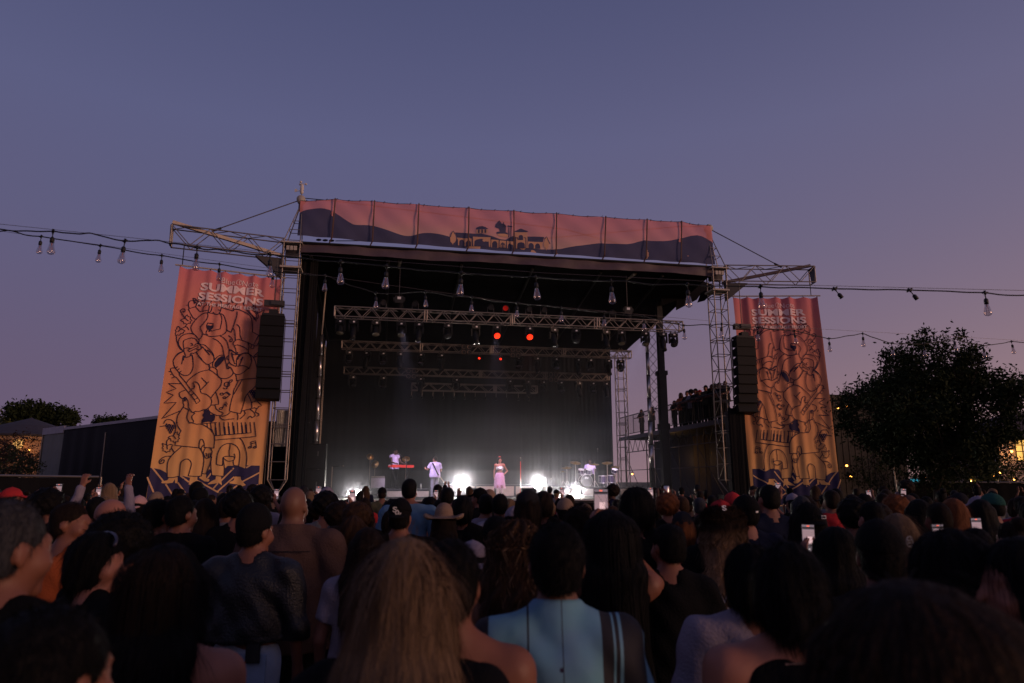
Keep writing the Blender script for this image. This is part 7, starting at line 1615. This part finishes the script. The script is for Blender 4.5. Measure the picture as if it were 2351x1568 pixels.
part(gl, 'glasses', mat('thin_glasses', (.1, .08, .08), .15, .3), lambda m: [m.path([(x + .022 * math.cos(t), .118, 1.645 + .018 * math.sin(t)) for t in np.linspace(0, 6.3, 12)], .0025, 5) for x in (-.032, .032)], world=False)
gl.children[-1].location = (.10, -.02, -.03); gl.children[-1].rotation_euler = (0, 0, -1.15)
fg('person with big curly dark hair between the profile woman and the man in pink', 285, 1172, 3.4, hair=('afro', 'black'), hairw=1.12, female=True)
fg('man with short black hair and pale pink shirt near the larger banner', 365, 1145, 5.2, hair=('short', 'black'), skin=1, top=('pink', dict(loose=.015)), head=(-.35, 0))
fg('man with short black hair in black collared shirt beside the man in pink', 420, 1138, 5.1, hair=('short', 'black'), skin=1, top=('black', dict(collar=.02)), head=(-.4, 0), wide=.015)
fg('person in red cap at the far left of the crowd, peak to the right', 32, 1117, 8.0, hat=('cap', 'fwd', 'red'), yaw=-1.2)
fg('person in red cap cut by the left picture edge', 3, 1130, 8.6, hat=('cap', 'fwd', 'red'), yaw=-.8)
fg('person with round afro in profile, far left', 118, 1119, 6.4, hair=('afro', 'black'), head=(-1.0, 0), skin=1, yaw=-.3)
fg('person in white lace sleeves with both fists raised', 226, 1140, 7.0, arms=('up', 'up'), top=('white', dict(sleeve=1.9)), hair=('short', 'black'), hands=True, grip=(1, 1), res=.011)
ph1 = fg('person holding up a bright phone by the red caps', 80, 1142, 8.0, arms=('down', 'phonehi'), hair=('short', 'black'), hands=True, res=.012)
phone_at('bright phone held up at the far left below the fence', ph1, 'phonehi', 1, .155, 0, 2.0)
fg('person in pale pink cap by the foot of the larger banner', 322, 1136, 8.0, hat=('cap', 'back', 'pink'))
fg('person in beige bucket hat by the foot of the larger banner', 361, 1130, 9.2, hat=('beanie', 'b', 'cream'))
fg('tall short haired person in front of the banner feet', 455, 1105, 9.2, hair=('short', 'black'))
fg('person in dark beanie before the larger banner', 462, 1120, 8.2, hat=('beanie', 'b', 'black'))
fg('man with faded short haircut and shirt collar below the larger banner', 524, 1139, 7.0, hair=('short', 'dark'), skin=1, top=('grey', dict(collar=.02)))
fg('woman with straight dark hair behind the man in black shirt', 474, 1145, 6.4, hair=('long', 'dark'), female=True)
fg('person with broad black hair left of the leather jacket', 551, 1121, 6.3, hair=('afro', 'black'), hairw=.95)
# --- leather jacket and brown shirt
lj = fg('man in black leather jacket, dark cap and light jeans', 590, 1152, 4.0, hair=('short', 'black'), hat=('beanie', 'b', 'black'), skin=1, top=('leather', dict(sleeve=2, loose=.03, hem=1.07, fold=.008)), pants='jeans', head=(-.35, 0), wide=.02, fat=.01, res=.0125)
part(lj, 'back_pocket', mat('cloth_jeans_pocket', (.30, .39, .55), .9, 0, .2, 20), lambda m: m.box((.09, -.150, .94), (.15, .016, .16)), world=False)
jp = thing('smartphone', 'dark phone tucked into the back pocket of light jeans', 'phone', lj.location + Vector((.10, -.175, 1.02)), .1); part(jp, 'case', M_PLASTIC, lambda m: m.box(lj.location + Vector((.10, -.175, 1.02)), (.075, .01, .10))); part(jp, 'screen', M_LENS, lambda m: m.box(lj.location + Vector((.10, -.181, 1.02)), (.068, .001, .09)))
bm_ = fg('broad bald man in brown long sleeved shirt', 677, 1118, 4.7, hair=None, skin=2, top=('brown', dict(sleeve=1.95, collar=.035, loose=.015, hem=.80, fold=.006)), fat=.042, wide=.055, res=.0125, pants='black')
part(bm_, 'yoke_seam', cloth('charcoal'), lambda m: m.box((0, -.172, 1.385), (.34, .006, .005)), world=False)
part(bm_, 'back_pleat', cloth('brown'), lambda m: m.box((0, -.178, 1.16), (.05, .02, .42)), world=False)
fg('person in white head scarf before the left stage lamps', 752, 1117, 9.0, hat=('beanie', 'b', 'white'), hair=('long', 'dark'), hairlen=.3)
ph2 = fg('person holding up a phone before the left stage lamps', 778, 1150, 6.7, arms=('down', 'phonehi'), hands=True, res=.012, grip=(0, 1), hair=('afro', 'dark'), skin=1)
phone_at('phone held up before the left stage lamps', ph2, 'phonehi', 1)
fg('woman with wavy brown hair right of the brown shirt', 812, 1186, 4.9, hair=('long', 'brown'), female=True, wave=.4)
fg('person in white tee with bare arm between brown shirt and blond hair', 846, 1212, 4.0, hair=('long', 'dark'), female=True, top=('white', dict(loose=.015)), skin=1)
fg('person with curly rim lit hair near the left stage lamps', 822, 1150, 6.2, hair=('afro', 'brown'), skin=1)
fg('person in bright magenta top mostly hidden by the brown shirt', 770, 1208, 5.4, hair=('bob', 'dark'), top=('magenta', dict()))
sx_p = fg('person in backwards black ball cap with white letter emblem', 920, 1141, 5.3, hat=('cap', 'back', 'black'), top=('black', dict(sleeve=.7, loose=.03)), wide=.03, fat=.02)
tmb = MB()
for ch, (x, z) in zip('Sox', ((-.018, 1.712), (-.002, 1.690), (.014, 1.668))):
    text_mesh(tmb, lambda s, t: Vector((x + (s - .5) * .034, -.128 + (z + (t - .5) * .042 - 1.69) * -.35, z + (t - .5) * .042)), ch, .03)
tmb.build('cap_emblem', M_TAG, sx_p, False, world=False)
fg('tall man in blue denim shirt in front of the stage', 941, 1099, 8.2, hair=('short', 'black'), top=('denim', dict(sleeve=1.9, collar=.01, loose=.02)), wide=.05, skin=1)
bl = fg('woman with long blond hair filling the centre foreground', 930, 1238, 1.72, hair=('long', 'blond'), female=True, hairlen=.70, hairw=1.0, top=('black', dict(loose=.01)), skin=0, fz=9000)
strands(bl, HAIR['blond'], 900, 11, .70, 1.0, .0012); strands(bl, HAIR['brown'], 700, 12, .70, 1.01, .0012); strands(bl, HAIR['dark'], 800, 13, .70, 1.0, .0012)
fg('dark ponytailed woman with bare shoulder beside the blond hair', 1036, 1236, 2.05, hair=('pony', 'black'), female=True, top=('black', dict(tank=True, sleeve=0)), skin=1, head=(-.1, 0))
c3 = fg('woman with long wavy brown hair left of the blue shirt', 1188, 1196, 2.95, hair=('long', 'brown'), female=True, hairlen=.50, hairw=1.12, wave=1.0, top=('black', dict(tank=True, sleeve=0)), skin=1)
strands(c3, HAIR['brown'], 300, 5, .52, 1.14, wave=1.0); strands(c3, HAIR['blond'], 50, 6, .5, 1.16, wave=1.0)
# --- man in the blue and black shirt
M_BLUE = bpy.data.materials.new('blue_shirt_black_panel'); M_BLUE.use_nodes = True; t = M_BLUE.node_tree; b = t.nodes['Principled BSDF']; b.inputs['Roughness'].default_value = .85
tcn = t.nodes.new('ShaderNodeTexCoord'); sxn = t.nodes.new('ShaderNodeSeparateXYZ'); t.links.new(tcn.outputs['Object'], sxn.inputs[0])
mrn = t.nodes.new('ShaderNodeMapRange'); mrn.inputs[1].default_value = -.40; mrn.inputs[2].default_value = .40; t.links.new(sxn.outputs['X'], mrn.inputs[0])
rpn = t.nodes.new('ShaderNodeValToRGB'); rpn.color_ramp.interpolation = 'CONSTANT'; t.links.new(mrn.outputs[0], rpn.inputs[0])
BLUE_, BK_ = (.15, .34, .48, 1), (.014, .014, .022, 1)
seq = [(-.40, BK_), (-.215, BLUE_), (-.098, BK_), (-.093, BLUE_), (.004, BK_), (.009, BLUE_), (.122, BK_), (.158, BLUE_), (.163, BK_), (.178, BLUE_), (.186, BK_), (.258, BLUE_)]
cr2 = rpn.color_ramp; cr2.elements[0].position = 0; cr2.elements[0].color = BK_; cr2.elements[1].position = (seq[1][0] + .4) / .8; cr2.elements[1].color = BLUE_
for x_, c_ in seq[2:]: cr2.elements.new((x_ + .4) / .8).color = c_
wv = t.nodes.new('ShaderNodeTexNoise'); wv.inputs['Scale'].default_value = 7; t.links.new(tcn.outputs['Object'], wv.inputs[0])
mul = t.nodes.new('ShaderNodeMix'); mul.data_type = 'RGBA'; mul.blend_type = 'MULTIPLY'; mul.inputs[0].default_value = .35; t.links.new(rpn.outputs[0], mul.inputs[6]); t.links.new(wv.outputs['Color'], mul.inputs[7]); t.links.new(mul.outputs[2], b.inputs['Base Color'])
bpn = t.nodes.new('ShaderNodeBump'); bpn.inputs['Strength'].default_value = .35; bpn.inputs['Distance'].default_value = .03; t.links.new(wv.outputs['Fac'], bpn.inputs['Height']); t.links.new(bpn.outputs[0], b.inputs['Normal'])
bs_ = fg('man in pale blue collared shirt with black striped panel, centre front', 1277, 1198, 2.25, hair=('short', 'black'), skin=2, top=('blue', dict(collar=.045, loose=.014, sleeve=.8, fold=.006)), fat=.008, wide=.0, res=.0105, hairw=1.06)
for ch_ in bs_.children:
    if ch_.name.startswith('shirt'): ch_.material_slots[0].material = M_BLUE
for z_ in (1.38, 1.31, 1.18): part(bs_, 'printed_dot', M_INK, lambda m: m.lathe([(0, 0), (.007, .0)], (.0, -.175, z_), 8, Matrix.Rotation(R(90), 3, 'X')), world=False)
# --- behind him
fg('person in beige cowboy hat below the bright centre lamp', 1020, 1150, 6.2, hat=('cowboy', 'f', 'cream'), hair=('long', 'dark'))
fg('short haired person under the brightest lamp', 1028, 1120, 9.0)
fg('person raising a phone right under the brightest lamp', 1062, 1138, 6.6, arms=('phonehi', 'down'), hands=True, res=.012, hair=('bob', 'black'))
fg('person in glossy dark cap left of the singer\'s feet', 1101, 1118, 9.4, hat=('cap', 'fwd', 'black'), yaw=.9)
fg('person in tan hat just left of the singer', 1124, 1124, 10.2, hat=('beanie', 'b', 'cream'))
fg('dark haired person with pale collar below the singer, first of two', 1116, 1136, 7.6, top=('white', dict(collar=.02)))
fg('dark haired person below the singer, second of two', 1148, 1136, 7.4, top=('slate', dict()))
fg('person in white backwards ball cap below the singer', 1180, 1160, 6.2, hat=('cap', 'back', 'white'))
fg('broad dark head between the wavy hair and the singer', 1141, 1184, 4.4, hair=('short', 'black'), hairw=1.15, wide=.03, fat=.02)
fg('person in dark hood tall before the right lamp', 1212, 1122, 5.3, hat=('beanie', 'b', 'charcoal'), hair=('bob', 'dark'), top=('charcoal', dict(collar=.05, sleeve=1.9, loose=.03)))
fg('person with dark hair and lit fringe right of the hooded head', 1247, 1128, 7.4, hair=('bob', 'dark'))
fg('person in tan cap below the low drum lamp', 1297, 1141, 7.0, hat=('cap', 'fwd', 'cream'))
fg('person with tight curly hair left of the big phone', 1330, 1160, 5.4, hair=('afro', 'dark'), skin=2)
fg('person in white brimmed cap left of the wavy hair', 1084, 1232, 3.7, hat=('cap', 'back', 'white'), hair=('short', 'black'), head=(.6, 0))
c6 = fg('woman with long black hair filming with both arms raised', 1400, 1172, 3.55, hair=('long', 'black'), female=True, hairlen=.66, hairw=1.25, arms=('film', 'film'), hands=True, grip=(1, 1), res=.0095, top=('black', dict(tank=True, sleeve=0)), skin=1)
strands(c6, HAIR['black'], 240, 8, .66, 1.27)
phone_at('large phone filming the stage, held by the long haired woman', c6, 'film', 0, .165, 0, 1.0, .155)
# --- right group
fg('person with large dark rounded hair left of the short haired man', 1459, 1120, 5.0, hair=('bob', 'black'), hairw=1.2)
fg('man with short black hair and black tee, right of the filming woman', 1533, 1201, 3.8, hair=('short', 'black'), skin=1, top=('black', dict(loose=.025)), head=(.35, 0), hairw=1.05)
w3 = fg('woman in red cap with ombre blond hair and black printed tee', 1652, 1141, 4.7, hat=('cap', 'fwd', 'red'), hair=('long', 'ombre'), female=True, hairlen=.43, hairw=1.0, wave=.2, fz=9000, top=('black', dict(loose=.03, sleeve=.8)), res=.013)
strands(w3, HAIR['ombre'], 900, 21, .45, 1.22, .0018, wave=1.4)
tmb = MB(); text_mesh(tmb, lambda s, t: Vector((-.012 + (s - .5) * .03, -.130 + (t - .5) * .012, 1.745 + (t - .5) * .034)), 'S', .03); tmb.build('cap_emblem', M_TAG, w3, False, world=False)
tmb = MB(); text_mesh(tmb, lambda s, t: Vector(((s - .5) * .30, -.188 - .012 * math.cos((s - .5) * 3), 1.155 + t * .075)), 'WAVE', .0)
vs_ = [Vector(v) for v in tmb.v]; tmb.build('printed_word', mat('grey_shirt_print', (.42, .40, .46), .8), w3, False, world=False)
tmb = MB(); text_mesh(tmb, lambda s, t: Vector(((s - .5) * .27 * .9, -.1915 - .012 * math.cos((s - .5) * 3), 1.162 + t * .061)), 'WAVE', -.02); tmb.build('printed_word_inner', cloth('black'), w3, False, world=False)
part(w3, 'printed_line', MATS['grey_shirt_print'], lambda m: [m.box((-.11 + i * .022, -.199, 1.13), (.014, .002, .018)) for i in range(11)], world=False)
cp_ = fg('man in black fitted ball cap and navy tee beside the red cap', 1708, 1133, 5.4, hat=('cap', 'fwd', 'black'), skin=0, top=('navy', dict(loose=.02)), head=(.5, 0), wide=.02, fat=.02)
part(cp_, 'cap_emblem', M_TAG, lambda m: m.box((.052, -.108, 1.668), (.024, .006, .014), m=Matrix.Rotation(.5, 3, 'Z')), world=False)
fg('person in red ball cap half hidden behind the black fitted cap', 1680, 1128, 7.0, hat=('cap', 'fwd', 'red'))
r5 = fg('woman with full black bob and tattooed nape, near right', 1806, 1247, 2.12, hair=('bob', 'black'), female=True, hairw=1.0, top=('black', dict(tank=True, sleeve=0, loose=.02)), skin=0, head=(-.45, 0), wide=.03, fat=.02)
patch(r5, [(-.07, -.098, 1.455), (.02, -.103, 1.462), (.03, -.108, 1.435), (-.05, -.108, 1.425)], [(0, 1, 2, 3)], mat('faded_tattoo', (.16, .10, .10), .6, 0, .6, 30), 'tattoo')
fg('woman in white ribbed top between the black tee and the black bob', 1716, 1250, 2.75, hair=('bob', 'black'), female=True, top=('white', dict(sleeve=.75, fold=.005)), skin=1, wide=.03, fat=.03)
cn0 = fg('person with reddish curly hair lifting a silver can', 1530, 1130, 7.8, hair=('afro', 'red'), arms=('down', 'phonehi'), hands=True, res=.012, grip=(0, 1))
can = Vector(cn0.location) + Vector((.07, .30, 1.84)) * cn0.scale[0]; cn_ = thing('drink_can', 'silver drink can lifted beside reddish curly hair', 'can', can); part(cn_, 'can', M_CHROME, lambda m: m.lathe([(0, -.06), (.03, -.058), (.033, -.05), (.033, .05), (.027, .06), (0, .06)], can, 14), True); part(cn_, 'lid', M_STEEL, lambda m: m.lathe([(.027, .061), (0, .062)], can, 14))
fg('person in brown hair cap shape under the pulley headed tower', 1565, 1139, 8.4, hair=('short', 'brown'))
fg('person with grey short hair under the pulley headed tower', 1604, 1142, 8.8, hair=('short', 'grey'))
fg('person in dark maroon hood left of the red cap', 1565, 1172, 5.6, hat=('beanie', 'b', 'charcoal'), hair=('bob', 'red'), top=('red', dict(loose=.02)))
sq = fg('person in black cap with small white square emblem', 1850, 1146, 4.7, hat=('cap', 'back', 'black'), hair=('long', 'black'), hairlen=.5)
part(sq, 'cap_emblem', M_TAG, lambda m: [m.box((.055, -.128, 1.70), (.030, .004, .022)), ], world=False); part(sq, 'emblem_inset', cloth('black'), lambda m: m.box((.055, -.1305, 1.70), (.020, .003, .012)), world=False)
ph4 = fg('person holding a phone in both hands right of the square emblem cap', 1915, 1210, 3.75, arms=('phone', 'phone'), hands=True, grip=(0, 0), res=.0095, hair=('long', 'black'), female=True, hairw=1.15, skin=0)
phone_at('phone held in both hands below the mirrored banner', ph4, 'phone', 0, .155, .03, .5, .16)
x1 = fg('person in dark cap with round sad face badge', 2010, 1179, 2.75, hat=('cap', 'fwd', 'black'), hair=('short', 'black'), skin=1, top=('black', dict(loose=.02)), head=(-.35, 0), wide=.02)
bc = Vector((.050, -.122, 1.715)); rb = Matrix.Rotation(.45, 3, 'Z') @ Matrix.Rotation(R(90), 3, 'X'); M_BADGE = mat('pale_badge_ink', (.36, .36, .38), .6)
def ring(c2, r2, a0=0, a1=6.3, n=18): return [bc + rb @ Vector((c2[0] + r2 * math.cos(t), c2[1] + r2 * math.sin(t), .006)) for t in np.linspace(a0, a1, n)]
part(x1, 'sad_face_badge', M_BADGE, lambda m: [m.path(ring((0, 0), .019), .0013, 5), m.path(ring((0, -.012), .009, .5, 2.64, 8), .0013, 5), m.path(ring((-.007, .006), .003), .0014, 5), m.path(ring((.007, .006), .003), .0014, 5)], world=False)
x2 = fg('woman in profile facing left with black hair at the right edge', 2330, 1236, 2.0, yaw=.7, head=(.8, 0), hair=('long', 'black'), skin=0, female=True, hairw=.95)
x3 = fg('nearest dark head with golden hair edges at the bottom right', 2078, 1340, .98, hair=('long', 'dark'), female=True, hairw=1.3, hairlen=.6)
strands(x3, HAIR['dark'], 500, 31, .6, 1.33, .0012); strands(x3, HAIR['brown'], 160, 32, .6, 1.34, .0012)
fg('broad dark head right of the sad face badge', 2172, 1218, 2.15, hair=('bob', 'black'), hairw=1.2, wide=.03)
fg('woman with straight golden brown hair right of the sad face badge', 2056, 1180, 4.3, hair=('long', 'blond'), female=True)
fg('woman with long reddish brown hair before the right fence', 2184, 1145, 6.0, hair=('long', 'red'), female=True, hairlen=.5)
fg('person in dark green cap before the right fence', 2272, 1130, 7.0, hat=('cap', 'fwd', 'green'), yaw=.7)
fg('person in white cap facing the green cap', 2242, 1137, 7.6, hat=('cap', 'fwd', 'white'), yaw=.9)
ph5 = fg('person holding a dark phone upright at the right', 2234, 1212, 4.0, arms=('phone', 'phone'), hands=True, res=.0095, hair=('short', 'black'), skin=1, grip=(0, 0))
phone_at('dark phone held upright at the right with pale picture', ph5, 'phone', 0, .15, 0, .5, .17)
ph6 = fg('person holding a phone at the right edge of the crowd', 2318, 1196, 4.6, arms=('phone', 'phone'), hands=True, res=.011, hair=('bun', 'dark'), skin=0)
phone_at('dark phone at the right edge of the crowd', ph6, 'phone', 0, .15, 0, .15, .17)
fg('man in red patterned shirt at the foot of the mirrored banner', 1906, 1124, 8.0, hair=('short', 'dark'), skin=1, top=('red', dict(collar=.02)))
fg('short haired person left of the golden brown hair', 1998, 1151, 5.2, hair=('short', 'black'), skin=0)
fg('person with curly auburn hair and pink scarf', 2052, 1134, 7.0, hair=('afro', 'red'), top=('lilac', dict(collar=.06)))
fg('person in brown beanie right of the auburn curls', 2082, 1138, 7.3, hat=('beanie', 'b', 'brown'))
fg('person with long straight black hair right of centre of the right crowd', 2106, 1147, 6.0, hair=('long', 'black'), female=True)
fg('person with short dark hair before the reddish brown hair', 2150, 1154, 5.5, hair=('short', 'dark'))
fg('person with smooth blond grey hair by the foot of the mirrored banner', 1838, 1139, 7.6, hair=('long', 'grey'), female=True)
fg('person in dark wide afro in front of the mirrored banner', 1955, 1140, 5.8, hair=('afro', 'black'))
ph7 = fg('person in white cap filming below the mirrored banner', 1818, 1131, 9.4, hat=('cap', 'back', 'white'), arms=('phonehi', 'down'), res=.016)
phone_at('small lit phone below the mirrored banner', ph7, 'phonehi', -1, .155, 0, .9)

for i, (x_, y_, d_, hr_) in enumerate(((185, 1136, 9.6, 'short'), (610, 1138, 10.5, 'bob'), (705, 1136, 9.0, 'short'), (988, 1132, 11.0, 'afro'), (1285, 1136, 10.0, 'short'), (1495, 1138, 9.2, 'bob'), (1770, 1138, 10.4, 'short'), (2095, 1140, 9.4, 'short'), (2010, 1140, 11.0, 'bob'))):
    wh = ('near the raised white sleeves', 'left of the bald man', 'right of the bald man', 'below the bass player', 'below the low drum lamp', 'below the roof mast', 'left of the mirrored banner', 'before the oak trunk', 'before the slatted wall')[i]
    who = fg('person with %s dark hair lifting a small lit phone %s' % ({'short': 'short', 'bob': 'bobbed', 'afro': 'curly'}[hr_], wh), x_, y_ + 8, d_, arms=('down', 'phonehi'), hands=True, grip=(0, 1), res=.014, hair=(hr_, 'black'))
    phone_at('small lit phone held up %s' % wh, who, 'phonehi', 1, .15, rng.uniform(-.1, .1), rng.uniform(.5, 1.4))
# --- the rest of the crowd: copies of a few people, each with its own clothes and hair colour
FP = [('short black hair', dict(hair=('short', 'black'))), ('long dark hair', dict(hair=('long', 'dark'), female=True)), ('a dark bob', dict(hair=('bob', 'black'), female=True)), ('a curly afro', dict(hair=('afro', 'black'))), ('a ball cap', dict(hat=('cap', 'fwd', 'black'))), ('a backwards cap', dict(hat=('cap', 'back', 'charcoal'))), ('a top bun', dict(hair=('bun', 'dark'), female=True)), ('a beanie', dict(hat=('beanie', 'b', 'charcoal'))), ('a ponytail', dict(hair=('pony', 'brown'), female=True)), ('arms raised with a phone', dict(hair=('short', 'dark'), arms=('phonehi', 'phonehi')))]
fproto = []
for nm, k in FP: o = person('x', (0, 0, 0), 1.765, res=.02, **k); fproto.append([nm, o, False])
def region(fx):
    for lim, nm in ((150, 'before the left fence'), (335, 'before the marquee'), (610, 'before the larger banner'), (740, 'below the vaned tower'), (900, 'below the keyboard'), (1110, 'below the bassist'), (1260, 'below the singer'), (1430, 'below the drums'), (1700, 'below the balcony'), (1935, 'before the mirrored banner'), (2080, 'before the slatted wall'), (9999, 'before the oak')):
        if fx < lim: return nm
FILL = []
rf_ = random.Random(99)
cnt = 0; tries = 0
bands = [(6.4, 9.5, 46), (9.5, 13.5, 54), (13.5, 24.5, 74)]
for lo_, hi_, n in bands:
    c_ = 0
    while c_ < n and tries < 6000:
        tries += 1; d = rf_.uniform(lo_, hi_); fx = rf_.uniform(-30, 2380); p = P(fx, 1105, d)
        if any((p.x - q[0]) ** 2 + (p.y - q[1]) ** 2 < .5 ** 2 for q in OCC): continue
        if d > 25.0: continue
        OCC.append((p.x, d)); c_ += 1; k = rf_.choice((0, 0, 0, 1, 1, 2, 2, 3, 4, 4, 5, 6, 7, 8, 9, 9)) if d > 9 else rf_.choice((0, 0, 1, 1, 2, 3, 4, 5, 8))
        FILL.append((d, fx, k, rf_.choice(('black', 'black', 'black', 'charcoal', 'charcoal', 'navy', 'navy', 'grey', 'white', 'olive', 'red', 'brown')), rf_.choice(('black', 'black', 'dark', 'dark', 'brown', 'blond')), rf_.choice((1, 1, 2, 2, 3)), min(1.62 if 780 < fx < 1440 and d < 13 else 1.86, max(1.5, rf_.gauss(1.68, .08))), p.x))
labs = {}
items = []
for f in FILL:
    d, fx, k, tp_, hc_, sk_, hg, x = f; nm = fproto[k][0]
    if nm == 'long dark hair': nm = 'long %s hair' % hc_.replace('dark', 'dark brown')
    key = '%s person, %s, %s top, %s' % ('near-row' if d < 9.5 else 'middle-row' if d < 13.5 else 'far-row', nm, tp_, region(fx))
    labs.setdefault(key, []).append(f); items.append((key, f))
for key, fs in labs.items():
    fs.sort(key=lambda f: f[1])
for key, f in items:
    d, fx, k, tp_, hc_, sk_, hg, x = f; pr_ = fproto[k]
    o = copy_tree(pr_[1]) if pr_[2] else pr_[1]; pr_[2] = True
    o.location = (x, d, 0); s = hg / 1.765; o.scale = (s, s, s); o.rotation_euler = (0, 0, (rf_.uniform(-.4, .4) if rf_.random() < .7 else rf_.uniform(-1.5, 1.5)) + math.atan2(x, d) * -.6)
    n = len(labs[key]); lab = key if n == 1 else key + ', %s from left' % ORD[labs[key].index(f)]
    props(o, lab, 'person', 'standing concert crowd')
    for ch_ in o.children:
        b0 = ch_.name.split('.')[0]
        if b0 == 'shirt': ch_.material_slots[0].material = cloth(tp_)
        elif b0 == 'hair': ch_.material_slots[0].material = HAIR[hc_]
        elif b0 == 'body': ch_.material_slots[0].material = SKIN[sk_]
for pr_ in fproto:
    if not pr_[2]:
        for c in list(pr_[1].children): bpy.data.objects.remove(c)
        bpy.data.objects.remove(pr_[1])

# ================================================================ THEATRICAL HAZE hanging over the stage
def fog(name, a0, a1, b0, b1, z0, z1, dens, g=.9):
    hz = MB(); sbox(hz, a0, a1, b0, b1, z0, z1); o = hz.build(name, None); props(o, kind='stuff')
    hm = bpy.data.materials.new('thin_' + name); hm.use_nodes = True; t = hm.node_tree; t.nodes.remove(t.nodes['Principled BSDF'])
    pv = t.nodes.new('ShaderNodeVolumePrincipled'); pv.inputs['Color'].default_value = (.86, .86, 1.0, 1); pv.inputs['Density'].default_value = dens; pv.inputs['Anisotropy'].default_value = g
    t.links.new(pv.outputs[0], t.nodes['Material Output'].inputs['Volume']); o.data.materials.append(hm)
fog('haze', -2.15, 13.3, -2.4, 9.6, 1.23, 9.0, .0034, .5)
fog('halo_smoke', -1.9, 13.1, .3, 9.4, 1.24, 4.6, .0030, .5)  # denser layers within the haze, added to give the lamps a halo
fog('halo_smoke', -1.6, 12.9, 1.0, 9.2, 1.25, 3.2, .004, .9)
fog('halo_smoke', -1.2, 12.6, 1.6, 9.0, 1.26, 2.4, .006, .9)
